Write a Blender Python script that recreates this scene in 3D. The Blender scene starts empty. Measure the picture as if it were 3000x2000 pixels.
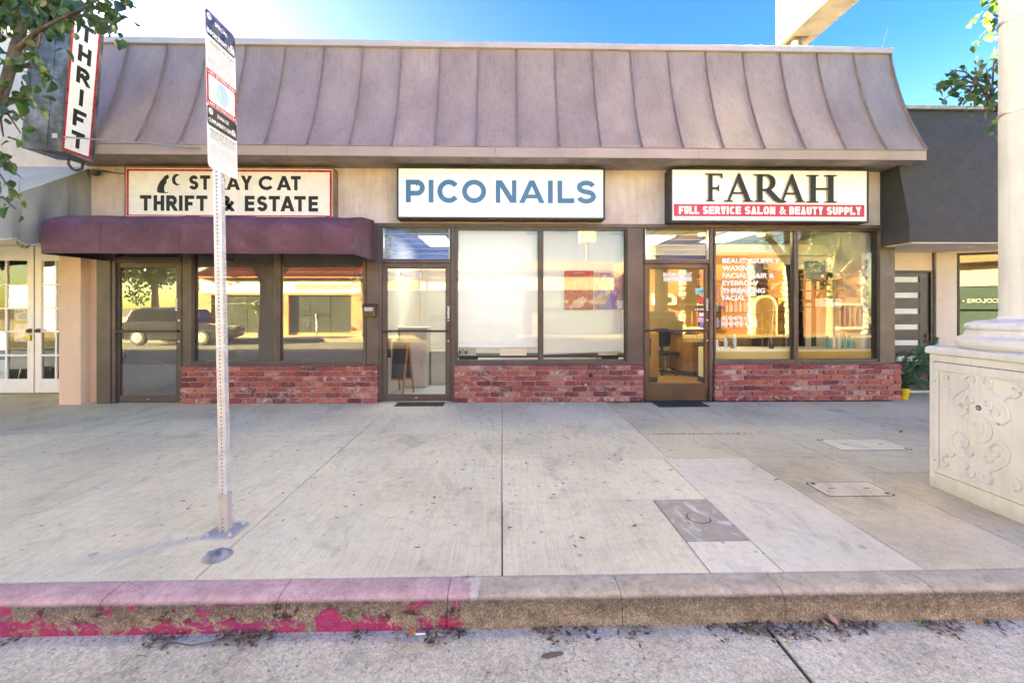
import bpy, bmesh, math, random
from mathutils import Vector, Matrix
random.seed(7)
S = bpy.context.scene
COL = S.collection
R = math.radians
PI = math.pi

# ---------------------------------------------------------------- camera
F = 1270.0                      # focal length in pixels of the 3000 px wide photograph
TH = R(1.3)                     # the camera looks a little to the right of the facade's normal
cam = bpy.data.cameras.new('camera')
cam_o = bpy.data.objects.new('camera', cam)
COL.objects.link(cam_o)
S.camera = cam_o
cam.sensor_width = 36
cam.lens = 36 * F / 3000
cam.shift_y = -100 / 3000
cam.clip_end = 3000
cam_o.location = (0, 0, 1.5)
cam_o.rotation_euler = (R(90), 0, -TH)

# ---------------------------------------------------------------- sky, sun, exposure
SUN_AZ, SUN_EL = -71, 12
w = bpy.data.worlds.new('World')
S.world = w
w.use_nodes = True
nt = w.node_tree
bg = nt.nodes['Background']
sky = nt.nodes.new('ShaderNodeTexSky')
sky.sky_type = 'NISHITA'
sky.sun_disc = False
sky.sun_elevation = R(SUN_EL)
sky.sun_rotation = R(SUN_AZ)
sky.altitude = 1500
sky.dust_density = 3.4
sky.ozone_density = 2.3
hs = nt.nodes.new('ShaderNodeHueSaturation')
hs.inputs['Saturation'].default_value = 1.43
hs.inputs['Hue'].default_value = .538
nt.links.new(sky.outputs[0], hs.inputs['Color'])
nt.links.new(hs.outputs[0], bg.inputs[0])
bg.inputs[1].default_value = 0.05
sl = bpy.data.lights.new('sun', 'SUN')
sl.energy = 5
sl.angle = R(0.5)
sl.color = (1, .95, .87)
so = bpy.data.objects.new('sun', sl)
COL.objects.link(so)
_d = Vector((math.sin(R(SUN_AZ)) * math.cos(R(SUN_EL)), math.cos(R(SUN_AZ)) * math.cos(R(SUN_EL)), math.sin(R(SUN_EL))))
so.rotation_euler = (-_d).to_track_quat('-Z', 'Y').to_euler()
so.location = (-30, 12, 20)
V = S.view_settings
V.view_transform = 'Standard'
V.look = 'None'
V.gamma = 1
V.use_curve_mapping = False
V.exposure = 5.26
V.use_white_balance = True
V.white_balance_temperature = 30000
V.white_balance_tint = -9
S.cycles.max_bounces = 10
S.cycles.transparent_max_bounces = 24
S.cycles.use_denoising = True

# ---------------------------------------------------------------- helpers
KS = 3000 / 2352
def P(px, py, Y):
    "point on the plane y = Y seen at a pixel of the 3000 px photograph -> (x, z)"
    a = (px - 1500) / F
    b = (900 - py) / F
    t = Y / (math.cos(TH) - a * math.sin(TH))
    return (t * (math.sin(TH) + a * math.cos(TH)), 1.5 + b * t)
def U(x, y, Y):
    return P(x * KS, y * KS, Y)
def UX(x, Y):
    return U(x, 700, Y)[0]
def UZ(y, Y):
    return 1.5 + (900 - y * KS) / F * Y
def RX(px, y):
    "x of a thing at real depth y that is mirrored in the glass at pixel px"
    return P(px, 900, 2 * 6.97 - y)[0]
def RZ(py, y):
    return 1.5 + (900 - py) / F * (2 * 6.97 - y)

def tag(o, label=None, cat=None, group=None, kind=None):
    if label: o['label'] = label
    if cat: o['category'] = cat
    if group: o['group'] = group
    if kind: o['kind'] = kind
    return o
def empty(name, loc=(0, 0, 0), rz=0, label=None, cat=None, group=None, kind=None):
    o = bpy.data.objects.new(name, None)
    o.empty_display_size = .1
    COL.objects.link(o)
    o.location = loc
    o.rotation_euler = (0, 0, rz)
    return tag(o, label, cat, group, kind)
def link(name, me, parent=None, loc=None):
    o = bpy.data.objects.new(name, me)
    COL.objects.link(o)
    if parent is not None:
        o.parent = parent
    if loc is not None:
        o.location = loc
    return o
def copy_tree(o, parent=None):
    c = o.copy()
    COL.objects.link(c)
    c.parent = parent
    for ch in list(o.children):
        copy_tree(ch, c)
    return c

class MB:
    "collects faces; build() links them as one mesh object"
    def __init__(s):
        s.v = []; s.f = []
    def add(s, vs, fs):
        n = len(s.v)
        s.v += [tuple(p) for p in vs]
        s.f += [tuple(i + n for i in f) for f in fs]
        return s
    def box(s, x0, x1, y0, y1, z0, z1, M=None):
        if x0 > x1: x0, x1 = x1, x0
        if y0 > y1: y0, y1 = y1, y0
        if z0 > z1: z0, z1 = z1, z0
        v = [Vector((x, y, z)) for x in (x0, x1) for y in (y0, y1) for z in (z0, z1)]
        if M is not None: v = [M @ p for p in v]
        return s.add(v, [(0, 1, 3, 2), (4, 6, 7, 5), (0, 4, 5, 1), (2, 3, 7, 6), (0, 2, 6, 4), (1, 5, 7, 3)])
    def prism(s, poly, ax, a, b, M=None):
        "2D polygon extruded along axis ax from a to b"
        def pt(p, t):
            if ax == 'x': q = Vector((t, p[0], p[1]))
            elif ax == 'y': q = Vector((p[0], t, p[1]))
            else: q = Vector((p[0], p[1], t))
            return M @ q if M is not None else q
        n = len(poly)
        vs = [pt(p, a) for p in poly] + [pt(p, b) for p in poly]
        fs = [tuple(range(n)), tuple(range(2 * n - 1, n - 1, -1))] + [(i, i + n, (i + 1) % n + n, (i + 1) % n) for i in range(n)]
        return s.add(vs, fs)
    def tube(s, path, r, n=8, caps=True):
        path = [Vector(p) for p in path]
        rs = r if isinstance(r, (list, tuple)) else [r] * len(path)
        vs = []; up = None
        for i, p in enumerate(path):
            d = (path[min(i + 1, len(path) - 1)] - path[max(i - 1, 0)]).normalized()
            if up is None or abs(d.dot(up)) > .99:
                up = Vector((0, 0, 1)) if abs(d.z) < .9 else Vector((1, 0, 0))
            a = d.cross(up).normalized(); b = d.cross(a).normalized(); up = -b if False else up
            for k in range(n):
                t = 2 * PI * k / n
                vs.append(p + (a * math.cos(t) + b * math.sin(t)) * rs[i])
        fs = [(i * n + k, i * n + (k + 1) % n, (i + 1) * n + (k + 1) % n, (i + 1) * n + k) for i in range(len(path) - 1) for k in range(n)]
        if caps:
            fs += [tuple(range(n - 1, -1, -1)), tuple((len(path) - 1) * n + k for k in range(n))]
        return s.add(vs, fs)
    def lathe(s, prof, n=24, c=(0, 0, 0), ax='z', caps=True):
        vs = []
        for r, h in prof:
            for k in range(n):
                t = 2 * PI * k / n
                x, y = r * math.cos(t), r * math.sin(t)
                q = (x, y, h) if ax == 'z' else ((x, h, y) if ax == 'y' else (h, x, y))
                vs.append((c[0] + q[0], c[1] + q[1], c[2] + q[2]))
        m = len(prof)
        fs = [(i * n + k, i * n + (k + 1) % n, (i + 1) * n + (k + 1) % n, (i + 1) * n + k) for i in range(m - 1) for k in range(n)]
        if caps:
            fs += [tuple(range(n - 1, -1, -1)), tuple((m - 1) * n + k for k in range(n))]
        return s.add(vs, fs)
    def mesh(s, mat=None, bevel=0, smooth=False, seg=2):
        me = bpy.data.meshes.new('mesh')
        me.from_pydata([tuple(p) for p in s.v], [], s.f)
        bm = bmesh.new(); bm.from_mesh(me)
        bmesh.ops.recalc_face_normals(bm, faces=bm.faces)
        if bevel:
            es = [e for e in bm.edges if len(e.link_faces) == 2 and e.calc_face_angle(0) > .5]
            bmesh.ops.bevel(bm, geom=es, offset=bevel, segments=seg, affect='EDGES', profile=.5, clamp_overlap=True)
        bm.to_mesh(me); bm.free()
        if smooth:
            for p in me.polygons: p.use_smooth = True
            try: me.set_sharp_from_angle(angle=R(40))
            except Exception: pass
        if mat is not None: me.materials.append(mat)
        return me
    def build(s, name, mat, parent=None, bevel=0, smooth=False, seg=2):
        me = s.mesh(mat, bevel, smooth, seg)
        me.name = name
        return link(name, me, parent)

def box(name, x0, x1, y0, y1, z0, z1, mat, parent=None, bevel=0.003):
    return MB().box(x0, x1, y0, y1, z0, z1).build(name, mat, parent, bevel)

# ---------------------------------------------------------------- materials
def srgb(h):
    c = [int(h[i:i + 2], 16) / 255 for i in (0, 2, 4)]
    return tuple(x / 12.92 if x <= .04045 else ((x + .055) / 1.055) ** 2.4 for x in c)
class NT:
    def __init__(s, m):
        s.t = m.node_tree; s.n = s.t.nodes; s.l = s.t.links
        s.p = s.n['Principled BSDF']
    def new(s, t, **kw):
        n = s.n.new(t)
        for k, v in kw.items():
            if hasattr(n, k): setattr(n, k, v)
            else: n.inputs[k].default_value = v
        return n
    def lk(s, a, b): s.l.new(a, b)
    def pos(s, stretch=(1, 1, 1), rand=False):
        g = s.new('ShaderNodeNewGeometry')
        m = s.new('ShaderNodeMapping'); m.inputs['Scale'].default_value = stretch
        s.lk(g.outputs['Position'], m.inputs['Vector'])
        if rand:
            oi = s.new('ShaderNodeObjectInfo')
            mu = s.new('ShaderNodeMath', operation='MULTIPLY'); mu.inputs[1].default_value = 37.0
            s.lk(oi.outputs['Random'], mu.inputs[0]); s.lk(mu.outputs[0], m.inputs['Location'])
        return m.outputs[0]
    def noise(s, vec, scale, detail=6, rough=.6, dist=0):
        n = s.new('ShaderNodeTexNoise')
        n.inputs['Scale'].default_value = scale; n.inputs['Detail'].default_value = detail
        n.inputs['Roughness'].default_value = rough; n.inputs['Distortion'].default_value = dist
        s.lk(vec, n.inputs['Vector'])
        return n.outputs['Fac']
    def ramp(s, fac, stops, interp='LINEAR'):
        r = s.new('ShaderNodeValToRGB'); e = r.color_ramp.elements; r.color_ramp.interpolation = interp
        while len(e) < len(stops): e.new(.5)
        for i, (p, c) in enumerate(stops):
            e[i].position = p
            e[i].color = (c, c, c, 1) if isinstance(c, (int, float)) else (*c[:3], 1)
        s.lk(fac, r.inputs[0])
        return r.outputs[0]
    def mix(s, fac, a, b, mode='MIX'):
        m = s.new('ShaderNodeMix', data_type='RGBA', blend_type=mode)
        for sock, val in ((m.inputs[0], fac), (m.inputs[6], a), (m.inputs[7], b)):
            if hasattr(val, 'links') or hasattr(val, 'is_output'): s.lk(val, sock)
            elif isinstance(val, (int, float)): sock.default_value = val
            else: sock.default_value = (*val[:3], 1)
        return m.outputs[2]
    def math(s, op, a, b=None):
        m = s.new('ShaderNodeMath', operation=op)
        for i, val in enumerate((a, b)):
            if val is None: continue
            if isinstance(val, (int, float)): m.inputs[i].default_value = val
            else: s.lk(val, m.inputs[i])
        return m.outputs[0]
    def bump(s, h, strength=.3, dist=.01, prev=None):
        b = s.new('ShaderNodeBump'); b.inputs['Strength'].default_value = strength; b.inputs['Distance'].default_value = dist
        s.lk(h, b.inputs['Height'])
        if prev is not None: s.lk(prev, b.inputs['Normal'])
        s.lk(b.outputs[0], s.p.inputs['Normal'])
        return b.outputs[0]
def newmat(name):
    m = bpy.data.materials.new(name); m.use_nodes = True
    return m, NT(m)
MATS = {}
def mat(name, c1, c2=None, rough=.6, metal=0, scale=4, detail=6, lo=.35, hi=.65, bump=0, bscale=40, bdist=.004, stretch=(1, 1, 1), spec=.5, rand=0, emit=0, coat=0):
    "colour with soft variation, fine speckle and relief, all procedural"
    if name in MATS: return MATS[name]
    m, n = newmat(name)
    if c2 is None: c2 = tuple(x * .82 for x in c1)
    v = n.pos(stretch, rand > 0)
    col = n.ramp(n.noise(v, scale, detail), [(lo, c2), (hi, c1)])
    if rand:
        oi = n.new('ShaderNodeObjectInfo')
        col = n.mix(1.0, col, n.ramp(oi.outputs['Random'], [(0, 1 - rand), (1, 1 + rand * .3)]), 'MULTIPLY')
    n.lk(col, n.p.inputs['Base Color'])
    n.lk(n.ramp(n.noise(v, scale * 3, 4), [(.3, max(rough - .1, .02)), (.7, min(rough + .12, 1))]), n.p.inputs['Roughness'])
    n.p.inputs['Metallic'].default_value = metal
    n.p.inputs['Specular IOR Level'].default_value = spec
    if coat: n.p.inputs['Coat Weight'].default_value = coat
    if emit:
        n.p.inputs['Emission Color'].default_value = (*c1, 1); n.p.inputs['Emission Strength'].default_value = emit
    if bump: n.bump(n.noise(v, bscale, 5), bump, bdist)
    MATS[name] = m
    return m
def glass(name, refl=.12, tint=(.92, .95, .94), wob=.0012, dust=0):
    m, n = newmat(name)
    t = n.new('ShaderNodeBsdfTransparent'); t.inputs[0].default_value = (*tint, 1)
    g = n.new('ShaderNodeBsdfGlossy'); g.inputs['Roughness'].default_value = 0.0
    g.inputs['Color'].default_value = (1, 1, 1, 1)
    fr = n.new('ShaderNodeFresnel'); fr.inputs[0].default_value = 1.5
    fac = n.math('ADD', n.math('MULTIPLY', fr.outputs[0], 1.0), refl)
    b = n.new('ShaderNodeBump'); b.inputs['Strength'].default_value = wob; b.inputs['Distance'].default_value = .02
    n.lk(n.noise(n.pos((1, 1, .6)), 2.2, 2), b.inputs['Height']); n.lk(b.outputs[0], g.inputs['Normal'])
    mx = n.new('ShaderNodeMixShader')
    n.lk(fac, mx.inputs[0]); n.lk(t.outputs[0], mx.inputs[1]); n.lk(g.outputs[0], mx.inputs[2])
    out = [x for x in n.n if x.type == 'OUTPUT_MATERIAL'][0]
    res = mx.outputs[0]
    if dust:
        df = n.new('ShaderNodeBsdfDiffuse'); df.inputs[0].default_value = (.62, .60, .58, 1)
        m2 = n.new('ShaderNodeMixShader'); n.lk(n.ramp(n.noise(n.pos((1, 1, .5)), 2.5, 6, .65), [(.3, dust * .6), (.7, dust * 1.3)]), m2.inputs[0])
        n.lk(res, m2.inputs[1]); n.lk(df.outputs[0], m2.inputs[2]); res = m2.outputs[0]
    n.lk(res, out.inputs[0])
    n.n.remove(n.p)
    MATS[name] = m
    return m
def emat(name, c, strength):
    if name in MATS: return MATS[name]
    m, n = newmat(name)
    n.p.inputs['Base Color'].default_value = (*c, 1)
    n.p.inputs['Emission Color'].default_value = (*c, 1); n.p.inputs['Emission Strength'].default_value = strength
    MATS[name] = m
    return m

# ---------------------------------------------------------------- lettering
def text_mesh(body, mat, height=1.0, bold=0, width=None, align='LEFT', depth=.0, spacing=1.0):
    "flat letters in the XZ plane facing -y, lower left (or centre) at the origin"
    c = bpy.data.curves.new('t', 'FONT'); c.body = body; c.resolution_u = 3; c.space_character = spacing
    o = bpy.data.objects.new('t', c); COL.objects.link(o)
    dg = bpy.context.evaluated_depsgraph_get()
    me = bpy.data.meshes.new_from_object(o.evaluated_get(dg))
    bpy.data.objects.remove(o)
    vs = [(v.co.x, v.co.y) for v in me.vertices]; fs = [tuple(p.vertices) for p in me.polygons]
    bpy.data.meshes.remove(me); bpy.data.curves.remove(c)
    if not vs: vs = [(0, 0)]
    x0 = min(p[0] for p in vs); x1 = max(p[0] for p in vs)
    k = height / .7
    kx = k if width is None else width / max(x1 - x0, 1e-6)
    ox = x0 if align == 'LEFT' else ((x0 + x1) / 2 if align == 'CENTER' else x1)
    mb = MB()
    offs = [(0, 0)]
    if bold:
        offs += [(bold, 0), (-bold, 0), (0, bold * .6), (0, -bold * .6), (bold * .7, bold * .5), (-bold * .7, -bold * .5), (bold * .7, -bold * .5), (-bold * .7, bold * .5)]
    for i, (dx, dz) in enumerate(offs):
        mb.add([((p[0] - ox) * kx + dx, -i * 6e-5, p[1] * k + dz) for p in vs], fs)
    if depth:
        pass
    me = bpy.data.meshes.new('lettering'); me.from_pydata(mb.v, [], mb.f)
    # face towards -y
    for p in me.polygons[:1]:
        if p.normal.y > 0: me.flip_normals()
    me.materials.append(mat)
    return me
def text(name, body, mat, parent, x, y, z, height, **kw):
    o = link(name, text_mesh(body, mat, height, **kw), parent, (x, y, z))
    return o
def arc(cx, cy, rx, ry, a0, a1, n=14, e=1.0):
    pts = []
    for i in range(n + 1):
        t = R(a0 + (a1 - a0) * i / n); c, s = math.cos(t), math.sin(t)
        pts.append((cx + rx * math.copysign(abs(c) ** e, c), cy + ry * math.copysign(abs(s) ** e, s)))
    return pts
def glyph(ch, e=1.0):
    "centre lines in the unit square"
    bowl = lambda y0, y1, x: [(0, y1), (x, y1)] + arc(x, (y0 + y1) / 2, 1 - x, (y1 - y0) / 2, 90, -90, 10, e) + [(0, y0)]
    G = {
        'I': [[(0, 0), (0, 1)]], 'L': [[(0, 1), (0, 0)], [(0, 0), (1, 0)]], 'T': [[(0, 1), (1, 1)], [(.5, 1), (.5, 0)]],
        'H': [[(0, 0), (0, 1)], [(1, 0), (1, 1)], [(0, .52), (1, .52)]], 'F': [[(0, 0), (0, 1)], [(0, 1), (1, 1)], [(0, .46), (.72, .46)]],
        'E': [[(0, 0), (0, 1)], [(0, 1), (1, 1)], [(0, .52), (.92, .52)], [(0, 0), (1, 0)]],
        'P': [[(0, 0), (0, 1)], bowl(.38, 1, .6)], 'R': [[(0, 0), (0, 1)], bowl(.45, 1, .6), [(.5, .45), (1, 0)]],
        'B': [[(0, 0), (0, 1)], bowl(.52, 1, .6), bowl(0, .52, .6)],
        'U': [[(0, 1), (0, .3)] + arc(.5, .3, .5, .3, 180, 360, 12, e) + [(1, 1)]],
        'C': [arc(.5, .5, .5, .5, 38, 322, 26, e)], 'O': [arc(.5, .5, .5, .5, 0, 360, 32, e)],
        'S': [arc(.5, .76, .48, .24, 15, 262, 14, e)[:-1] + arc(.5, .25, .5, .25, 82, -168, 14, e)],
        'N': [[(0, 0), (0, 1)], [(1, 0), (1, 1)], [(0, 1), (1, 0)]], 'A': [[(0, 0), (.5, 1)], [(.5, 1), (1, 0)], [(.16, .28), (.84, .28)]],
        'V': [[(0, 1), (.5, 0)], [(.5, 0), (1, 1)]], 'Y': [[(0, 1), (.5, .42)], [(1, 1), (.5, .42)], [(.5, .5), (.5, 0)]],
        '&': [[(1, 0), (.22, .72)] + arc(.42, .8, .22, .2, 190, -40, 10) + [(.12, .38)] + arc(.35, .22, .33, .22, 150, 300, 8) + [(.95, .48)]],
    }
    return G[ch]
def clip_poly(poly, z0, z1):
    for s, lim in ((1, z0), (-1, z1)):
        out = []
        for i, p in enumerate(poly):
            q = poly[(i + 1) % len(poly)]
            dp, dq = s * (p[1] - lim), s * (q[1] - lim)
            if dp >= 0: out.append(p)
            if dp * dq < 0:
                t = dp / (dp - dq); out.append((p[0] + (q[0] - p[0]) * t, p[1] + (q[1] - p[1]) * t))
        poly = out
        if len(poly) < 3: return []
    return poly
def stroke_letter(ch, x, z, W, H, t, y, mb, e=1.0, depth=.0):
    "one letter as thick strokes in the plane y, box W x H, stroke t"
    k = 0
    wid = t if ch == 'I' else W
    if ch in 'ANVY':
        w_ = t * (1.12 if ch != 'N' else 1.25); c = x + W / 2; hw = w_ / 2
        if ch == 'A':
            q = [[(x, z), (x + w_, z), (c + hw * .9, z + H), (c - hw * .9, z + H)], [(x + W - w_, z), (x + W, z), (c + hw * .9, z + H), (c - hw * .9, z + H)], [(x + W * .22, z + H * .20), (x + W * .78, z + H * .20), (x + W * .70, z + H * .20 + t * .82), (x + W * .30, z + H * .20 + t * .82)]]
        elif ch == 'V':
            q = [[(x, z + H), (x + w_, z + H), (c + hw, z), (c - hw, z)], [(x + W - w_, z + H), (x + W, z + H), (c + hw, z), (c - hw, z)]]
        elif ch == 'N':
            q = [[(x, z), (x + t * .92, z), (x + t * .92, z + H), (x, z + H)], [(x + W - t * .92, z), (x + W, z), (x + W, z + H), (x + W - t * .92, z + H)], [(x, z + H), (x + w_, z + H), (x + W, z), (x + W - w_, z)]]
        else:
            q = [[(x, z + H), (x + w_, z + H), (c + t / 2, z + H * .42), (c - t / 2, z + H * .42)], [(x + W - w_, z + H), (x + W, z + H), (c + t / 2, z + H * .42), (c - t / 2, z + H * .42)], [(c - t / 2, z), (c + t / 2, z), (c + t / 2, z + H * .46), (c - t / 2, z + H * .46)]]
        for i, p_ in enumerate(q): mb.add([(a, y - i * 1e-4, b) for a, b in p_], [(0, 1, 2, 3)])
        return W
    for st in glyph(ch, e):
        pts = [(x + t / 2 + px * (wid - t), z + t / 2 + pz * (H - t)) for px, pz in st]
        closed = abs(pts[0][0] - pts[-1][0]) + abs(pts[0][1] - pts[-1][1]) < 1e-6
        curved = len(pts) > 8
        if not closed and not (curved and ch in 'CS'):
            for a, b in ((0, 1), (-1, -2)):
                dx, dz = pts[a][0] - pts[b][0], pts[a][1] - pts[b][1]; L = math.hypot(dx, dz) or 1
                ex = t / 2 * (1.6 if abs(dx) > 1e-4 and abs(dz) > 1e-4 else 1)
                pts[a] = (pts[a][0] + dx / L * ex, pts[a][1] + dz / L * ex)
        n = len(pts); nr = []
        for i in range(n):
            if closed: a, b = pts[(i - 1) % (n - 1)], pts[(i + 1) % (n - 1)] if i < n - 1 else pts[1]
            else: a, b = pts[max(i - 1, 0)], pts[min(i + 1, n - 1)]
            dx, dz = b[0] - a[0], b[1] - a[1]; L = math.hypot(dx, dz) or 1
            m = 1.0
            if 0 < i < n - 1:
                d1 = (pts[i][0] - pts[i - 1][0], pts[i][1] - pts[i - 1][1]); l1 = math.hypot(*d1) or 1
                m = 1 / max(.5, abs((d1[0] * dx + d1[1] * dz) / (l1 * L)))
            nr.append((-dz / L * t / 2 * m, dx / L * t / 2 * m))
        for i in range(n - 1):
            q = [(pts[i][0] + nr[i][0], pts[i][1] + nr[i][1]), (pts[i + 1][0] + nr[i + 1][0], pts[i + 1][1] + nr[i + 1][1]),
                 (pts[i + 1][0] - nr[i + 1][0], pts[i + 1][1] - nr[i + 1][1]), (pts[i][0] - nr[i][0], pts[i][1] - nr[i][1])]
            q = clip_poly(q, z - .004 * H, z + 1.004 * H)
            if len(q) >= 3:
                mb.add([(p[0], y - k * 1e-4, p[1]) for p in q], [tuple(range(len(q)))])
        k += 1
    return wid
def flat(name, mb, m, parent):
    "flat lettering mesh, faces turned to -y"
    me = bpy.data.meshes.new(name); me.from_pydata(mb.v, [], mb.f)
    bm = bmesh.new(); bm.from_mesh(me)
    for f in bm.faces:
        f.normal_update()
        if f.normal.y > 0: f.normal_flip()
    bm.to_mesh(me); bm.free()
    me.materials.append(m)
    return link(name, me, parent)

# ================================================================ materials of the ground
def concrete(name, base, streak=0.0, speck=.5, gum=True, dirt=.75, rough=.85, bump=.35):
    m, n = newmat(name)
    v = n.pos()
    oi = n.new('ShaderNodeObjectInfo')
    big = n.noise(v, .9, 8, .62)
    col = n.ramp(big, [(.3, tuple(x * dirt for x in base)), (.5, tuple(x * .94 for x in base)), (.72, tuple(min(x * 1.06, .8) for x in base))])
    col = n.mix(1.0, col, n.ramp(oi.outputs['Random'], [(0, .93), (1, 1.05)]), 'MULTIPLY')
    fine = n.noise(v, 85, 4, .75)
    col = n.mix(speck, col, n.ramp(fine, [(.3, .55), (.5, 1.0), (.72, 1.18)]), 'MULTIPLY')
    mid = n.noise(v, 14, 6, .7)
    col = n.mix(.6, col, n.ramp(mid, [(.32, .74), (.52, 1.0)]), 'MULTIPLY')
    stain = n.ramp(n.noise(n.pos((1, .55, 1)), 3.4, 7, .66, .8), [(.30, .62), (.45, 1.0)])
    col = n.mix(.65, col, stain, 'MULTIPLY')
    h = fine
    if streak:
        vs = n.pos((70, 1.3, 1))
        sn = n.noise(vs, 1.6, 5, .7)
        col = n.mix(streak, col, n.ramp(sn, [(.36, .72), (.5, 1), (.68, 1.1)]), 'MULTIPLY')
        h = n.math('ADD', n.math('MULTIPLY', sn, 1.4), fine)
    if gum:
        vo = n.new('ShaderNodeTexVoronoi'); vo.inputs['Scale'].default_value = 3.7; vo.inputs['Randomness'].default_value = 1
        n.lk(n.pos((1, 1, .1)), vo.inputs['Vector'])
        wob = n.math('ADD', vo.outputs['Distance'], n.math('MULTIPLY', n.noise(v, 30, 3), .05))
        sep = n.new('ShaderNodeSeparateColor'); n.lk(vo.outputs['Color'], sep.inputs[0])
        sel = n.math('GREATER_THAN', sep.outputs[0], .30)
        spot = n.math('MULTIPLY', n.ramp(wob, [(.095, 1), (.13, 0)]), n.math('MULTIPLY', sel, n.ramp(sep.outputs[1], [(0, .12), (1, .75)])))
        col = n.mix(spot, col, tuple(x * .42 for x in base))
    n.lk(col, n.p.inputs['Base Color'])
    n.p.inputs['Roughness'].default_value = rough
    n.p.inputs['Specular IOR Level'].default_value = .25
    n.bump(h, bump, .004)
    MATS[name] = m
    return m
concrete('concrete_new', (.79, .665, .44), streak=.55, speck=.40)
concrete('concrete_old', (.63, .52, .335), streak=0, speck=.6, dirt=.68)
concrete('concrete_strip', (.75, .65, .465), streak=.4, speck=.25)
concrete('concrete_cover', (.60, .50, .35), streak=0, speck=.4, gum=False)

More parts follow.
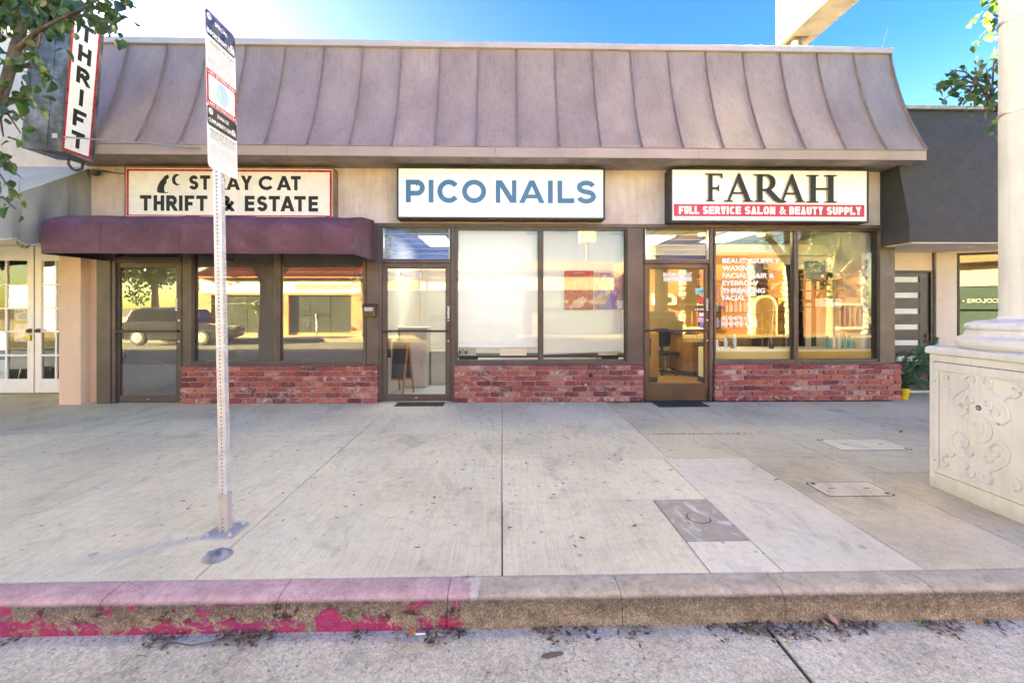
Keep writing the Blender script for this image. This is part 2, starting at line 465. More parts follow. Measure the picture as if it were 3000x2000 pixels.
def kerb_mat(name, paint):
    m, n = newmat(name)
    v = n.pos()
    g = n.new('ShaderNodeNewGeometry')
    sp = n.new('ShaderNodeSeparateXYZ'); n.lk(g.outputs['Position'], sp.inputs[0])
    sn = n.new('ShaderNodeSeparateXYZ'); n.lk(g.outputs['Normal'], sn.inputs[0])
    z = sp.outputs['Z']
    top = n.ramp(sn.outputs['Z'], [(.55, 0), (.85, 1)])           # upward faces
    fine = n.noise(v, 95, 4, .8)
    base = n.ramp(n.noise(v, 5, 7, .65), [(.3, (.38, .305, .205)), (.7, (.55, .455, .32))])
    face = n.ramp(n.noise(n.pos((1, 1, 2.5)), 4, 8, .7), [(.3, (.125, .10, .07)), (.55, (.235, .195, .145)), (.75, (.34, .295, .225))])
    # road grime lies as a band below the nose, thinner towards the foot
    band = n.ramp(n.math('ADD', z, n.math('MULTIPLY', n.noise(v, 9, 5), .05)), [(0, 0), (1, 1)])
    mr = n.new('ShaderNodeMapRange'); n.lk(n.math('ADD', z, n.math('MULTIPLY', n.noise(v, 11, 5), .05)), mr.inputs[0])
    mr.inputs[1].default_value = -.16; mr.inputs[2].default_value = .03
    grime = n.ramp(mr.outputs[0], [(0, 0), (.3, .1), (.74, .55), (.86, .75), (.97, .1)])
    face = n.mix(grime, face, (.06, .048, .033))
    base = n.mix(.7, base, n.ramp(n.noise(v, 22, 6, .7), [(.33, .62), (.5, 1.0), (.68, 1.15)]), 'MULTIPLY')
    face = n.mix(.7, face, n.ramp(n.noise(v, 26, 6, .72), [(.33, .55), (.5, 1.0), (.68, 1.35)]), 'MULTIPLY')
    top_c = n.mix(.7, base, n.ramp(fine, [(.3, .6), (.55, 1.0), (.75, 1.25)]), 'MULTIPLY')
    face_c = n.mix(.85, face, n.ramp(fine, [(.32, .45), (.5, .95), (.66, 2.2)]), 'MULTIPLY')
    if paint:
        # faded pink paint on top, cracked and worn
        vo = n.new('ShaderNodeTexVoronoi', feature='DISTANCE_TO_EDGE'); vo.inputs['Scale'].default_value = 75
        wv = n.new('ShaderNodeVectorMath', operation='ADD'); n.lk(v, wv.inputs[0])
        nz = n.new('ShaderNodeTexNoise'); nz.inputs['Scale'].default_value = 40; n.lk(v, nz.inputs['Vector'])
        sc = n.new('ShaderNodeVectorMath', operation='SCALE'); n.lk(nz.outputs['Color'], sc.inputs[0]); sc.inputs['Scale'].default_value = .02
        n.lk(sc.outputs[0], wv.inputs[1]); n.lk(wv.outputs[0], vo.inputs['Vector'])
        crack = n.ramp(vo.outputs['Distance'], [(.02, .45), (.07, 1)])
        pink = n.ramp(n.noise(v, 7, 6), [(.3, (.45, .235, .22)), (.55, (.58, .34, .31)), (.75, (.66, .45, .40))])
        pink = n.mix(n.ramp(n.noise(v, 3.2, 4), [(.42, .2), (.6, .95)]), pink, crack, 'MULTIPLY')
        pink = n.mix(.75, pink, n.ramp(n.noise(v, 34, 6, .75), [(.3, .55), (.5, 1.0), (.7, 1.2)]), 'MULTIPLY')
        pe = n.math('ADD', sp.outputs['X'], n.math('MULTIPLY', n.noise(v, 12, 5, .6), .12))
        pk = n.math('MULTIPLY', n.ramp(n.noise(v, 8, 7, .7), [(.27, 0), (.33, .9)]), n.math('LESS_THAN', pe, -.11))
        top_c = n.mix(n.math('MULTIPLY', n.math('LESS_THAN', pe, -.065), .55), top_c, (.66, .56, .48))
        top_c = n.mix(pk, top_c, pink)
        # the face keeps flakes of crimson paint, most of them low down
        fl = n.noise(n.pos((1, 1, 1.5)), 8.5, 9, .70, .7)
        mr2 = n.new('ShaderNodeMapRange'); n.lk(z, mr2.inputs[0])
        mr2.inputs[1].default_value = -.165; mr2.inputs[2].default_value = -.015
        lean = n.ramp(mr2.outputs[0], [(0, .035), (.08, .09), (.38, .07), (.6, .005), (.85, -.16)])
        k = n.math('ADD', fl, lean)
        mask = n.math('MULTIPLY', n.ramp(k, [(.535, 0), (.575, 1)]), n.ramp(n.noise(v, 60, 4, .7), [(.33, .15), (.43, 1)]))
        gr = n.ramp(n.noise(v, 40, 5, .75), [(.3, .45), (.5, 1.0), (.7, 1.15)])
        red = n.ramp(n.noise(n.pos((.6, 1, 6)), 9, 5), [(.3, (.20, .022, .10)), (.48, (.29, .025, .115)), (.6, (.33, .02, .05)), (.72, (.27, .08, .17))])
        old = n.ramp(n.noise(n.pos((.6, 1, 2)), 5, 6), [(.44, 0), (.52, 1)])
        up = n.ramp(mr2.outputs[0], [(.36, 0), (.5, .95)])
        red = n.mix(n.math('MULTIPLY', old, up), red, (.035, .022, .018))
        endx = n.math('LESS_THAN', n.math('ADD', sp.outputs['X'], n.math('MULTIPLY', n.noise(v, 14, 5, .6), .22)), -.09)
        mask = n.math('MULTIPLY', mask, endx)
        face_c = n.mix(mask, face_c, n.mix(.8, red, gr, 'MULTIPLY'))
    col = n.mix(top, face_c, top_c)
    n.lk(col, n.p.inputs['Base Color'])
    n.p.inputs['Roughness'].default_value = .8
    n.p.inputs['Specular IOR Level'].default_value = .3
    b = n.bump(n.noise(v, 25, 6, .7), .35, .008)
    n.bump(fine, .4, .003, b)
    MATS[name] = m
    return m
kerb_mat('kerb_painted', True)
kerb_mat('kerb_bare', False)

def gutter_mat():
    m, n = newmat('gutter_concrete')
    v = n.pos()
    col = n.ramp(n.noise(v, 2.2, 8, .68), [(.28, (.41, .345, .235)), (.5, (.62, .525, .37)), (.7, (.70, .605, .445))])
    col = n.mix(.85, col, n.ramp(n.noise(v, 85, 5, .85), [(.3, .35), (.5, .95), (.68, 1.45)]), 'MULTIPLY')
    col = n.mix(.6, col, n.ramp(n.noise(v, 26, 6, .75), [(.34, .55), (.52, 1.0), (.7, 1.15)]), 'MULTIPLY')
    vo = n.new('ShaderNodeTexVoronoi'); vo.inputs['Scale'].default_value = 34; n.lk(v, vo.inputs['Vector'])
    sep = n.new('ShaderNodeSeparateColor'); n.lk(vo.outputs['Color'], sep.inputs[0])
    st = n.math('MULTIPLY', n.ramp(vo.outputs['Distance'], [(.2, 1), (.3, 0)]), n.math('GREATER_THAN', sep.outputs[0], .72))
    col = n.mix(n.math('MULTIPLY', st, .75), col, n.ramp(sep.outputs[1], [(0, (.10, .095, .09)), (.6, (.3, .28, .25)), (1, (.66, .63, .58))]))
    cr = n.new('ShaderNodeTexVoronoi', feature='DISTANCE_TO_EDGE'); cr.inputs['Scale'].default_value = 2.4
    wv = n.new('ShaderNodeVectorMath', operation='ADD'); n.lk(v, wv.inputs[0])
    nz = n.new('ShaderNodeTexNoise'); nz.inputs['Scale'].default_value = 6; nz.inputs['Detail'].default_value = 8; n.lk(v, nz.inputs['Vector'])
    sc = n.new('ShaderNodeVectorMath', operation='SCALE'); n.lk(nz.outputs['Color'], sc.inputs[0]); sc.inputs['Scale'].default_value = .35
    n.lk(sc.outputs[0], wv.inputs[1]); n.lk(wv.outputs[0], cr.inputs['Vector'])
    col = n.mix(n.math('MULTIPLY', n.ramp(cr.outputs['Distance'], [(.003, 1), (.010, 0)]), .45), col, (.12, .11, .10))
    n.lk(col, n.p.inputs['Base Color'])
    n.p.inputs['Roughness'].default_value = .9
    n.p.inputs['Specular IOR Level'].default_value = .2
    b = n.bump(n.noise(v, 60, 6, .75), .6, .008)
    n.bump(n.noise(v, 220, 2, .7), .5, .003, b)
    MATS['gutter_concrete'] = m
gutter_mat()
mat('asphalt', (.085, .082, .08), (.05, .049, .048), rough=.9, scale=1.2, bump=.5, bscale=180)
mat('joint_dark', (.07, .062, .052), (.035, .03, .026), rough=.95, scale=20, bump=.6, bscale=120)
mat('soil', (.06, .045, .032), (.03, .022, .016), rough=1, scale=18, bump=.8, bscale=60)
mat('joint_pale', (.30, .27, .235), (.17, .15, .13), rough=.95, scale=20)

# ================================================================ ground, road, pavement, kerb
FY = 6.95                         # the line of the shop front
g = MB().add([(-900, -900, -.62), (900, -900, -.62), (900, 900, -.62), (-900, 900, -.62)], [(0, 1, 2, 3)]).build('ground', MATS['soil'])
tag(g, kind='structure')
# road bed with the far lane, then the concrete gutter pan
rd = MB().box(-60, 60, -7.1, 1.34, -.5, -.165).build('road', MATS['asphalt'])
tag(rd, 'dark asphalt road between the two rows of shops', kind='structure')
for (y, wd) in ((-2.75, .11), (-3.02, .11)):
    MB().box(-60, 60, y, y + wd, -.161, -.1585).build('centre_line', mat('yellow_paint', (.62, .42, .06), rough=.7, scale=30, lo=.3, hi=.5), rd)
gut = empty('gutter', kind='structure', label='worn concrete gutter pan between road and kerb')
edges = [-24, -8.4, 1.375, 8, 24]
for a, b in zip(edges[:-1], edges[1:]):
    MB().box(a + .012, b - .012, 1.345, 2.262, -.5, -.158).build('gutter_slab', MATS['gutter_concrete'], gut, bevel=.008)
MB().box(-24, 24, 1.345, 2.3, -.5, -.175).build('joint_filler', MATS['joint_dark'], gut)

kerb = empty('kerb', kind='structure', label='concrete kerb with peeling crimson paint on its left stretch')
prof = [(2.418, -.5), (2.418, .0), (2.318, .0), (2.296, -.003), (2.277, -.010), (2.262, -.022), (2.253, -.040), (2.249, -.06), (2.244, -.11), (2.238, -.1625), (2.238, -.5)]
kx = [-24, -16, -11, -8.6, -6.6, -4.8, -3.85, -2.93, -2.06, -1.16, -.285, .626, 1.49, 2.31, 3.2, 4.1, 5, 6.5, 9, 13, 24]
def kerb_seg(a, b, m):
    mb = MB(); n = max(2, int((b - a) / .06)); rs = random.Random(int(a * 100))
    for i in range(n + 1):
        x = a + (b - a) * i / n
        ch = 1 if 0 < i < n else 0
        mb.v += [(x, y + (rs.uniform(-.0022, .0022) if 2 < j < 9 and ch else 0), z + (rs.uniform(-.002, .0012) if 2 < j < 9 and ch else 0)) for j, (y, z) in enumerate(prof)]
    q = len(prof)
    mb.f += [(i * q + j, i * q + j + 1, (i + 1) * q + j + 1, (i + 1) * q + j) for i in range(n) for j in range(q - 1)]
    mb.f += [tuple(range(q)), tuple(n * q + j for j in range(q - 1, -1, -1))]
    return mb.build('kerb_stone', m, kerb, smooth=True)
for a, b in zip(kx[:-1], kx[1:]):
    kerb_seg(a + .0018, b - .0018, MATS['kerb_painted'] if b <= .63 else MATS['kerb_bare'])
MB().box(-24, 24, 2.275, 2.41, -.45, -.015).build('joint_filler', MATS['joint_dark'], kerb)

walk = empty('pavement', kind='structure', label='wide concrete pavement of scored slabs before the shops')
MB().box(-40, 40, 2.4185, 7.7, -.5, -.012).build('joint_filler', MATS['joint_dark'], walk)
def slab(x0, x1, y0, y1, m, gap=.004, dz=0, name='slab'):
    return MB().box(x0 + gap, x1 - gap, y0 + gap, y1 - gap, -.2, dz).build(name, MATS[m], walk, bevel=.006)
cols = [-24, -15.3, -11.9, -8.5, -6.8, -5.1, -3.4, -1.7, .0, 1.655]
for a, b in zip(cols[:-1], cols[1:]):
    if b > 1.6:      # the rightmost new slab is cut out for the strip beside the kerb
        slab(a, 1.18, 2.425, 3.36, 'concrete_new'); slab(a, 1.60, 3.36, 4.28, 'concrete_new', gap=.0012); slab(a, b, 4.28, 5.22, 'concrete_new', gap=.0012)
    else:
        slab(a, b, 2.425, 5.22, 'concrete_new', gap=.0045 if b > -2 else .003)
    slab(a, b, 5.22, 7.0 if a > -7 else 7.6, 'concrete_new', gap=.002)
slab(1.18, 1.60, 2.425, 2.76, 'concrete_strip', .0035)
cov = slab(1.18, 1.60, 2.76, 3.36, 'concrete_cover', .002, dz=.001, name='access_cover')
slab(1.60, 2.43, 2.425, 4.28, 'concrete_strip', .0035)
for (x0, x1, y0, y1) in ((2.43, 3.26, 2.425, 4.28), (3.26, 4.9, 2.425, 3.87), (3.26, 4.9, 3.87, 4.28), (1.655, 2.43, 4.28, 5.09), (2.43, 3.26, 4.28, 5.09), (3.26, 4.9, 4.28, 5.09),
                         (4.9, 6.5, 2.425, 4.28), (4.9, 6.5, 4.28, 5.09), (6.5, 9.5, 2.425, 5.09), (9.5, 24, 2.425, 5.09)):
    slab(x0, x1, y0, y1, 'concrete_old', .003)
xs = [1.655, 2.42, 3.22, 4.02, 4.80, 5.55, 6.3, 7.1, 7.9, 9.5, 14, 24]
for a, b in zip(xs[:-1], xs[1:]):
    slab(a, b, 5.09, 5.88, 'concrete_old', .003); slab(a, b, 5.88, 6.80 if b < 6.4 else 7.6, 'concrete_old', .002)
# dark cast cover set in the narrow strip with a round lid and chalk smears
def chalk_mat():
    m, n = newmat('chalked_cover')
    v = n.pos()
    col = n.ramp(n.noise(v, 10, 6), [(.3, (.33, .27, .19)), (.7, (.43, .355, .255))])
    sm = n.ramp(n.noise(n.pos((1.4, .8, 1)), 5.5, 4, .5, 1.2), [(.54, 0), (.68, .85)])
    col = n.mix(sm, col, (.66, .61, .54))
    n.lk(col, n.p.inputs['Base Color']); n.p.inputs['Roughness'].default_value = .8
    n.bump(n.noise(v, 200, 3), .3, .003)
    MATS['chalked_cover'] = m
chalk_mat()
cov.data.materials[0] = MATS['chalked_cover']
MB().lathe([(.075, .0008), (.075, .004), (.068, .0052), (.0, .0052)], 32, (1.40, 3.06, 0), caps=False).build('lid', MATS['chalked_cover'], cov)
MB().lathe([(.083, .0012), (.083, .0022), (.0752, .0022), (.0752, .0012)], 32, (1.40, 3.06, 0), caps=False).build('ring', MATS['joint_dark'], cov)
# two utility box lids in the old paving
def utility_lid(x0, x1, y0, y1, label):
    e = empty('utility_cover', ((x0 + x1) / 2, (y0 + y1) / 2, 0), label=label, cat='cover', group='utility covers in the pavement')
    w2, d2 = (x1 - x0) / 2, (y1 - y0) / 2
    def rr(w_, d_, r):
        p = []
        for cx, cy, a in ((w_ - r, d_ - r, 0), (-w_ + r, d_ - r, 90), (-w_ + r, -d_ + r, 180), (w_ - r, -d_ + r, 270)):
            p += arc(cx, cy, r, r, a, a + 90, 5)
        return p
    MB().prism(rr(w2, d2, .04), 'z', .0005, .0035).build('rim', MATS['concrete_cover'], e)
    MB().prism(rr(w2 - .012, d2 - .012, .034), 'z', .001, .0042).build('gap', MATS['joint_dark'], e)
    concrete('concrete_lid', (.76, .65, .46), streak=0, speck=.4, gum=False) if 'concrete_lid' not in MATS else None
    lid = MB().prism(rr(w2 - .024, d2 - .024, .03), 'z', .001, .0075).build('lid', MATS['concrete_lid'], e, bevel=.002)
    nb = MB()
    nx = 34
    for i in range(nx):
        x = -w2 + .06 + (2 * w2 - .12) * i / (nx - 1)
        nb.box(x - .0022, x + .0022, -d2 + .05, d2 - .05, .0076, .0092)
    nb.build('tread_rib', MATS['concrete_lid'], lid)
    for sx in (-.5, .5):
        MB().box(sx * w2 - .03, sx * w2 + .03, -.006, .006, .0095, .0102).build('lifting_slot', MATS['joint_dark'], lid)
    for sx, sy in ((-1, 1), (1, -1)):
        MB().lathe([(.018, .0078), (.018, .0100), (0, .0100)], 12, (sx * (w2 - .06), sy * (d2 - .05), 0)).build('bolt_well', MATS['joint_dark'], lid)
utility_lid(2.57, 3.15, 3.36, 3.66, 'textured concrete utility cover in the pavement nearer the kerb')
utility_lid(3.54, 4.335, 4.44, 4.85, 'larger utility cover in the old paving nearer the shops')
# far side of the street
far = MB().box(-60, 60, -60, -7.25, -.5, -.02).build('far_pavement', MATS['concrete_old']); tag(far, 'sunlit concrete pavement across the street', kind='structure')
fk = MB().box(-60, 60, -7.25, -7.1, -.5, -.01).build('far_kerb', MATS['kerb_bare'], bevel=.02); tag(fk, 'plain kerb across the street', kind='structure')

# ================================================================ shop building
def roof_metal():
    m, n = newmat('roof_metal')
    v = n.pos()
    oi = n.new('ShaderNodeObjectInfo')
    col = n.ramp(n.noise(n.pos((.8, .8, .35), True), 2.2, 6, .6), [(.3, (.28, .205, .178)), (.5, (.342, .25, .215)), (.7, (.402, .302, .258))])
    col = n.mix(1.0, col, n.ramp(oi.outputs['Random'], [(0, .9), (1, 1.06)]), 'MULTIPLY')
    st = n.noise(n.pos((26, 26, .7)), 1.2, 5, .7)
    col = n.mix(.6, col, n.ramp(st, [(.33, .68), (.5, 1), (.7, 1.12)]), 'MULTIPLY')
    sp = n.ramp(n.noise(n.pos((12, 12, 1.8)), 1.6, 3, .5), [(.71, 0), (.79, .35)])
    col = n.mix(sp, col, (.46, .43, .41))
    n.lk(col, n.p.inputs['Base Color'])
    n.p.inputs['Metallic'].default_value = .15
    n.lk(n.ramp(st, [(.3, .42), (.7, .6)]), n.p.inputs['Roughness'])
    n.bump(n.noise(n.pos((1.5, 1.5, .8), True), 2.4, 3), .35, .03)
    MATS['roof_metal'] = m
roof_metal()
def stucco(name, c, dirt, stain=.5):
    m, n = newmat(name)
    v = n.pos()
    col = n.ramp(n.noise(v, 1.7, 8, .65), [(.3, dirt), (.6, c)])
    col = n.mix(stain, col, n.ramp(n.noise(n.pos((5, 5, .6)), 1.5, 6, .7), [(.32, .62), (.55, 1.0)]), 'MULTIPLY')
    h = n.noise(v, 55, 4, .65, .6)
    col = n.mix(.35, col, n.ramp(h, [(.35, .72), (.5, 1)]), 'MULTIPLY')
    n.lk(col, n.p.inputs['Base Color']); n.p.inputs['Roughness'].default_value = .9
    n.p.inputs['Specular IOR Level'].default_value = .2
    n.bump(h, .8, .012)
    MATS[name] = m
stucco('stucco_cream', (.67, .60, .585), (.51, .435, .41))
stucco('stucco_white', (.74, .70, .66), (.66, .61, .57), .25)
stucco('stucco_peach', (.70, .53, .42), (.62, .45, .34), .15)
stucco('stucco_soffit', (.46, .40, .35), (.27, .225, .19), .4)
mat('bronze', (.105, .083, .078), (.072, .056, .053), rough=.42, metal=.35, scale=3, bump=.05)
mat('bronze_brown', (.135, .083, .052), (.09, .055, .036), rough=.4, metal=.3, scale=3)
mat('header_bronze', (.125, .098, .082), (.09, .069, .058), rough=.5, metal=.3, scale=4)
mat('black_metal', (.022, .021, .022), (.014, .013, .014), rough=.4, scale=6)
mat('mortar', (.34, .29, .25), (.22, .19, .16), rough=.95, scale=12, bump=.5, bscale=120)
mat('aluminium', (.55, .55, .56), (.42, .42, .43), rough=.35, metal=.9, scale=8)
mat('chrome', (.6, .6, .62), rough=.18, metal=1, scale=8)
mat('rubber', (.028, .027, .027), (.018, .017, .017), rough=.9, scale=30, bump=.6, bscale=150)
mat('white_plastic', (.74, .75, .75), (.68, .69, .69), rough=.45, scale=6)
mat('white_print', (.82, .82, .82), (.78, .78, .78), rough=.5, scale=10)
mat('black_print', (.014, .014, .017), (.011, .011, .013), rough=.35, scale=10)
glass('glass_tinted', .17, (.70, .72, .72), dust=.11)
glass('glass_clear', .022, (.90, .93, .92))
glass('glass_door', .05, (.86, .88, .87))
glass('glass_blue', .22, (.45, .55, .62), dust=.05)
def brick_mat():
    m, n = newmat('used_brick')
    oi = n.new('ShaderNodeObjectInfo')
    v = n.pos((1, 1, 1), True)
    red = n.ramp(oi.outputs['Random'], [(0, (.12, .034, .042)), (.2, (.23, .052, .06)), (.4, (.30, .07, .07)), (.55, (.35, .085, .07)), (.68, (.26, .066, .08)), (.82, (.40, .16, .14)), (.93, (.39, .105, .07)), (1, (.42, .25, .24))])
    red = n.mix(.7, red, n.ramp(n.noise(v, 16, 7, .7), [(.3, .42), (.52, .95), (.72, 1.35)]), 'MULTIPLY')
    amt = n.new('ShaderNodeMath', operation='MULTIPLY_ADD')
    fr = n.math('FRACT', n.math('MULTIPLY', oi.outputs['Random'], 17.3))
    amt.inputs[1].default_value = .20; amt.inputs[2].default_value = -.14; n.lk(fr, amt.inputs[0])
    wm = n.ramp(n.math('ADD', n.noise(v, 10, 8, .72, .6), amt.outputs[0]), [(.53, 0), (.66, .8)])
    col = n.mix(wm, red, n.ramp(n.noise(v, 30, 3), [(.3, (.42, .31, .31)), (.7, (.58, .51, .47))]))
    n.lk(col, n.p.inputs['Base Color']); n.p.inputs['Roughness'].default_value = .82
    n.p.inputs['Specular IOR Level'].default_value = .3
    n.bump(n.noise(v, 45, 6, .7), .6, .008)
    MATS['used_brick'] = m
brick_mat()

shop = empty('shop_building', (0, 7, 0), label='single storey shop row with curved mauve standing seam metal mansard roof', cat='building')
def part(o): 
    o.parent = shop; o.matrix_parent_inverse = shop.matrix_world.inverted() if False else Matrix.Translation((0, -7, 0)); return o
def bx(name, x0, x1, y0, y1, z0, z1, m, bevel=.003, parent=None):
    o = box(name, x0, x1, y0, y1, z0, z1, MATS[m] if isinstance(m, str) else m, None, bevel)
    if parent is None: part(o)
    else: o.parent = parent
    return o
XL, XR = -6.5, 6.17
ZH0, ZH1 = 2.775, 2.83           # header trim
ZS = 3.70                         # soffit
wall = bx('wall', XL, XR - .01, 6.93, 7.08, ZH1, ZS + .05, 'stucco_cream', 0)
bx('end_wall', XL, XL + .1, 7.085, 11, 0, 5.4, 'stucco_cream', 0)
bx('end_wall', XR - .12, XR - .01, 7.085, 11, 0, 5.4, 'stucco_cream', 0)
bx('back_wall', XL, XR - .01, 11.005, 11.2, 0, 5.4, 'stucco_cream', 0)
bx('roof_deck', XL + .11, XR - .13, 7.1, 11, 5.2, 5.32, 'joint_dark', 0)
# mansard
prof_r = [(6.33, 3.845), (6.40, 3.97), (6.49, 4.16), (6.58, 4.36), (6.66, 4.56), (6.735, 4.78), (6.80, 5.0), (6.86, 5.22), (6.905, 5.42), (6.935, 5.62)]
RX0, RX1 = UX(214, 6.35), UX(2124, 6.35)
NP = 21
RX0 -= (RX1 - RX0) / 20
pw = (RX1 - RX0) / NP
def nrm(i):
    a, b = prof_r[max(i - 1, 0)], prof_r[min(i + 1, len(prof_r) - 1)]
    d = Vector((0, b[0] - a[0], b[1] - a[1])).normalized()
    return Vector((0, -d.z, d.y))
for i in range(NP):
    mb = MB(); x0 = RX0 + i * pw; rs = random.Random(i); nx = 5
    ph = rs.uniform(-.004, .004)
    for j, (y, z) in enumerate(prof_r):
        for k in range(nx):
            u = k / (nx - 1)
            dd = (math.sin(u * PI) * (.004 + ph) + (rs.uniform(-.002, .002) if 0 < k < nx - 1 else 0))
            p = Vector((x0 + u * pw, y, z)) + nrm(j) * dd
            mb.v.append(tuple(p))
    q = nx
    mb.f = [(j * q + k, j * q + k + 1, (j + 1) * q + k + 1, (j + 1) * q + k) for j in range(len(prof_r) - 1) for k in range(q - 1)]
    part(mb.build('roof_panel', MATS['roof_metal'], None, smooth=True))
for i in range(NP + 1):
    x = RX0 + i * pw; mb = MB(); hw = .008
    for j, (y, z) in enumerate(prof_r):
        n_ = nrm(j)
        for dx, h in ((-hw, -.004), (-hw, .030), (hw, .030), (hw, -.004)):
            mb.v.append((x + dx, y + n_.y * h, z + n_.z * h))
    mb.f = [(j * 4 + k, j * 4 + (k + 1) % 4, (j + 1) * 4 + (k + 1) % 4, (j + 1) * 4 + k) for j in range(len(prof_r) - 1) for k in range(4)]
    mb.f += [(0, 1, 2, 3), tuple((len(prof_r) - 1) * 4 + k for k in (3, 2, 1, 0))]
    part(mb.build('seam', mat('seam_metal_shaded', (.25, .185, .18), (.18, .13, .128), rough=.5, metal=.15, scale=5), None))  # roof metal darkened: the seams' shadow is put into the colour
for x in (RX0 + .004, RX1 - .004):
    mb = MB(); pl = [(y + .012, z) for y, z in prof_r] + [(7.3, 5.62), (7.3, 3.86)]
    mb.prism(pl, 'x', x - .006 if x < 0 else x - .012, x + .006 if x < 0 else x)
    part(mb.build('mansard_end', MATS['roof_metal'], None))
part(MB().prism([(6.905, 5.615), (6.885, 5.62), (6.885, 5.71), (6.90, 5.722), (7.25, 5.722), (7.25, 5.60), (6.95, 5.60)], 'x', RX0 - .02, RX1 + .02).build('ridge_cap', mat('cap_metal', (.48, .41, .40), (.40, .34, .335), rough=.5, metal=.2, scale=2), None, bevel=.003))
fx = [RX0 - .02, -3.1, -.1, 2.9, RX1 + .015]
for a, b in zip(fx[:-1], fx[1:]):
    bx('fascia', a + .0015, b - .0015, 6.335, 6.365, 3.695, 3.838, mat('fascia_metal', (.40, .31, .30), (.34, .26, .25), rough=.5, metal=.15, scale=2), .002)
bx('drip_edge', RX0 - .01, RX1 + .01, 6.322, 6.40, 3.8385, 3.846, 'roof_metal', .001)
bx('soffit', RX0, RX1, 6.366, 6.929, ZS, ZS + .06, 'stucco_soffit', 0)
# header trim of the shop front
hx = [UX(222, 6.92), UX(440, 6.92), UX(868, 6.92), UX(1475, 6.92), UX(2055, 6.92)]
for a, b in zip(hx[:-1], hx[1:]):
    bx('header', a + .001, b - .001, 6.885, 6.929, ZH0, ZH1, 'header_bronze', .003)
# posts
ZB = .592                         # top of brick
def post(x0, x1, z0, name='post', y0=6.885, y1=7.06, m='bronze'):
    return bx(name, UX(x0, 6.89), UX(x1, 6.89), y0, y1, z0, ZH0 - .001, m, .004)
post(222, 254, 0); post(418, 439, 0, y0=6.9); post(842, 870, ZB); post(1036, 1044.5, 0, y0=6.9); post(1441, 1475, ZB); post(1631, 1639, 0, y0=6.9); post(2021, 2055, ZB)
post(868.5, 876, 0, y0=6.9); post(1473.5, 1478.5, 0, y0=6.9); post(254.5, 263, 0, y0=6.9)
# ---- brick bases, every brick its own piece
variants = []
for k in range(5):
    mb = MB(); rs = random.Random(40 + k)
    L, D, H = .109, .045, .0345
    n = 7
    for s_ in range(n + 1):
        x = -L + 2 * L * s_ / n
        e = .005 if s_ in (0, n) else 0
        c = [(-D + e, -H + e * 1.2), (-D - .002, -H * .55), (-D - .003, 0), (-D - .002, H * .55), (-D + e, H - e * 1.2), (D, H - e), (D, -H + e)]
        mb.v += [(x + rs.uniform(-.002, .002), y + (rs.uniform(-.003, .003) if y < 0 else 0), z + rs.uniform(-.0024, .0024)) for y, z in c]
    q = 7
    mb.f = [(s_ * q + j, s_ * q + (j + 1) % q, (s_ + 1) * q + (j + 1) % q, (s_ + 1) * q + j) for s_ in range(n) for j in range(q)] + [tuple(range(q)), tuple(n * q + j for j in range(q - 1, -1, -1))]
    variants.append(mb.mesh(MATS['used_brick'], .0035, True, 1))
def brick_base(x0, x1, seed, label):
    body = bx('brick_base', x0 + .006, x1 - .006, 6.851, 7.02, .001, ZB - .012, 'mortar', .004)
    rs = random.Random(seed); nc = 7; ch = .0838
    for c in range(nc):
        z = .042 + c * ch
        pitch = .2335
        x = x0 - (0 if c % 2 == 0 else .117) + rs.uniform(-.012, .012)
        while x < x1 - .01:
            a, b = max(x, x0), min(x + pitch - .0155 + rs.uniform(-.006, .004), x1)
            if b - a > .045:
                o = link('brick', rs.choice(variants), body)
                o.location = ((a + b) / 2, 6.878 + rs.uniform(-.004, .005), z + rs.uniform(-.0025, .0025))
                o.scale = ((b - a) / .218, 1, 1 + rs.uniform(-.06, .04))
                o.rotation_euler = (0, rs.uniform(-.012, .012), rs.uniform(-.012, .012))
            x += pitch
    return body
BX = [(UX(414, 6.83), UX(866, 6.83)), (UX(1042.5, 6.83), UX(1479, 6.83)), (UX(1645, 6.83), UX(2073, 6.83))]
bases = [brick_base(a, b, 11 + i * 5, '') for i, (a, b) in enumerate(BX)]
# hose bib on the middle base
hb = MB().lathe([(.0, -.075), (.024, -.075), (.03, -.065), (.022, -.05), (.012, -.045), (.012, 0)], 14, (0, 0, 0), 'y', caps=False).build('tap', MATS['chrome'], bases[1], smooth=True)
hb.location = (UX(1344, 6.83), 6.835, UZ(882, 6.83))
hb2 = MB().lathe([(.028, -.035), (.032, -.02), (.034, 0)], 14, (0, 0, 0), 'y').build('pipe_sleeve', MATS['rubber'], bases[1]); hb2.location = (UX(1357, 6.83), 6.835, UZ(862, 6.83))
# ---- windows
ZW0, ZW1 = ZB + .004, ZH0 - .002
def window(x0, x1, glassm, y=6.97, name='window', z0=ZW0, z1=ZW1, fr=.045, bot=.06, m='bronze'):
    a, b = UX(x0, 6.93), UX(x1, 6.93)
    mb = MB()
    mb.box(a, a + fr, 6.915, 7.03, z0, z1); mb.box(b - fr, b, 6.915, 7.03, z0, z1)
    mb.box(a + fr, b - fr, 6.917, 7.028, z1 - .035, z1); mb.box(a + fr, b - fr, 6.912, 7.028, z0, z0 + bot)
    f = part(mb.build(name, MATS[m], None, bevel=.003))
    mb2 = MB(); g_ = .012
    for x_ in (a + fr, b - fr - g_): MB().box(x_, x_ + g_, 6.95, 6.99, z0 + bot, z1 - .035).build('gasket', MATS['black_metal'], f)
    p = MB().add([(a + fr, y, z0 + bot), (b - fr, y, z0 + bot), (b - fr, y, z1 - .035), (a + fr, y, z1 - .035)], [(0, 1, 2, 3)]).build('pane', MATS[glassm], f)
    return f, (a + fr, b - fr, z0 + bot, z1 - .035)
W1, w1 = window(439.5, 637, 'glass_tinted'); W2, w2 = window(637.5, 841.5, 'glass_tinted')
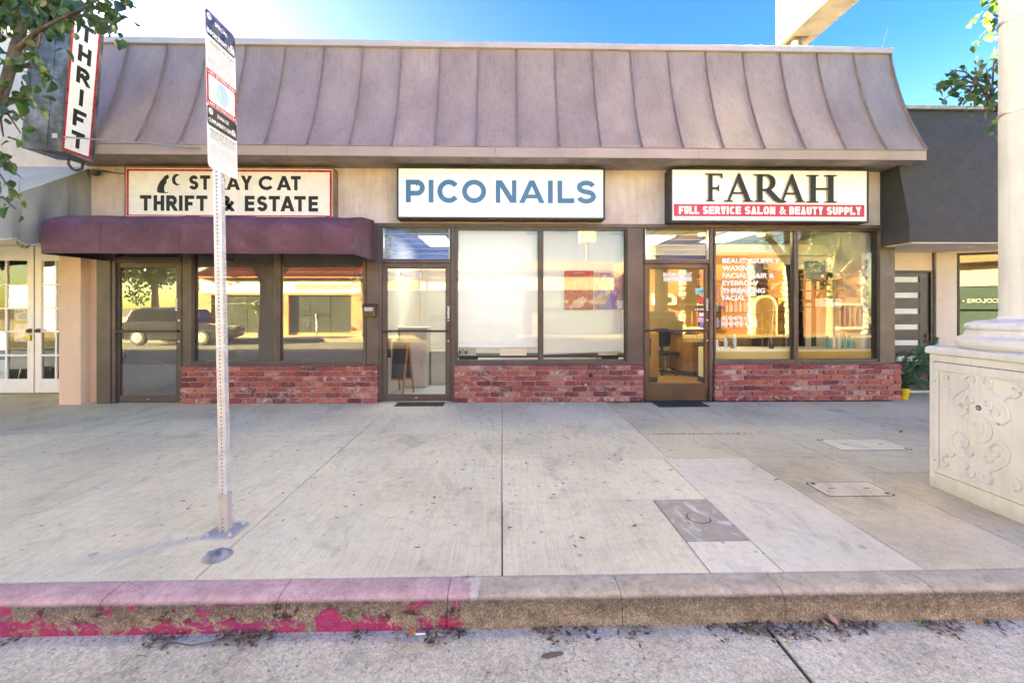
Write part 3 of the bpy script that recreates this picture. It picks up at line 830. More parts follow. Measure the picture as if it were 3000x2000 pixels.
glass('glass_front', .012, (.94, .96, .96))
W3, w3 = window(1045, 1242, 'glass_front', fr=.03); W4, w4 = window(1242.5, 1440.5, 'glass_front', fr=.03)
W5, w5 = window(1639.5, 1828, 'glass_clear', fr=.03); W6, w6 = window(1828.5, 2020.5, 'glass_clear', fr=.03)
for a, b in ((439, 842), (1044, 1441), (1639, 2021)):
    bx('sill', UX(a, 6.9), UX(b, 6.9), 6.862, 6.911, ZB - .008, ZB + .022, 'bronze', .004)
# ---- transom lights above the doors
ZT = UZ(600, 6.95)
bx('transom_bar', UX(264, 6.93), UX(417, 6.93), 6.905, 7.04, ZT - .03, ZT + .015, 'bronze', .003)
bx('transom_bar', UX(877, 6.93), UX(1035.5, 6.93), 6.905, 7.04, ZT - .03, ZT + .015, 'bronze', .003)
bx('transom_bar', UX(1479, 6.93), UX(1630.5, 6.93), 6.905, 7.04, ZT - .03, ZT + .015, 'bronze', .003)
tw, _ = window(263.5, 417.5, 'glass_tinted', z0=ZT + .016, fr=.03, bot=.03, name='transom_window')
def louvre(x0, x1, gm):
    a, b = UX(x0, 6.93), UX(x1, 6.93); z0, z1 = ZT + .016, ZW1
    mb = MB(); mb.box(a, a + .02, 6.915, 7.03, z0, z1); mb.box(b - .02, b, 6.915, 7.03, z0, z1); mb.box(a + .02, b - .02, 6.917, 7.028, z1 - .02, z1); mb.box(a + .02, b - .02, 6.917, 7.028, z0, z0 + .015)
    f = part(mb.build('louvre_window', MATS['bronze'], None, bevel=.002))
    jm = MB()
    for x in (a + .022, b - .030): jm.box(x, x + .008, 6.925, 6.975, z0 + .016, z1 - .021)
    jm.build('track', MATS['aluminium'], f)
    n = 6; h = (z1 - z0 - .036) / n
    for k in range(n):
        zz = z0 + .016 + k * h
        me = MB().add([(a + .031, 6.945, zz), (b - .031, 6.945, zz), (b - .031, 6.965, zz + h + .008), (a + .031, 6.965, zz + h + .008)], [(0, 1, 2, 3)])
        sl_ = me.build('louvre_blade', MATS[gm], f)
        ed = MB().box(a + .031, b - .031, 6.940, 6.946, zz - .002, zz + .003).build('blade_edge', MATS['aluminium'], f)
louvre(877, 1035.5, 'glass_blue'); louvre(1479, 1630.5, 'glass_clear')
# ---- doors
def door(x0, x1, gm, m, kick=.10, y=6.94, pull_left=True, mesh_only=False):
    a, b = UX(x0, y), UX(x1, y); z0, z1 = .012, ZT - .034; st = .075
    mb = MB()
    mb.box(a, a + st, y, y + .045, z0, z1); mb.box(b - st, b, y, y + .045, z0, z1)
    mb.box(a + st, b - st, y + .002, y + .043, z1 - st, z1); mb.box(a + st, b - st, y + .002, y + .043, z0, z0 + kick)
    d = part(mb.build('door', MATS[m], None, bevel=.004))
    MB().add([(a + st, y + .022, z0 + kick), (b - st, y + .022, z0 + kick), (b - st, y + .022, z1 - st), (a + st, y + .022, z1 - st)], [(0, 1, 2, 3)]).build('pane', MATS[gm], d)
    jb = MB()
    for x in (a + st, b - st - .012): jb.box(x, x + .012, y + .008, y + .036, z0 + kick, z1 - st)
    jb.box(a + st + .012, b - st - .012, y + .008, y + .036, z1 - st - .012, z1 - st); jb.build('gasket', MATS['black_metal'], d)
    zb = UZ(760, y - .05)
    pb = MB().box(a + .02, b - .03, y - .055, y - .025, zb - .017, zb + .017)
    pb.box(a + .02, a + .05, y - .03, y + .002, zb - .02, zb + .02).box(b - .06, b - .03, y - .03, y + .002, zb - .02, zb + .02)
    pb.build('push_bar', MATS['black_metal'], d, bevel=.006)
    # pull plate inside the glass and lock cylinders on the right stile
    MB().box(a + st - .005, a + st + .055, y + .048, y + .06, zb - .43, zb - .12).build('pull_plate', MATS['black_metal'], d, bevel=.01)
    for dz, r in ((.17, .017), (-.16, .016)):
        MB().lathe([(r, .0), (r, -.008), (r * .6, -.012), (0, -.012)], 14, (b - st * .5, y - .001, zb + dz), 'y').build('lock_cylinder', MATS['aluminium'], d)
    return d, (a, b, z0, z1, st, zb)
D1, d1 = door(263.5, 417, 'glass_tinted', 'bronze'); D2, d2 = door(877, 1035.5, 'glass_door', 'bronze'); D3, d3 = door(1480, 1630, 'glass_door', 'bronze_brown', kick=.26)
def push_label(d, q, z, m1='white_print', m2='black_print', dx=0):
    x = q[1] - q[4] * .5 + dx
    o = MB().box(x - .016, x + .016, q_y - .0035, q_y - .0005, z - .095, z + .095).build('push_label', MATS[m1], d, bevel=.004)
    for k, ch in enumerate('PUSH'):
        t = link('letter', text_mesh(ch, MATS[m2], .03, bold=.0015, align='CENTER'), o, (x, q_y - .0042, z + .055 - k * .043))
q_y = 6.94
push_label(D1, d1, d1[5] + .42, dx=-.045); push_label(D2, d2, d2[5] + .30); push_label(D3, d3, d3[5] + .42)
kp = MB().tube([(d3[1] - .055, 6.93, .17), (d3[1] - .055, 6.905, .15), (d3[1] - .055, 6.902, .10), (d3[1] - .05, 6.93, .03)], .010, 8).build('kick_stop', MATS['black_metal'], D3)
MB().box(d3[0] + .03, d3[1] - .02, 6.915, 6.93, .0, .022).build('threshold', MATS['bronze_brown'], D3)
for d, q in ((D1, d1), (D2, d2)):
    MB().box((q[0] + q[1]) / 2 - .02, (q[0] + q[1]) / 2 + .02, 6.936, 6.9395, .05, .066).build('name_plate', MATS['aluminium'], d)
# door closer on the middle door
MB().box(d2[1] - .52, d2[1] - .04, 6.915, 6.945, d2[3] + .004, d2[3] + .022).build('closer_arm', MATS['black_metal'], D2, bevel=.003)
# ---- interior shell: floors, partitions, ceilings
P1, P2 = UX(873, 7.1), UX(1476, 7.1)
mat('grey_paint', (.40, .41, .41), (.35, .36, .36), rough=.7, scale=1.5)
mat('pale_paint', (.66, .66, .65), (.6, .6, .59), rough=.7, scale=1.5)
mat('warm_paint', (.34, .26, .16), (.28, .21, .12), rough=.7, scale=1.5)
mat('cream_paint', (.80, .74, .52), (.74, .68, .46), rough=.6, scale=1.5)
mat('tile_floor', (.46, .50, .50), (.40, .44, .44), rough=.35, scale=1.5)
mat('wood_floor', (.46, .27, .10), (.33, .18, .06), rough=.35, scale=3, stretch=(1, 6, 1))
mat('ceiling_tile', (.50, .49, .47), (.42, .41, .39), rough=.9, scale=20)
mat('ceiling_grid', (.25, .24, .22), rough=.7)
rooms = [(XL + .1, P1 - .05, 'grey_paint', 'grey_paint'), (P1 + .05, P2 - .05, 'pale_paint', 'tile_floor'), (P2 + .05, XR - .13, 'warm_paint', 'wood_floor')]
for a, b, wm, fm in rooms:
    bx('interior_wall', a, b, 10.4, 10.5, .01, 2.84, wm, 0)
    bx('floor', a, b, 7.06, 10.4, -.05, .006, fm, 0)
    bx('ceiling', a, b, 7.09, 10.4, 2.845, 2.9, 'ceiling_tile', 0)
    gm_ = MB(); x = a + .35
    while x < b - .1: gm_.box(x, x + .022, 7.1, 10.39, 2.838, 2.8445); x += .61
    y = 7.4
    while y < 10.3: gm_.box(a + .01, b - .01, y, y + .022, 2.836, 2.8375); y += 1.22
    part(gm_.build('ceiling_grid', MATS['ceiling_grid'], None))
for x in (P1, P2):
    bx('partition', x - .049, x + .049, 7.065, 10.5, .0, 2.84, 'pale_paint', 0)
bx('interior_wall', XL + .101, XL + .16, 7.07, 10.4, .01, 2.84, 'grey_paint', 0)
bx('interior_wall', XR - .2, XR - .131, 7.07, 10.4, .01, 2.84, 'pale_paint', 0)

# ================================================================ signs of the shops
mat('sign_white', (.88, .88, .89), (.87, .87, .88), rough=.28, scale=2)
mat('sign_cream', (.78, .77, .74), (.74, .73, .70), rough=.25, scale=2)
mat('sign_red', (.52, .012, .02), (.46, .01, .018), rough=.3, scale=4)
mat('sign_crimson', (.60, .012, .055), (.56, .01, .05), rough=.35, scale=4)
mat('sign_blue', (.02, .16, .30), (.018, .15, .28), rough=.4, scale=6)
mat('letter_black', (.012, .013, .018), (.010, .011, .014), rough=.42, scale=6, spec=.35)
mat('letter_edge', (.50, .44, .27), (.42, .36, .22), rough=.4, scale=10)
mat('box_black', (.022, .020, .024), (.016, .014, .017), rough=.38, scale=4)
mat('box_bronze', (.26, .205, .155), (.17, .13, .098), rough=.5, metal=.2, scale=3)

def sign_box(name, x0, x1, y0, y1, z0, z1, m, fr, label, face='sign_white'):
    e = empty(name, ((x0 + x1) / 2, y1, z0), label=label, cat='sign')
    T = Matrix.Translation((-(x0 + x1) / 2, -y1, -z0))
    def pt(o): o.parent = e; o.matrix_parent_inverse = T; return o
    mb = MB()
    mb.box(x0, x0 + fr, y0, y1, z0, z1); mb.box(x1 - fr, x1, y0, y1, z0, z1)
    mb.box(x0 + fr, x1 - fr, y0 + .0005, y1, z0, z0 + fr); mb.box(x0 + fr, x1 - fr, y0 + .0005, y1, z1 - fr, z1)
    mb.box(x0 + fr, x1 - fr, y1 - .02, y1 - .001, z0 + fr, z1 - fr)
    pt(mb.build('cabinet', MATS[m], None, bevel=.004))
    pt(box('face', x0 + fr, x1 - fr, y0 + .012, y0 + .02, z0 + fr, z1 - fr, MATS[face], None, 0))
    return e, pt
# --- PICO NAILS
YS = 6.67
x0, x1 = UX(911, YS), UX(1390, YS); zt, zb = UZ(384, YS), UZ(503, YS)
s2, pt = sign_box('shop_sign', x0, x1, YS, 6.928, zb, zt, 'box_black', .028, 'black framed white box sign reading PICO NAILS in blue capitals')
yl = YS + .0105
LET = [('P', 140, 343), ('I', 382, 437), ('C', 475, 718), ('O', 736, 993), ('N', 1094, 1314), ('A', 1340, 1614), ('I', 1647, 1700), ('L', 1748, 1928), ('S', 1950, 2157)]
def sgx(z): return P(1150 + z * 650 / 2352, 560, YS + .01)[0]
zl1, zl0 = UZ(414, YS) , UZ(466, YS)
H_ = (412 - 172) * 650 / 2352 / F * YS; zl0 = 1.5 + (900 - (480 + 413 * 650 / 2352)) / F * YS
for ch, a, b in LET:
    mb = MB(); xa, xb = sgx(a), sgx(b)
    big = ch in 'COS'
    hh = H_ * 1.035 if big else H_
    stroke_letter(ch, xa, zl0 - (.0175 * H_ if big else 0), xb - xa, hh, H_ * .22, yl, mb)
    pt(flat('letter', mb, MATS['sign_blue'], None))
# --- FARAH
YS = 6.66
x0, x1 = UX(1541, YS), UX(1996, YS); zt, zb = UZ(385, YS) + .015, UZ(509.5, YS) + .012
s3, pt = sign_box('shop_sign', x0, x1, YS, 6.928, zb, zt, 'box_black', .026, 'black framed white box sign reading FARAH above a crimson band')
def fx_(z): return P(1900 + z * 700 / 2352, 560, YS)[0]
def fz_(z): return 1.5 + (900 - (480 + z * 700 / 2352)) / F * YS * 1.012
zr0, zr1 = fz_(516), fz_(397)
pt(box('band', fx_(252), fx_(2128), YS + .006, YS + .011, zr0, zr1, MATS['sign_crimson'], None, 0))
W = (
 'FULL', 300, 500), ('SERVICE', 535, 912), ('SALON', 950, 1250), ('&', 1290, 1352), ('BEAUTY', 1388, 1722), ('SUPPLY', 1758, 2095)
zt0 = zr0 + (zr1 - zr0) * .17; ht = (zr1 - zr0) * .66
for word, a, b in W:
    xa, xb = fx_(a), fx_(b); t = ht * .27
    rel = {'I': t / ht * 1.0}
    wid = [rel.get(c, .58) for c in word]; gap = .075
    tot = sum(wid) + gap * (len(word) - 1); k = (xb - xa) / tot; x = xa
    for c, w_ in zip(word, wid):
        mb = MB(); stroke_letter(c, x, zt0, w_ * k, ht, t if c != '&' else t * .7, YS + .0055, mb, e=.62)
        pt(flat('letter', mb, MATS['white_print'], None)); x += (w_ + gap) * k
# serif capitals standing off the face, black with a pale bronze edge
def serif(ch):
    t, s = .17, .045
    if ch == 'F':
        return [[(.06, 0), (.46, 0), (.46, .03), (.36, .055), (.36, .455), (.62, .455), (.66, .37), (.69, .37), (.69, .60), (.66, .60), (.62, .51), (.36, .51), (.36, .945), (.66, .945), (.74, .84), (.77, .84), (.74, 1), (0, 1), (0, .97), (.17, .945), (.17, .055), (.06, .03)]]
    if ch == 'A':
        return [[(0, 0), (.34, 0), (.34, .03), (.245, .06), (.315, .27), (.315 + .03, .325), (.46, .76), (.60, .325), (.345, .325), (.315, .27), (.62, .27), (.69, .06), (.60, .03), (.60, 0), (1, 0), (1, .03), (.90, .055), (.54, 1), (.49, 1), (.475, .96), (.155, .06), (0, .03)]]
    if ch == 'H':
        return [[(0, 0), (.40, 0), (.40, .03), (.30, .055), (.30, .46), (.70, .46), (.70, .055), (.60, .03), (.60, 0), (1, 0), (1, .03), (.89, .055), (.89, .945), (1, .97), (1, 1), (.60, 1), (.60, .97), (.70, .945), (.70, .52), (.30, .52), (.30, .945), (.40, .97), (.40, 1), (0, 1), (0, .97), (.11, .945), (.11, .055), (0, .03)]]
    if ch == 'R':
        o = arc(.36, .73, .27, .27, 90, -90, 12); i = arc(.34, .73, .13, .215, -90, 90, 12)
        return [[(0, 0), (.37, 0), (.37, .03), (.27, .055), (.27, .43), (.40, .43), (.66, .06), (.75, .0), (1.0, 0), (1.0, .025), (.90, .05), (.56, .49)] + list(reversed(arc(.40, .73, .25, .27, -60, 90, 10)))[::-1] + [(0, 1), (0, .97), (.10, .945), (.10, .055), (0, .03)]]
def tess(poly):
    from mathutils.geometry import tessellate_polygon
    return tessellate_polygon([[Vector((p[0], p[1], 0)) for p in poly]])
def solid_letter(name, outer, holes, x, z, W_, H__, y0, y1, m, me_edge, pt):
    from mathutils.geometry import tessellate_polygon
    loops = [[(x + p[0] * W_, z + p[1] * H__) for p in L] for L in [outer] + holes]
    tris = tessellate_polygon([[Vector((p[0], p[1], 0)) for p in L] for L in loops])
    pts = [p for L in loops for p in L]
    fb = MB().add([(p[0], y0, p[1]) for p in pts], tris)
    o = pt(flat(name, fb, m, None))
    sb = MB()
    for L in loops:
        n = len(L)
        sb.add([(p[0], y0 + .0004, p[1]) for p in L] + [(p[0], y1, p[1]) for p in L], [(i, (i + 1) % n, (i + 1) % n + n, i + n) for i in range(n)])
    sb.add([(p[0], y1, p[1]) for p in pts], tris)
    e_ = sb.build('letter_edge', me_edge, o)
    return o
GL = {'F': ([(.06, 0), (.50, 0), (.50, .03), (.38, .055), (.38, .44), (.64, .44), (.70, .36), (.73, .36), (.73, .60), (.70, .60), (.64, .51), (.38, .51), (.38, .935), (.78, .935), (.88, .83), (.92, .83), (.90, 1), (0, 1), (0, .97), (.16, .945), (.16, .055), (.06, .03)], []),
      'A': ([(0, 0), (.32, 0), (.32, .03), (.22, .055), (.305, .275), (.655, .275), (.735, .055), (.66, .03), (.66, 0), (1, 0), (1, .03), (.925, .055), (.56, 1), (.50, 1), (.48, .95), (.14, .055), (0, .03)], [[(.335, .335), (.485, .72), (.63, .335)]]),
      'H': ([(0, 0), (.40, 0), (.40, .03), (.30, .055), (.30, .46), (.70, .46), (.70, .055), (.60, .03), (.60, 0), (1, 0), (1, .03), (.89, .055), (.89, .945), (1, .97), (1, 1), (.60, 1), (.60, .97), (.70, .945), (.70, .53), (.30, .53), (.30, .945), (.40, .97), (.40, 1), (0, 1), (0, .97), (.11, .945), (.11, .055), (0, .03)], []),
      'R': ([(.02, 0), (.38, 0), (.38, .03), (.28, .055), (.28, .40), (.37, .40), (.64, .05), (.78, -.03), (1.0, -.03), (1.0, 0), (.90, .02), (.545, .445), (.62, .50), (.67, .58), (.69, .70), (.67, .82), (.61, .92), (.52, .98), (.42, 1), (0, 1), (0, .97), (.11, .945), (.11, .055), (.02, .03)], [[(.28, .47), (.28, .93), (.40, .93), (.47, .87), (.51, .78), (.515, .68), (.49, .56), (.43, .49), (.36, .47)]])}
FL = [('F', 555, 740, 100, 370), ('A', 735, 1020, 100, 375), ('R', 1030, 1340, 110, 378), ('A', 1265, 1530, 110, 382), ('H', 1550, 1845, 120, 388)]
for i_, (ch, a, b, t_, b_) in enumerate(FL):
    o_, h_ = GL[ch]
    za, zb_ = fz_(b_ - i_ * 3 + 3), fz_(t_ - i_ * 3)
    solid_letter('letter', o_, h_, fx_(a), za, fx_(b) - fx_(a), zb_ - za, YS - .02 - .0005 * i_, YS + .0115, MATS['letter_black'], MATS['letter_edge'], pt)
# --- STRAY CAT THRIFT & ESTATE
YS = 6.74
def sx_(z): return P(340 + z * 660 / 2352, 560, YS)[0]
def sz_(z): return 1.5 + (900 - (470 + z * 660 / 2352)) / F * YS * .985
x0, x1 = sx_(82), sx_(2272); zt, zb = sz_(68), sz_(600)
s1, pt = sign_box('shop_sign', x0, x1, YS, 6.928, zb, zt, 'box_bronze', .022, 'white box sign with red border reading STRAY CAT THRIFT & ESTATE', face='sign_cream')
b0, b1 = sx_(104), sx_(2250); r_ = .032; zi1, zi0 = sz_(92), sz_(580)
mb = MB(); yb = YS + .008
mb.box(b0, b1, yb, yb + .003, zi1 - r_, zi1); mb.box(b0, b1, yb, yb + .003, zi0, zi0 + r_ * .5); mb.box(b0, b0 + r_, yb + .0002, yb + .0032, zi0 + r_ * .5, zi1 - r_); mb.box(b1 - r_, b1, yb + .0002, yb + .0032, zi0 + r_ * .5, zi1 - r_)
pt(mb.build('red_border', MATS['sign_red'], None))
yl = YS + .0098
def caps(items, ztop, zbot, t, e=1.0, yl=yl, m='letter_black'):
    for ch, a, b in items:
        mb = MB(); z0_, z1_ = sz_(zbot), sz_(ztop)
        stroke_letter(ch, sx_(a), z0_, sx_(b) - sx_(a), z1_ - z0_, (z1_ - z0_) * t, yl, mb, e)
        pt(flat('letter', mb, MATS[m], None))
caps([('S', 758, 855), ('T', 872, 978), ('R', 1020, 1135), ('A', 1146, 1292), ('Y', 1298, 1418), ('C', 1484, 1650), ('A', 1672, 1826), ('T', 1822, 1926)], 156, 306, .235)
caps([('T', 244, 364), ('H', 386, 498), ('R', 518, 630), ('I', 652, 690), ('F', 712, 812), ('T', 832, 950), ('&', 1080, 1222), ('E', 1340, 1442), ('S', 1468, 1576), ('T', 1590, 1708), ('A', 1712, 1860), ('T', 1856, 1978), ('E', 2006, 2106)], 366, 528, .23)
cat = [(425, 335), (422, 300), (432, 265), (452, 225), (476, 197), (492, 180), (500, 165), (512, 160), (540, 147), (541, 158), (548, 170), (546, 186), (536, 195), (524, 200), (522, 222), (516, 245), (502, 262), (497, 285), (499, 318), (506, 332), (520, 335), (534, 332), (538, 326), (543, 332), (536, 341), (500, 344), (455, 343)]
from mathutils.geometry import tessellate_polygon
def flat_poly(name, pts, m, y=yl):
    q = [(sx_(a), sz_(b)) for a, b in pts]
    tr = tessellate_polygon([[Vector((p[0], p[1], 0)) for p in q]])
    return pt(flat(name, MB().add([(p[0], y, p[1]) for p in q], tr), MATS[m], None))
flat_poly('cat_silhouette', cat, 'letter_black')
moon = [(662, 157), (645, 146), (622, 143), (600, 152), (583, 175), (577, 203), (583, 232), (602, 254), (628, 264), (648, 260), (662, 250), (640, 247), (622, 234), (613, 212), (614, 190), (625, 171), (642, 160)]
flat_poly('moon_silhouette', moon, 'letter_black')
# --- THRIFT blade sign
def aged_metal():
    m, n = newmat('aged_metal')
    v = n.pos()
    col = n.ramp(n.noise(v, 3.5, 7, .65), [(.3, (.035, .036, .04)), (.5, (.10, .105, .115)), (.7, (.27, .28, .30))])
    n.lk(col, n.p.inputs['Base Color']); n.p.inputs['Metallic'].default_value = .5
    n.lk(n.ramp(n.noise(v, 6, 4), [(.3, .3), (.7, .6)]), n.p.inputs['Roughness'])
    n.bump(n.noise(v, 40, 5), .15, .003)
    MATS['aged_metal'] = m
aged_metal()
bs = empty('blade_sign', (-5.84, 6.2, 3.56), label='tall grey metal blade sign lettered THRIFT hung off the roof edge', cat='sign')
bs.rotation_euler = (0, R(4.6), 0)
L0, L1 = -.34, .125           # local y: street end, wall end
HB = 2.05
mb = MB(); mb.box(-.50, 0, L0, L1, 0, HB); mb.build('cabinet', MATS['aged_metal'], bs, bevel=.006)
mb = MB(); mb.box(-.50, -.46, L0 - .006, L0 - .0005, 0, HB); mb.box(-.04, .0, L0 - .006, L0 - .0005, 0, HB); mb.box(-.20, -.17, L0 - .006, L0 - .0005, 0.001, HB); mb.build('edge_trim', MATS['aged_metal'], bs, bevel=.002)
mb = MB()
mb.box(.0005, .008, L0, L0 + .02, 0, HB); mb.box(.0005, .008, L1 - .05, L1, 0, HB); mb.box(.0005, .0078, L0 + .02, L1 - .05, 0, .035); mb.build('retainer', MATS['aged_metal'], bs, bevel=.001)
box('face', .0006, .004, L0 + .02, L1 - .05, .035, HB, MATS['sign_cream'], bs, 0)
fy0, fy1 = L0 + .02, L1 - .05; rr_ = .028
mb = MB(); mb.box(.0042, .0052, fy0, fy0 + rr_, .035, HB); mb.box(.0042, .0052, fy1 - rr_, fy1, .035, HB); mb.box(.0042, .0051, fy0 + rr_, fy1 - rr_, .035, .035 + rr_); mb.build('red_border', MATS['sign_red'], bs)
RM = Matrix.Rotation(R(90), 4, 'Z')
for k, ch in enumerate('TFIRHT'):
    mb = MB(); hh = .225; ww = .056 if ch == 'I' else .185
    cy = (fy0 + fy1) / 2
    stroke_letter(ch, -ww / 2, .115 + k * .292, ww, hh, .056, 0, mb)
    mb.v = [(.0056 - v[1] * -1 * -1, v[0] + cy, v[2]) for v in mb.v]
    me = bpy.data.meshes.new('letter'); me.from_pydata(mb.v, [], mb.f); me.materials.append(MATS['letter_black'])
    link('letter', me, bs)
rod = MB().tube([(-5.87, 5.88, 3.76), (-4.33, 6.334, 3.79)], .011, 8); rod.box(-5.93, -5.86, 5.845, 5.858, 3.73, 3.79)
ro = rod.build('stay_rod', MATS['aluminium'], None); ro.parent = bs; ro.matrix_parent_inverse = (Matrix.Translation((-5.84, 6.2, 3.56)) @ Matrix.Rotation(R(4.6), 4, 'Y')).inverted()
cond = MB().tube([(-6.12, 6.25, 3.60), (-6.12, 6.26, 3.52), (-6.10, 6.29, 3.46), (-6.07, 6.33, 3.45), (-6.05, 6.38, 3.49), (-6.05, 6.42, 3.69)], .018, 8)
co_ = cond.build('conduit', MATS['aged_metal'], None); co_.parent = bs; co_.matrix_parent_inverse = ro.matrix_parent_inverse
# --- white box sign on a pole above the roof
rs_ = empty('rooftop_sign', (6.35, 9.2, 5.3), label='blank white box sign on a steel pole above the roof', cat='sign')
box('cabinet', -.27, .34, -2.4, .28, 1.94, 4.6, mat('weathered_panel', (.34, .31, .29), (.22, .2, .185), rough=.7, scale=3), rs_, .004)
box('face', -.285, -.2705, -2.38, .26, 1.955, 4.58, MATS['sign_white'], rs_, .002)
box('face', .3405, .355, -2.38, .26, 1.955, 4.58, MATS['sign_white'], rs_, .002)
MB().lathe([(.10, 0), (.10, 1.938)], 20).build('pole', mat('pole_grey', (.2, .19, .19), rough=.5, metal=.3), rs_, smooth=True)
MB().box(-.16, .16, -.14, .14, 1.925, 1.9395).build('flange', MATS['aged_metal'], rs_)
# --- bird wire brackets on the roof edge
for k, (px, dx, h, lab) in enumerate(((860, .02, .19, 'above the left shop'), (1335, -.11, .14, 'above the middle shop'), (2232, .26, .22, 'beside the rooftop sign pole'), (2592, .10, .33, 'at the right end of the roof'))):
    x = P(px, 120, 6.95)[0]
    e = empty('wire_bracket', (x, 7.0, 5.7205), label='bent wire stub on the roof edge ' + lab, cat='wire', group='wire stubs on the roof edge')
    MB().box(-.03, .03, -.02, .02, 0, .012).build('foot', MATS['aluminium'], e)
    MB().box(-.022, -.017, -.01, .01, .012, .05).box(.017, .022, -.01, .01, .012, .05).box(-.0165, .0165, -.009, .009, .046, .05).build('bracket', MATS['aluminium'], e)
    MB().tube([(0, 0, .05), (dx * .4, 0, .05 + h * .35), (dx * .55, 0, .05 + h * .5), (dx, 0, .05 + h)], [.004, .0028, .005, .002], 6).build('wire', MATS['black_metal'], e)
# ================================================================ burgundy awning over the left shop
def awning_mat():
    m, n = newmat('burgundy_canvas')
    v = n.pos()
    col = n.ramp(n.noise(n.pos((1, 1, 1.5)), 2.2, 7, .62, .5), [(.28, (.062, .022, .032)), (.5, (.102, .032, .056)), (.68, (.145, .056, .086))])
    sm = n.ramp(n.noise(n.pos((1, 1, .9)), 3.2, 6, .6, 1.0), [(.60, 0), (.74, .45)])
    col = n.mix(sm, col, (.22, .12, .12))
    n.lk(col, n.p.inputs['Base Color']); n.p.inputs['Roughness'].default_value = .62
    h = n.noise(n.pos((1, 1, .8)), 2.6, 3)
    b = n.bump(h, .55, .05); n.bump(n.noise(v, 260, 2), .15, .002, b)
    MATS['burgundy_canvas'] = m
awning_mat()
AX0, AX1 = UX(95.5, 5.95), UX(813, 5.95)
aw = empty('awning', (-4.2, 6.9, 2.23), label='faded burgundy canvas awning over the thrift shop front', cat='awning')
ap = [(5.945, 2.225), (5.94, 2.42), (5.942, 2.56), (5.952, 2.63), (5.975, 2.685), (6.015, 2.725), (6.08, 2.752), (6.3, 2.795), (6.6, 2.835), (6.884, 2.865)]
mb = MB(); nx = 48; rs = random.Random(3)
for i in range(nx + 1):
    u = i / nx; x = AX0 + (AX1 - AX0) * u
    wv = .012 * math.sin(u * 19) * math.sin(u * 7.3) + .006 * math.sin(u * 43 + 1)
    for j, (y, z) in enumerate(ap):
        kk = math.sin(PI * j / (len(ap) - 1))
        edge = .035 * max(0, 1 - (x - AX0) / .22) ** 2 * (1 if j in (3, 4, 5, 6) else .3) if x - AX0 < .22 else 0
        mb.v.append((x, y + wv * kk * .6, z + wv * (1 if 2 < j < 8 else .25) - edge))
q = len(ap)
mb.f = [(i * q + j, i * q + j + 1, (i + 1) * q + j + 1, (i + 1) * q + j) for i in range(nx) for j in range(q - 1)]
TA = Matrix.Translation((4.2, -6.9, -2.23))
def pa(o): o.parent = aw; o.matrix_parent_inverse = TA; return o
pa(mb.build('canopy', MATS['burgundy_canvas'], None, smooth=True))
for i_s in (9, 21, 33, 43):
    pa(MB().tube([(mb.v[i_s * q + j][0], mb.v[i_s * q + j][1] - .001, mb.v[i_s * q + j][2] + .001) for j in range(q)], .0045, 5).build('stitched_seam', MATS['burgundy_canvas'], None))
pa(MB().tube([(mb.v[i * q][0], mb.v[i * q][1] - .002, mb.v[i * q][2] + .03) for i in range(nx + 1)], .0035, 5).build('hem', MATS['burgundy_canvas'], None))
for xe, i0 in ((AX0, 0), (AX1, nx)):
    pts = [mb.v[i0 * q + j] for j in range(q)] + [(xe, 6.884, 2.225)]
    s_ = MB().add(pts, [tuple(range(len(pts)))])
    pa(s_.build('side_panel', MATS['burgundy_canvas'], None))
for xe in (AX0 + .03, -4.2, AX1 - .03):
    pa(MB().tube([(xe, 5.96, 2.235), (xe, 6.88, 2.235)], .012, 8).build('frame_arm', MATS['black_metal'], None))
pa(MB().tube([(AX0 + .01, 5.962, 2.236), (AX1 - .01, 5.962, 2.236)], .012, 8).build('frame_rail', MATS['black_metal'], None))
# ================================================================ letter box on the post between thrift and nail shop
mx, mz = UX(850, 6.86), UZ(728, 6.86)
ml = empty('letter_box', (mx, 6.885, mz), label='dark bronze letter box numbered 10920 on the post beside the nail shop door', cat='mailbox')
MB().prism([(-.0, .0), (-.085, .0), (-.10, .02), (-.10, .165), (-.085, .185), (0, .205)], 'x', -.095, .095).build('body', MATS['bronze_brown'], ml, bevel=.004)
MB().prism([(-.0, .208), (-.095, .19), (-.112, .17), (-.112, .155), (-.104, .15), (-.10, .168), (-.088, .188), (0, .204)], 'x', -.101, .101).build('lid', MATS['bronze'], ml, bevel=.002)
MB().box(-.062, .062, -.1045, -.1005, .10, .148).build('number_plate', MATS['white_print'], ml)
text('number', '10920', MATS['black_print'], ml, -.055, -.1055, .108, .032, width=.11, bold=.001)
text('lettering', 'Mail', MATS['black_metal'], ml, -.045, -.102, .04, .035, width=.09, bold=.0015)

# ================================================================ left neighbour: white stucco cafe with french doors
ln = empty('cafe_building', (-9, 7.2, 0), label='white stucco building with peach pier and white french doors at the left edge', cat='building')
TL = Matrix.Translation((9, -7.2, 0))
def pl_(o): o.parent = ln; o.matrix_parent_inverse = TL; return o
def lb(name, *a, bevel=.003): 
    *c, m = a
    return pl_(box(name, *c, MATS[m] if isinstance(m, str) else m, None, bevel))
mat('white_gloss', (.80, .80, .80), (.75, .75, .75), rough=.35, scale=3)
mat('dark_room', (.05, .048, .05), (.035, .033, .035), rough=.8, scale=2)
mat('brass', (.45, .33, .10), (.3, .22, .07), rough=.3, metal=.9, scale=12)
lb('wall', -24, XL - .02, 6.98, 7.4, 2.66, 5.72, 'stucco_white', bevel=0)
lb('parapet_cap', -24, XL - .02, 6.955, 7.42, 5.722, 5.77, mat('cap_pink', (.55, .47, .44), rough=.7), bevel=.004)
lb('body', -24, XL - .02, 7.41, 12, 2.9, 5.3, 'stucco_white', bevel=0)
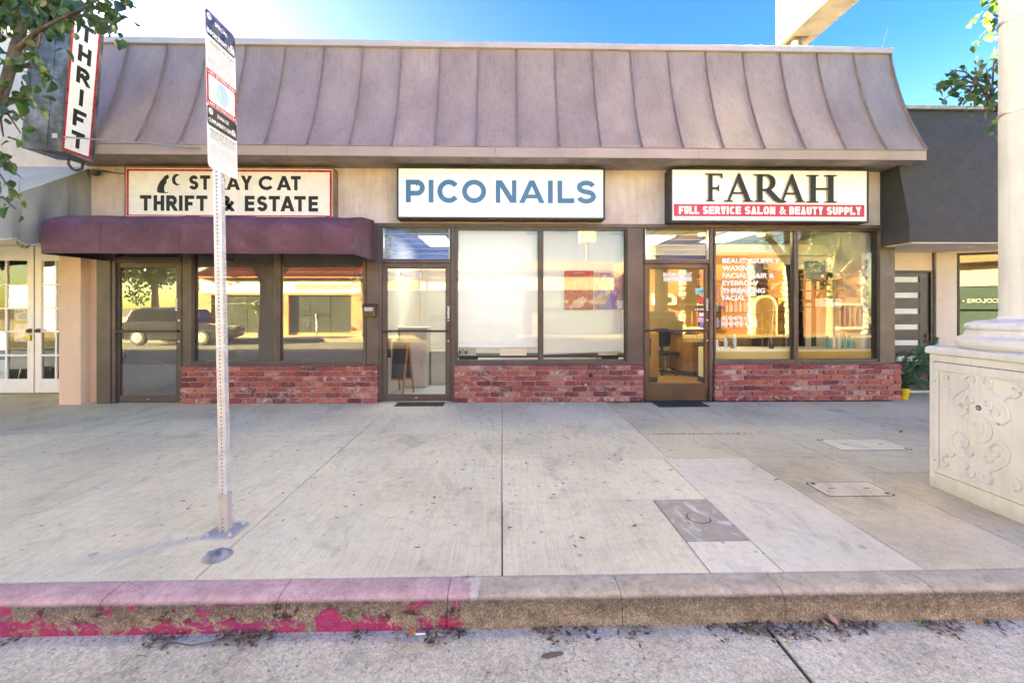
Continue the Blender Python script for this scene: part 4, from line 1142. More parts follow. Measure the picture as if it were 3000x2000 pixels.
lb('sun_blocker', -48, -8.95, 7.43, 9.5, 5.31, 7.0, 'stucco_white', bevel=0)  # unseen block added to keep the low sun off post, column and pavement
lb('street_wall', -24, -11.0, 7.0, 7.4, 0, 2.655, 'stucco_peach', bevel=0)
lb('back_wall', -24, XL - .02, 11.8, 12, 0, 2.9, 'stucco_white', bevel=0)
lb('side_wall', -24, -23.8, 7.41, 11.8, 0, 2.9, 'stucco_white', bevel=0)
lb('street_wall', -60, -24.01, 6.98, 7.42, 0, 5.72, 'stucco_white', bevel=0)
PX0, PX1 = UX(135, 6.84), UX(222.5, 6.84)
lb('pier', PX0, min(PX1, XL - .005) if PX1 > XL else PX1, 6.84, 7.75, 0, 2.655, 'stucco_peach', bevel=.006)
lb('lintel', -24, PX0 - .002, 7.52, 7.7, UZ(566, 7.5), 2.66, 'white_gloss')
lb('return_wall', PX1 + .002, XL - .012, 7.0, 7.4, 0, 2.65, 'stucco_peach', bevel=0)
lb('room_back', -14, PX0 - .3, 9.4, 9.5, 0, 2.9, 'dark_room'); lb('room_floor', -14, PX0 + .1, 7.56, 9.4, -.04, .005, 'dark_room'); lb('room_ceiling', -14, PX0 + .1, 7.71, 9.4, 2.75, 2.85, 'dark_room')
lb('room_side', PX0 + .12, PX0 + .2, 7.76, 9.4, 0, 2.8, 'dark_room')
lb('door_sill', -24, PX0 - .002, 7.40, 7.62, .0, .045, mat('sill_metal', (.36, .34, .22), (.26, .24, .15), rough=.5, metal=.4))
def french_door(x0, x1, ncol, latch_x, lock):
    zt = UZ(567.5, 7.52); zb = .05; y = 7.54
    rows = [UZ(v, y) for v in (865, 810, 788, 735, 682, 632, 0)]
    d = None
    mb = MB(); st = .105
    pz0, pz1 = UZ(866, y), UZ(601, y)
    mb.box(x0, x0 + st, y, y + .05, zb, zt); mb.box(x1 - st, x1, y, y + .05, zb, zt)
    mb.box(x0 + st, x1 - st, y + .001, y + .049, zb, pz0); mb.box(x0 + st, x1 - st, y + .001, y + .049, pz1, zt)
    d = pl_(mb.build('french_door', MATS['white_gloss'], None, bevel=.004))
    inner = (x0 + st, x1 - st); cw = (inner[1] - inner[0]) / ncol
    zs = [pz0] + [UZ(v, y) for v in (812, 761, 709, 656, 616.5 + 33)] + [pz1]
    zs = [pz0, UZ(813, y), UZ(760, y), UZ(708, y), UZ(655.5, y), pz1]
    for k in range(1, ncol):
        x = inner[0] + k * cw
        MB().box(x - .017, x + .017, y + .004, y + .046, pz0, pz1).build('glazing_bar', MATS['white_gloss'], d, bevel=.004)
    for z in zs[1:-1]:
        MB().box(inner[0], inner[1], y + .006, y + .044, z - .017, z + .017).build('glazing_bar', MATS['white_gloss'], d, bevel=.004)
    for k in range(ncol):
        for a, b in zip(zs[:-1], zs[1:]):
            MB().add([(inner[0] + k * cw, y + .025, a), (inner[0] + (k + 1) * cw, y + .025, a), (inner[0] + (k + 1) * cw, y + .025, b), (inner[0] + k * cw, y + .025, b)], [(0, 1, 2, 3)]).build('pane', MATS['glass_clear'], d)
    zl = UZ(758, y)
    k = MB().box(latch_x - .032, latch_x + .032, y - .012, y - .001, zl - .035, zl + .035).lathe([(.0, -.06), (.026, -.055), (.028, -.04), (.012, -.03), (.012, -.012)], 14, (latch_x, y, zl), 'y', caps=False).build('knob', MATS['bronze'], d, bevel=.002)
    if lock:
        MB().box(latch_x - .03, latch_x + .03, y - .03, y - .002, zl - .17, zl - .075).tube([(latch_x - .018, y - .016, zl - .075), (latch_x - .016, y - .016, zl - .05), (latch_x, y - .016, zl - .038), (latch_x + .016, y - .016, zl - .05), (latch_x + .018, y - .016, zl - .075)], .005, 6).build('padlock', MATS['brass'], d, bevel=.003)
    return d
XD = UX(78.5, 7.54); dw = .92
fd1 = french_door(XD - .012 - dw, XD - .012, 2, XD - .065, True)
fd2 = french_door(XD + .012, XD + .012 + dw, 3, XD + .075, False)
pl_(MB().box(XD - .011, XD + .011, 7.56, 7.58, .05, UZ(568, 7.52)).build('weather_strip', MATS['brass'], None))
fd3 = french_door(XD - .012 - 2 * dw - .02, XD - .032 - dw, 2, XD - 2 * dw, False)
# newspaper and notices taped inside the glass
xn0, xn1 = UX(33, 7.6), UX(63, 7.6)
def paper_mat(name, sc, k=.5):
    m, n = newmat(name)
    v = n.pos((1, 1, 1))
    ck = n.noise(n.pos((30, 1, 90)), 3, 2); blk = n.noise(n.pos((1, 1, 1)), 9, 2)
    f = n.math('MULTIPLY', n.ramp(ck, [(.48, 0), (.52, .75)]), n.ramp(blk, [(.42, 0), (.47, 1)]))
    n.lk(n.mix(f, (.74, .74, .72), (.12, .12, .12)), n.p.inputs['Base Color']); n.p.inputs['Roughness'].default_value = .8
    MATS[name] = m
paper_mat('newsprint', 1)
pn1 = MB().box(xn0, xn1, 7.60, 7.603, UZ(735, 7.6), UZ(703, 7.6)); np1 = pn1.build('newspaper', MATS['newsprint']); tag(np1, 'newspaper page taped inside the upper french door pane', 'newspaper')
np2 = MB().box(xn0, xn1, 7.60, 7.603, UZ(783, 7.6), UZ(757 - 22, 7.6) - .06).build('newspaper', MATS['newsprint']); tag(np2, 'newspaper column taped inside the french door above the knob', 'newspaper')
text('masthead', 'Weather', MATS['black_print'], np1, xn0 + .02, 7.5985, UZ(717, 7.6), .05, width=.14)
# table with white cloth and a chair behind the right french door
tb = empty('cafe_table', (UX(120, 8.2), 8.25, 0), label='cafe table under a white cloth behind the french doors', cat='table')
MB().prism([(-.45, .40), (-.42, .74), (.42, .74), (.46, .42), (.2, .45), (-.1, .41)], 'y', -.35, .35).build('tablecloth', MATS['white_plastic'], tb, bevel=.01)
for sx in (-.38, .38):
    for sy in (-.28, .28): MB().tube([(sx, sy, 0.01), (sx * .9, sy * .9, .45)], .014, 6).build('leg', MATS['chrome'], tb)
# sloping pale green canvas awning with wavy valance
def canvas_mat(name, a, b):
    m, n = newmat(name); v = n.pos()
    n.lk(n.ramp(n.noise(n.pos((1, 1, .5)), 1.6, 6), [(.3, b), (.65, a)]), n.p.inputs['Base Color']); n.p.inputs['Roughness'].default_value = .8
    h = n.noise(n.pos((1.5, 2.5, .5)), 2.2, 3, .5, .4); bb = n.bump(h, .35, .08); n.bump(n.noise(v, 240, 2), .12, .002, bb)
    MATS[name] = m
canvas_mat('sage_canvas', (.44, .48, .46), (.33, .37, .36))
canvas_mat('grey_canvas', (.27, .28, .28), (.19, .185, .19))
ca = empty('canvas_awning', (-9, 6.9, 2.4), label='pale sage canvas awning with wavy valance over the french doors', cat='awning')
TC = Matrix.Translation((9, -6.9, -2.4))
def pc(o): o.parent = ca; o.matrix_parent_inverse = TC; return o
cx1 = P(257, 487, 6.9)[0] + .02; ztop = P(257, 487, 6.9)[1]
Yf = 5.25; zf = 2.60
mb = MB(); nx, ny = 40, 12
for i in range(nx + 1):
    x = -14 + (cx1 + 14) * i / nx
    for j in range(ny + 1):
        u = j / ny; y = 6.975 + (Yf - 6.975) * u; z = ztop + .01 + (zf - ztop) * u
        z -= .018 * math.sin(PI * u) * (1 + .6 * math.sin(i * .9)); mb.v.append((x, y, z))
q = ny + 1
mb.f = [(i * q + j, i * q + j + 1, (i + 1) * q + j + 1, (i + 1) * q + j) for i in range(nx) for j in range(ny)]
pc(mb.build('canopy', MATS['sage_canvas'], None, smooth=True))
def valance(pts, zs, name):
    mb = MB(); n = len(pts); rows = 6
    for i, (x, y, dx, dy) in enumerate(pts):
        for j in range(rows + 1):
            u = j / rows
            zz = zs[i][0] + (zs[i][1] - zs[i][0]) * u
            wv = .035 * math.sin(i * .75) * u
            mb.v.append((x + dx * wv, y + dy * wv, zz))
    q = rows + 1
    mb.f = [(i * q + j, i * q + j + 1, (i + 1) * q + j + 1, (i + 1) * q + j) for i in range(n - 1) for j in range(rows)]
    o = pc(mb.build(name, MATS['grey_canvas'], None, smooth=True))
    pc(MB().tube([mb.v[i * q + rows] for i in range(n)], .005, 5).build('piping', MATS['white_plastic'], None))
N = 40
sp = []; sz = []
for i in range(N + 1):
    u = i / N; y = 6.96 + (Yf - 6.96) * u
    sp.append((cx1, y, 1, 0)); sz.append((ztop + (zf - ztop) * u - .005, 2.36 + .028 * math.sin(i * .8) + .06 * max(0, 1 - u * 2.2) * 0 + .10 * max(0, u - .35)))
valance(sp, sz, 'side_panel')
fp = [(cx1 + (-14 - cx1) * i / 60, Yf, 0, 1) for i in range(61)]
valance(fp, [(zf + .005, 2.42 + .03 * math.sin(i * .8)) for i in range(61)], 'front_valance')
# caged bulkhead lamp under the awning
lx, lz = UX(51, 7.25), UZ(557, 7.25)
lamp = empty('cage_lamp', (lx, 7.5, lz), label='caged jelly jar lamp under the pale awning', cat='lamp')
MB().lathe([(.0, -.10), (.045, -.095), (.065, -.06), (.068, .0), (.06, .05)], 16, (0, -.22, 0)).build('jar', mat('frosted_jar', (.5, .5, .48), rough=.3), lamp, smooth=True)
MB().lathe([(.075, .05), (.08, .06), (.08, .10), (.03, .12)], 16, (0, -.22, 0)).build('cap', MATS['aged_metal'], lamp, smooth=True)
cg = MB()
for k in range(6):
    a = k * PI / 3; cg.tube([(math.cos(a) * .078, -.22 + math.sin(a) * .078, .05), (math.cos(a) * .08, -.22 + math.sin(a) * .08, -.05), (math.cos(a) * .03, -.22 + math.sin(a) * .03, -.115)], .005, 5)
for z in (-.04, .01): cg.lathe([(.077, z), (.084, z), (.084, z + .008), (.077, z + .008)], 16, (0, -.22, 0), caps=False)
cg.build('guard', MATS['aged_metal'], lamp)
MB().tube([(0, -.22, .11), (0, -.15, .16), (0, 0.02, .16)], .016, 8).build('arm', MATS['aged_metal'], lamp)
# security camera at the corner under the eaves
cx_, cz_ = P(272, 500, 6.8)
sc_ = empty('security_camera', (cx_, 6.93, cz_), label='small dark dome security camera under the eaves by the cream corner', cat='camera')
MB().lathe([(.0, -.07), (.04, -.06), (.058, -.02), (.06, .02), (.05, .03)], 16, (0, -.08, 0)).build('dome', MATS['black_metal'], sc_, smooth=True)
MB().box(-.05, .06, -.13, -.05, .018, .034).box(-.02, .02, -.06, .0, .02, .05).build('bracket', MATS['aluminium'], sc_, bevel=.004)
MB().tube([(.06, -.03, .03), (.3, -.02, -.01), (.55, -.015, -.005)], .008, 6).build('cable', MATS['black_metal'], sc_)
# ================================================================ right neighbour: charcoal front with recessed door
rn = empty('charcoal_building', (9, 7, 0), label='charcoal fronted building with recessed cream entry at the right', cat='building')
TR = Matrix.Translation((-9, -7, 0))
def pr(o): o.parent = rn; o.matrix_parent_inverse = TR; return o
def rb(name, *a, bevel=.003):
    *c, m = a
    return pr(box(name, *c, MATS[m] if isinstance(m, str) else m, None, bevel))
mat('charcoal', (.052, .049, .050), (.043, .040, .041), rough=.75, scale=3, bump=.12, bscale=120)
stucco('stucco_entry', (.72, .66, .59), (.66, .60, .52), .12)
gx = 6.16; YF = 6.42
pr(MB().prism([(YF, 2.486), (YF, 2.78), (YF + .15, 3.56), (YF + .36, 4.64), (7.6, 4.64), (7.6, 2.486)], 'x', gx, 13).build('charcoal_front', MATS['charcoal'], None, bevel=.006))
rb('parapet_cap', gx - .01, 13, YF + .30, 7.62, 4.645, 4.70, mat('cap_grey', (.44, .41, .38), (.28, .26, .24), rough=.8, scale=8))
rb('back_wall', gx + .02, 24, 11.8, 12, 0, 2.9, 'stucco_entry', bevel=0)
rb('body', gx + .02, 24, 7.61, 12, 2.9, 4.6, 'stucco_entry', bevel=0)
rb('soffit', gx + .04, 13, YF + .005, 7.6, 2.470, 2.4855, 'stucco_entry', bevel=0)
rb('recess_light', UX(2225, 6.6) , UX(2262, 6.6), 6.72, 6.82, 2.463, 2.4695, 'white_plastic')
DX0, DX1 = UX(2030, 7.5), UX(2141, 7.5)
zd = UZ(620, 7.5)
rb('entry_wall', XR + .0, DX1, 7.5, 7.6, zd + .005, 2.469, 'stucco_entry', bevel=0)
# angled stucco return and shop window to the right
A = Vector((DX1 + .01, 7.44, 0)); B = Vector((9.3, 6.50, 0)); dA = (B - A).normalized(); ang = math.atan2(dA.y, dA.x)
MR = Matrix.Translation(A) @ Matrix.Rotation(ang, 4, 'Z'); LW = (B - A).length
wx0 = .27
zwt = UZ(577, 7.2)
pr(MB().box(0, wx0, 0, .12, 0, 2.469, MR).build('return_wall', MATS['stucco_entry'], None, bevel=.01))
pr(MB().box(wx0 + .001, LW, 0, .12, zwt, 2.469, MR).build('return_wall', MATS['stucco_entry'], None))
pr(MB().box(wx0 + .001, LW, 0, .12, 0, .55, MR).build('return_wall', MATS['stucco_entry'], None))
pr(MB().box(9.3, 24, 6.5, 7.0, 0, 2.469).build('street_wall', MATS['stucco_entry'], None))
mb = MB().box(wx0 + .002, wx0 + .04, .01, .1, .551, zwt - .001, MR).box(LW - .05, LW - .01, .01, .1, .551, zwt - .001, MR).box(wx0 + .041, LW - .051, .012, .098, zwt - .035, zwt - .001, MR).box(wx0 + .041, LW - .051, .012, .098, .551, .59, MR)
wf = pr(mb.build('shop_window', MATS['black_metal'], None, bevel=.003))
pp = MB().add([MR @ Vector(p) for p in ((wx0 + .04, .05, .59), (LW - .05, .05, .59), (LW - .05, .05, zwt - .035), (wx0 + .04, .05, zwt - .035))], [(0, 1, 2, 3)]).build('pane', glass('glass_right', .07, (.3, .3, .3)), wf)
rb('room_back', 7.3, 14, 9.4, 9.5, 0, 2.9, 'grey_paint'); rb('room_floor', 7.62, 14, 7.62, 9.4, -.04, .004, 'grey_paint')
# dark door with horizontal frosted lights
mat('door_dark', (.040, .033, .042), (.032, .026, .033), rough=.4, scale=4)
mat('frosted', (.62, .70, .70), (.55, .63, .63), rough=.35, scale=8)
dd = MB(); y = 7.5
zs_ = [UZ(v, y) for v in (634, 671, 708.5, 745.5, 782.5, 819.5, 857)]
hh = .095
lx0, lx1 = DX0 - .25, UX(2112, y)
dd.box(lx1, DX1 - .06, y, y + .045, .03, zd - .03)
zlist = [zd - .03]
prev = zd - .03
for z in zs_:
    zt_ = z - .0; 
    dd.box(lx0 - .2, lx1, y + .001, y + .044, zt_ , prev); prev = zt_ - hh
dd.box(lx0 - .2, lx1, y + .001, y + .044, .03, prev)
do = pr(dd.build('entry_door', MATS['door_dark'], None, bevel=.003))
for z in zs_:
    MB().box(lx0 - .2, lx1, y + .024, y + .034, z - hh, z).build('frosted_light', MATS['frosted'], do)
pr(MB().box(DX1 - .055, DX1, 7.47, 7.58, 0, zd).box(DX0 - .5, DX1, 7.472, 7.578, zd - .028, zd + .003).build('door_frame', MATS['black_metal'], None, bevel=.003))
zl = UZ(775, y); xk = UX(2128, y)
MB().box(xk - .03, xk + .03, y - .022, y - .001, zl - .02, zl + .05).build('deadbolt', MATS['black_metal'], do, bevel=.005)
MB().box(xk - .035, xk + .035, y - .02, y - .001, zl - .11, zl - .04).box(xk - .015, xk + .13, y - .055, y - .035, zl - .08, zl - .062).build('lever_handle', MATS['black_metal'], do, bevel=.005)
rb('door_sill', DX0 - .6, DX1, 7.46, 7.60, 0, .035, 'aluminium')
# ribbed metal hood in the gap between the two buildings
hd = empty('metal_hood', (6.2, 6.8, 2.5), label='dented ribbed metal hood at the corner below the charcoal front', cat='hood')
TH_ = Matrix.Translation((-6.2, -6.8, -2.5))
hz = [UZ(524, 6.6), UZ(535, 6.6), UZ(545, 6.6), UZ(555, 6.6)]
xa, xb_, xc = UX(2056, 6.86), UX(2092, 6.5), UX(2108, 6.44)
mb = MB(); off = [0, .018, .008, .03]
for z, d in zip(hz, off):
    mb.v += [(xa, 6.86, z - .02), (xb_ - d * .3, 6.46 + d, z), (xc, 6.435 + d * .3, z + .012), (xc, 6.86, z + .012)]
mb.f = [(i * 4 + k, i * 4 + k + 1, (i + 1) * 4 + k + 1, (i + 1) * 4 + k) for i in range(3) for k in range(3)] + [(0, 1, 2, 3), (12, 15, 14, 13)]
o = mb.build('hood', MATS['aged_metal'], None); o.parent = hd; o.matrix_parent_inverse = TH_
o = MB().tube([(xa - .012, 6.87, UZ(505, 6.86)), (xa - .012, 6.85, UZ(525, 6.86)), (xa - .012, 6.86, UZ(560, 6.86))], [.02, .028, .022], 8).build('sealant_seam', MATS['mortar'], None); o.parent = hd; o.matrix_parent_inverse = TH_
# the gap strip between the two buildings
gs = box('gap_strip', XR + .001, gx - .002 if gx - .002 > XR + .001 else XR + .03, 6.95, 7.45, 2.47, 3.69, MATS['rubber'], None, 0) if False else None

# ================================================================ sign post on the pavement
mat('galvanised', (.58, .595, .62), (.46, .47, .49), rough=.45, metal=.45, scale=14)
mat('beige_steel', (.43, .40, .38), (.36, .33, .31), rough=.6, metal=.1, scale=8)
mat('sign_navy', (.018, .03, .07), (.015, .025, .06), rough=.3, scale=5)
mat('map_blue', (.35, .52, .62), (.30, .47, .57), rough=.4, scale=30)
mat('map_green', (.40, .58, .53), (.36, .53, .48), rough=.4, scale=30)
sp_ = empty('sign_post', (P(661, 1555, 2.945)[0], 2.945, 0), label='perforated steel post with a tall two language enforcement zone sign', cat='sign post')
sp_.rotation_euler = (0, R(-1.1), 0)
def perforated(h0, h1, half, r=.0115, pitch=.0254):
    "square tube with a row of real holes down the two visible faces"
    mb = MB(); n = int((h1 - h0) / pitch)
    c = .006
    for face in range(4):
        M = Matrix.Rotation(face * PI / 2, 4, 'Z')
        if face in (1, 2) and False: continue
        def pt(x, z, y=-half): return M @ Vector((x, y, z))
        for i in range(n):
            z0 = h0 + i * pitch; z1 = z0 + pitch; zc = (z0 + z1) / 2
            ring = [(r * math.cos(a * PI / 4) * .5, zc + r * math.sin(a * PI / 4) * .5) for a in range(8)]
            sq = [(half - c, zc), (half - c, z1), (0, z1), (-half + c, z1), (-half + c, zc), (-half + c, z0), (0, z0), (half - c, z0)]
            b = len(mb.v)
            mb.v += [tuple(pt(*p)) for p in sq] + [tuple(pt(*p)) for p in ring] + [tuple(pt(p[0], p[1], -half + .006)) for p in ring]
            for k in range(8):
                k2 = (k + 1) % 8
                mb.f.append((b + k, b + k2, b + 8 + k2, b + 8 + k)); mb.f.append((b + 8 + k, b + 8 + k2, b + 16 + k2, b + 16 + k))
        # rounded corner strip
        b = len(mb.v); zt = h0 + n * pitch
        p1, p2 = pt(half - c, h0), M @ Vector((half, -half + c, h0)); mid = M @ Vector((half - c * .3, -half + c * .3, h0))
        for p in (p1, mid, p2): mb.v += [tuple(p), (p.x, p.y, zt)]
        mb.f += [(b, b + 2, b + 3, b + 1), (b + 2, b + 4, b + 5, b + 3)]
    return mb
perforated(.10, 3.30, .0255).build('post', MATS['galvanised'], sp_)
MB().box(-.019, .019, -.019, .019, .1, 3.3).build('post_core', MATS['black_metal'], sp_)
perforated(.008, .265, .0305).build('sleeve', MATS['beige_steel'], sp_)
MB().box(-.0235, .0235, -.0235, .0235, .008, .262).build('sleeve_core', MATS['black_metal'], sp_)
MB().lathe([(.009, 0), (.009, .010), (.0, .012)], 8, (.031, -.008, .25), 'x').build('bolt', MATS['aluminium'], sp_)
MB().box(-.10, .10, -.10, .10, .001, .010).build('base_plate', MATS['beige_steel'], sp_, bevel=.002)
for sx in (-1, 1):
    for sy in (-1, 1):
        MB().lathe([(.016, .0105), (.016, .013), (.012, .014), (.012, .024), (.006, .025), (.006, .034), (0, .034)], 6, (sx * .073, sy * .073, 0)).build('bolt', MATS['galvanised'], sp_)
# sign panel: faces +x (along the pavement)
pan = empty('sign_panel', (.031, 0, 2.395))
pan.parent = sp_; pan.rotation_euler = (0, 0, R(90 + 0.0))
PW, PH = .153, 1.01
def rrect(x0, x1, z0, z1, r, n=5):
    p = []
    for cx, cz, a in ((x1 - r, z1 - r, 0), (x0 + r, z1 - r, 90), (x0 + r, z0 + r, 180), (x1 - r, z0 + r, 270)): p += arc(cx, cz, r, r, a, a + 90, n)
    return p
def pprint(name, poly, m, lay): 
    mb = MB().add([(p[0], -.0022 - lay * .0003, p[1]) for p in poly], [tuple(range(len(poly)))])
    return flat(name, mb, m, pan)
o = MB().prism(rrect(-PW, PW, 0, PH, .028), 'y', -.002, .0).build('plate', MATS['white_print'], pan)
pprint('header', rrect(-PW, PW, .845, PH - .0005, .028), MATS['sign_navy'], 1)
pprint('red_field', rrect(-PW + .001, PW - .001, .40, .632, .006), MATS['sign_red'], 1)
pprint('map_field', rrect(-PW + .018, PW - .018, .432, .60, .014), MATS['sign_cream'], 2)
pprint('map_zone', arc(.005, .518, .062, .075, 0, 360, 22)[:-1], MATS['map_blue'], 3)
pprint('map_zone', arc(-.035, .50, .032, .045, 0, 360, 18)[:-1], MATS['map_green'], 4)
pprint('map_zone', rrect(-PW + .018, -PW + .038, .47, .53, .009), MATS['map_green'], 3)
rs = random.Random(5); ml_ = MB()
for k in range(34):
    x, z = rs.uniform(-.125, .11), rs.uniform(.44, .59); L = rs.uniform(.006, .02); a = R(rs.choice((62, 62, -25)))
    dx, dz = math.cos(a) * L, math.sin(a) * L
    ml_.add([(x, -.0036, z), (x + dx, -.0036, z + dz), (x + dx + .0012, -.0036, z + dz), (x + .0012, -.0036, z)], [(0, 1, 2, 3)])
fm = flat('map_street', ml_, MATS['black_print'], pan); fm['kind'] = 'stuff'
pprint('header', rrect(-PW + .001, PW - .001, .268, .398, .02), MATS['black_print'], 1)
for z, in ((.722,), (.648,), (.190,), (.045,)): pprint('rule', [(-PW + .006, z), (PW - .006, z), (PW - .006, z + .0016), (-PW + .006, z + .0016)], MATS['black_print'] if z in (.722, .19) else MATS['sign_red'], 1)
for x, z in ((-.118, .972), (.115, .90), (-.118, .363), (.115, .315)):
    pprint('city_seal', arc(x, z, .021, .021, 0, 360, 20)[:-1], MATS['sign_cream'], 3)
    pprint('seal_shield', [(x - .009, z + .010), (x - .009, z - .004), (x, z - .013), (x + .009, z - .004), (x + .009, z + .010)], MATS['map_blue'], 4)
    pprint('seal_charge', [(x, z + .010), (x, z), (x + .009, z), (x + .009, z + .010)], MATS['sign_red'], 5)
LN = [('SPECIAL', 0, .945, .026, .13, 'w', .0012), ('ENFORCEMENT ZONE', 0, .862, .029, .285, 'w', .0014),
 ('BEGINNING ON AND AFTER', 0, .826, .011, .19, 'k', 0), ('WEDNESDAY, MAY 28, 2025', 0, .806, .014, .25, 'k', .0005), ('NO PERSON SHALL SIT, LIE, SLEEP OR', 0, .790, .010, .26, 'k', 0), ('ALLOW ITEMS TO REMAIN IN THE PUBLIC', 0, .774, .010, .275, 'k', 0), ('RIGHT-OF-WAY WITHIN 1000 FEET OF', 0, .758, .010, .26, 'k', 0), ('2377 MIDVALE AVENUE', 0, .738, .011, .16, 'k', 0),
 ('ITEMS PLACED IN THE ENFORCEMENT ZONE WILL', 0, .708, .0085, .27, 'k', 0), ('BE REMOVED BY THE CITY AND STORED FOR 90 DAYS', 0, .696, .0085, .285, 'k', 0), ('BEFORE BEING DISCARDED. OWNERS MAY RETRIEVE', 0, .684, .0085, .28, 'k', 0), ('ITEMS COLLECTED BY THE CITY BY CALLING 311', 0, .672, .0085, .27, 'k', 0), ('MONDAY - SATURDAY 8:00 A.M. TO 5:00 P.M.', 0, .660, .0085, .25, 'k', 0), ('Signage posted on May 14, 2025', 0, .638, .009, .19, 'r', 0),
 ('L.A.M.C. SECTIONS 41.18; 56.11', 0, .607, .018, .285, 'w', .0006), ('L.A.M.C. SECCIONES 41.18; 56.11', 0, .406, .018, .285, 'w', .0006),
 ('ZONA DE', 0, .345, .024, .12, 'w', .001), ('CUMPLIMIENTO ESPECIAL', 0, .292, .026, .285, 'w', .001),
 ('A PARTIR DEL', 0, .253, .010, .10, 'k', 0), ('MIÉRCOLES 28 DE MAYO DE 2025', 0, .238, .012, .27, 'k', .0004), ('NINGUNA PERSONA DEBE SENTARSE,', 0, .226, .009, .23, 'k', 0), ('ACOSTARSE, DORMIR O PERMITIR QUE SUS', 0, .215, .009, .27, 'k', 0), ('ARTÍCULOS PERMANEZCAN EN EL DERECHO', 0, .204, .009, .265, 'k', 0), ('DE VÍA PÚBLICO A MENOS DE 1000 PIES DE', 0, .193, .009, .27, 'k', 0), ('2377 MIDVALE AVENUE', 0, .172, .010, .14, 'k', 0),
 ('LOS ARTÍCULOS COLOCADOS EN LA ZONA DE', 0, .150, .008, .24, 'k', 0), ('CUMPLIMIENTO SERÁN REMOVIDOS POR LA CIUDAD Y', 0, .136, .008, .275, 'k', 0), ('ALMACENADOS DURANTE 90 DÍAS ANTES DE SER', 0, .122, .008, .26, 'k', 0), ('DESECHADOS. LOS DUEÑOS PUEDEN RECUPERAR LOS', 0, .108, .008, .275, 'k', 0), ('ARTÍCULOS RECOGIDOS POR LA CIUDAD LLAMANDO AL', 0, .094, .008, .28, 'k', 0), ('311 DE LUNES A SÁBADO DE 8:00 A.M. HASTA LAS 5:00 P.M.', 0, .080, .008, .285, 'k', 0), ('Señales publicadas originalmente el 14 de mayo de 2025', 0, .030, .008, .26, 'r', 0)]
for body, x, z, h, wd, c, bd in LN:
    text('lettering', body, MATS[{'w': 'white_print', 'k': 'black_print', 'r': 'sign_red'}[c]], pan, x, -.0042, z, h, width=wd, bold=bd, align='CENTER')
for z in (.88, .31):
    MB().lathe([(.010, -.002), (.010, -.006), (.006, -.009), (0, -.009)], 10, (0, 0, z), 'y').build('rivet', MATS['galvanised'], pan)
# flattened steel cap over an old post socket
cp = empty('post_cap', (P(636, 900, 2.65)[0], 2.652, 0), label='crumpled grey steel cap lying on the pavement by the sign post', cat='cap')
mb = MB(); rs = random.Random(12); n = 26; rings = [(.080, .001), (.079, .007), (.070, .014), (.056, .024), (.036, .030), (.014, .020)]
for r, h in rings:
    for k in range(n):
        t = 2 * PI * k / n; j = rs.uniform(-.005, .005) if r < .073 else 0
        cr = .012 * math.sin(3 * t + 1) * math.cos(t) * (1 if r < .07 else .1)
        mb.v.append((r * math.cos(t) * (1 + .02 * math.sin(2 * t)), r * math.sin(t), max(.001, h + j + cr * .6)))
mb.f = [(i * n + k, i * n + (k + 1) % n, (i + 1) * n + (k + 1) % n, (i + 1) * n + k) for i in range(len(rings) - 1) for k in range(n)] + [tuple((len(rings) - 1) * n + k for k in range(n))]
mb.build('cap', mat('cap_steel', (.33, .31, .29), (.2, .19, .175), rough=.55, metal=.15, scale=20), cp, smooth=True)
# ================================================================ public kiosk column at the right
def kiosk_mat():
    m, n = newmat('kiosk_paint'); v = n.pos()
    col = n.ramp(n.noise(v, 2.2, 7, .65), [(.3, (.41, .41, .425)), (.65, (.50, .50, .52))])
    col = n.mix(.4, col, n.ramp(n.noise(n.pos((14, 14, .9)), 1.4, 6, .7), [(.34, .70), (.52, 1.0)]), 'MULTIPLY')
    col = n.mix(n.ramp(n.noise(v, 19, 7, .72), [(.66, 0), (.72, .55)]), col, (.38, .33, .26))
    g = n.new('ShaderNodeNewGeometry'); sp = n.new('ShaderNodeSeparateXYZ'); n.lk(g.outputs['Position'], sp.inputs[0])
    mr = n.new('ShaderNodeMapRange'); n.lk(n.math('ADD', sp.outputs['Z'], n.math('MULTIPLY', n.noise(v, 9, 6, .7), .22)), mr.inputs[0]); mr.inputs[1].default_value = .10; mr.inputs[2].default_value = .24; mr.inputs[3].default_value = .6; mr.inputs[4].default_value = 0
    col = n.mix(mr.outputs[0], col, (.27, .23, .19))
    n.lk(col, n.p.inputs['Base Color']); n.lk(n.ramp(n.noise(v, 6, 5), [(.3, .38), (.7, .6)]), n.p.inputs['Roughness'])
    n.bump(n.noise(v, 55, 5), .12, .004)
    MATS['kiosk_paint'] = m
kiosk_mat()
kc = Vector((3.975, 3.18, 0))
kk = empty('kiosk_column', tuple(kc), label='pale grey street column on a square pedestal with scrollwork panel', cat='column')
HWD = .385
MB().box(-HWD, HWD, -HWD, HWD, .0, 1.115).build('pedestal', MATS['kiosk_paint'], kk, bevel=.008)
MB().prism([(-HWD - .02, 1.116), (-HWD - .022, 1.15), (-HWD - .012, 1.168), (-HWD + .02, 1.178), (HWD - .02, 1.178), (HWD + .012, 1.168), (HWD + .022, 1.15), (HWD + .02, 1.116)], 'y', -HWD - .02, HWD + .02).build('pedestal_cap', MATS['kiosk_paint'], kk, bevel=.006)
MB().lathe([(.375, 1.179), (.392, 1.20), (.398, 1.225), (.392, 1.25), (.372, 1.27), (.352, 1.277), (.340, 1.30), (.334, 1.315), (.334, 1.325), (.342, 1.332), (.346, 1.35), (.338, 1.368), (.322, 1.378), (.305, 1.384), (.285, 1.392), (.21, 1.40), (.168, 1.412), (.158, 1.44)], 64, caps=False).build('base_moulding', MATS['kiosk_paint'], kk, smooth=True)
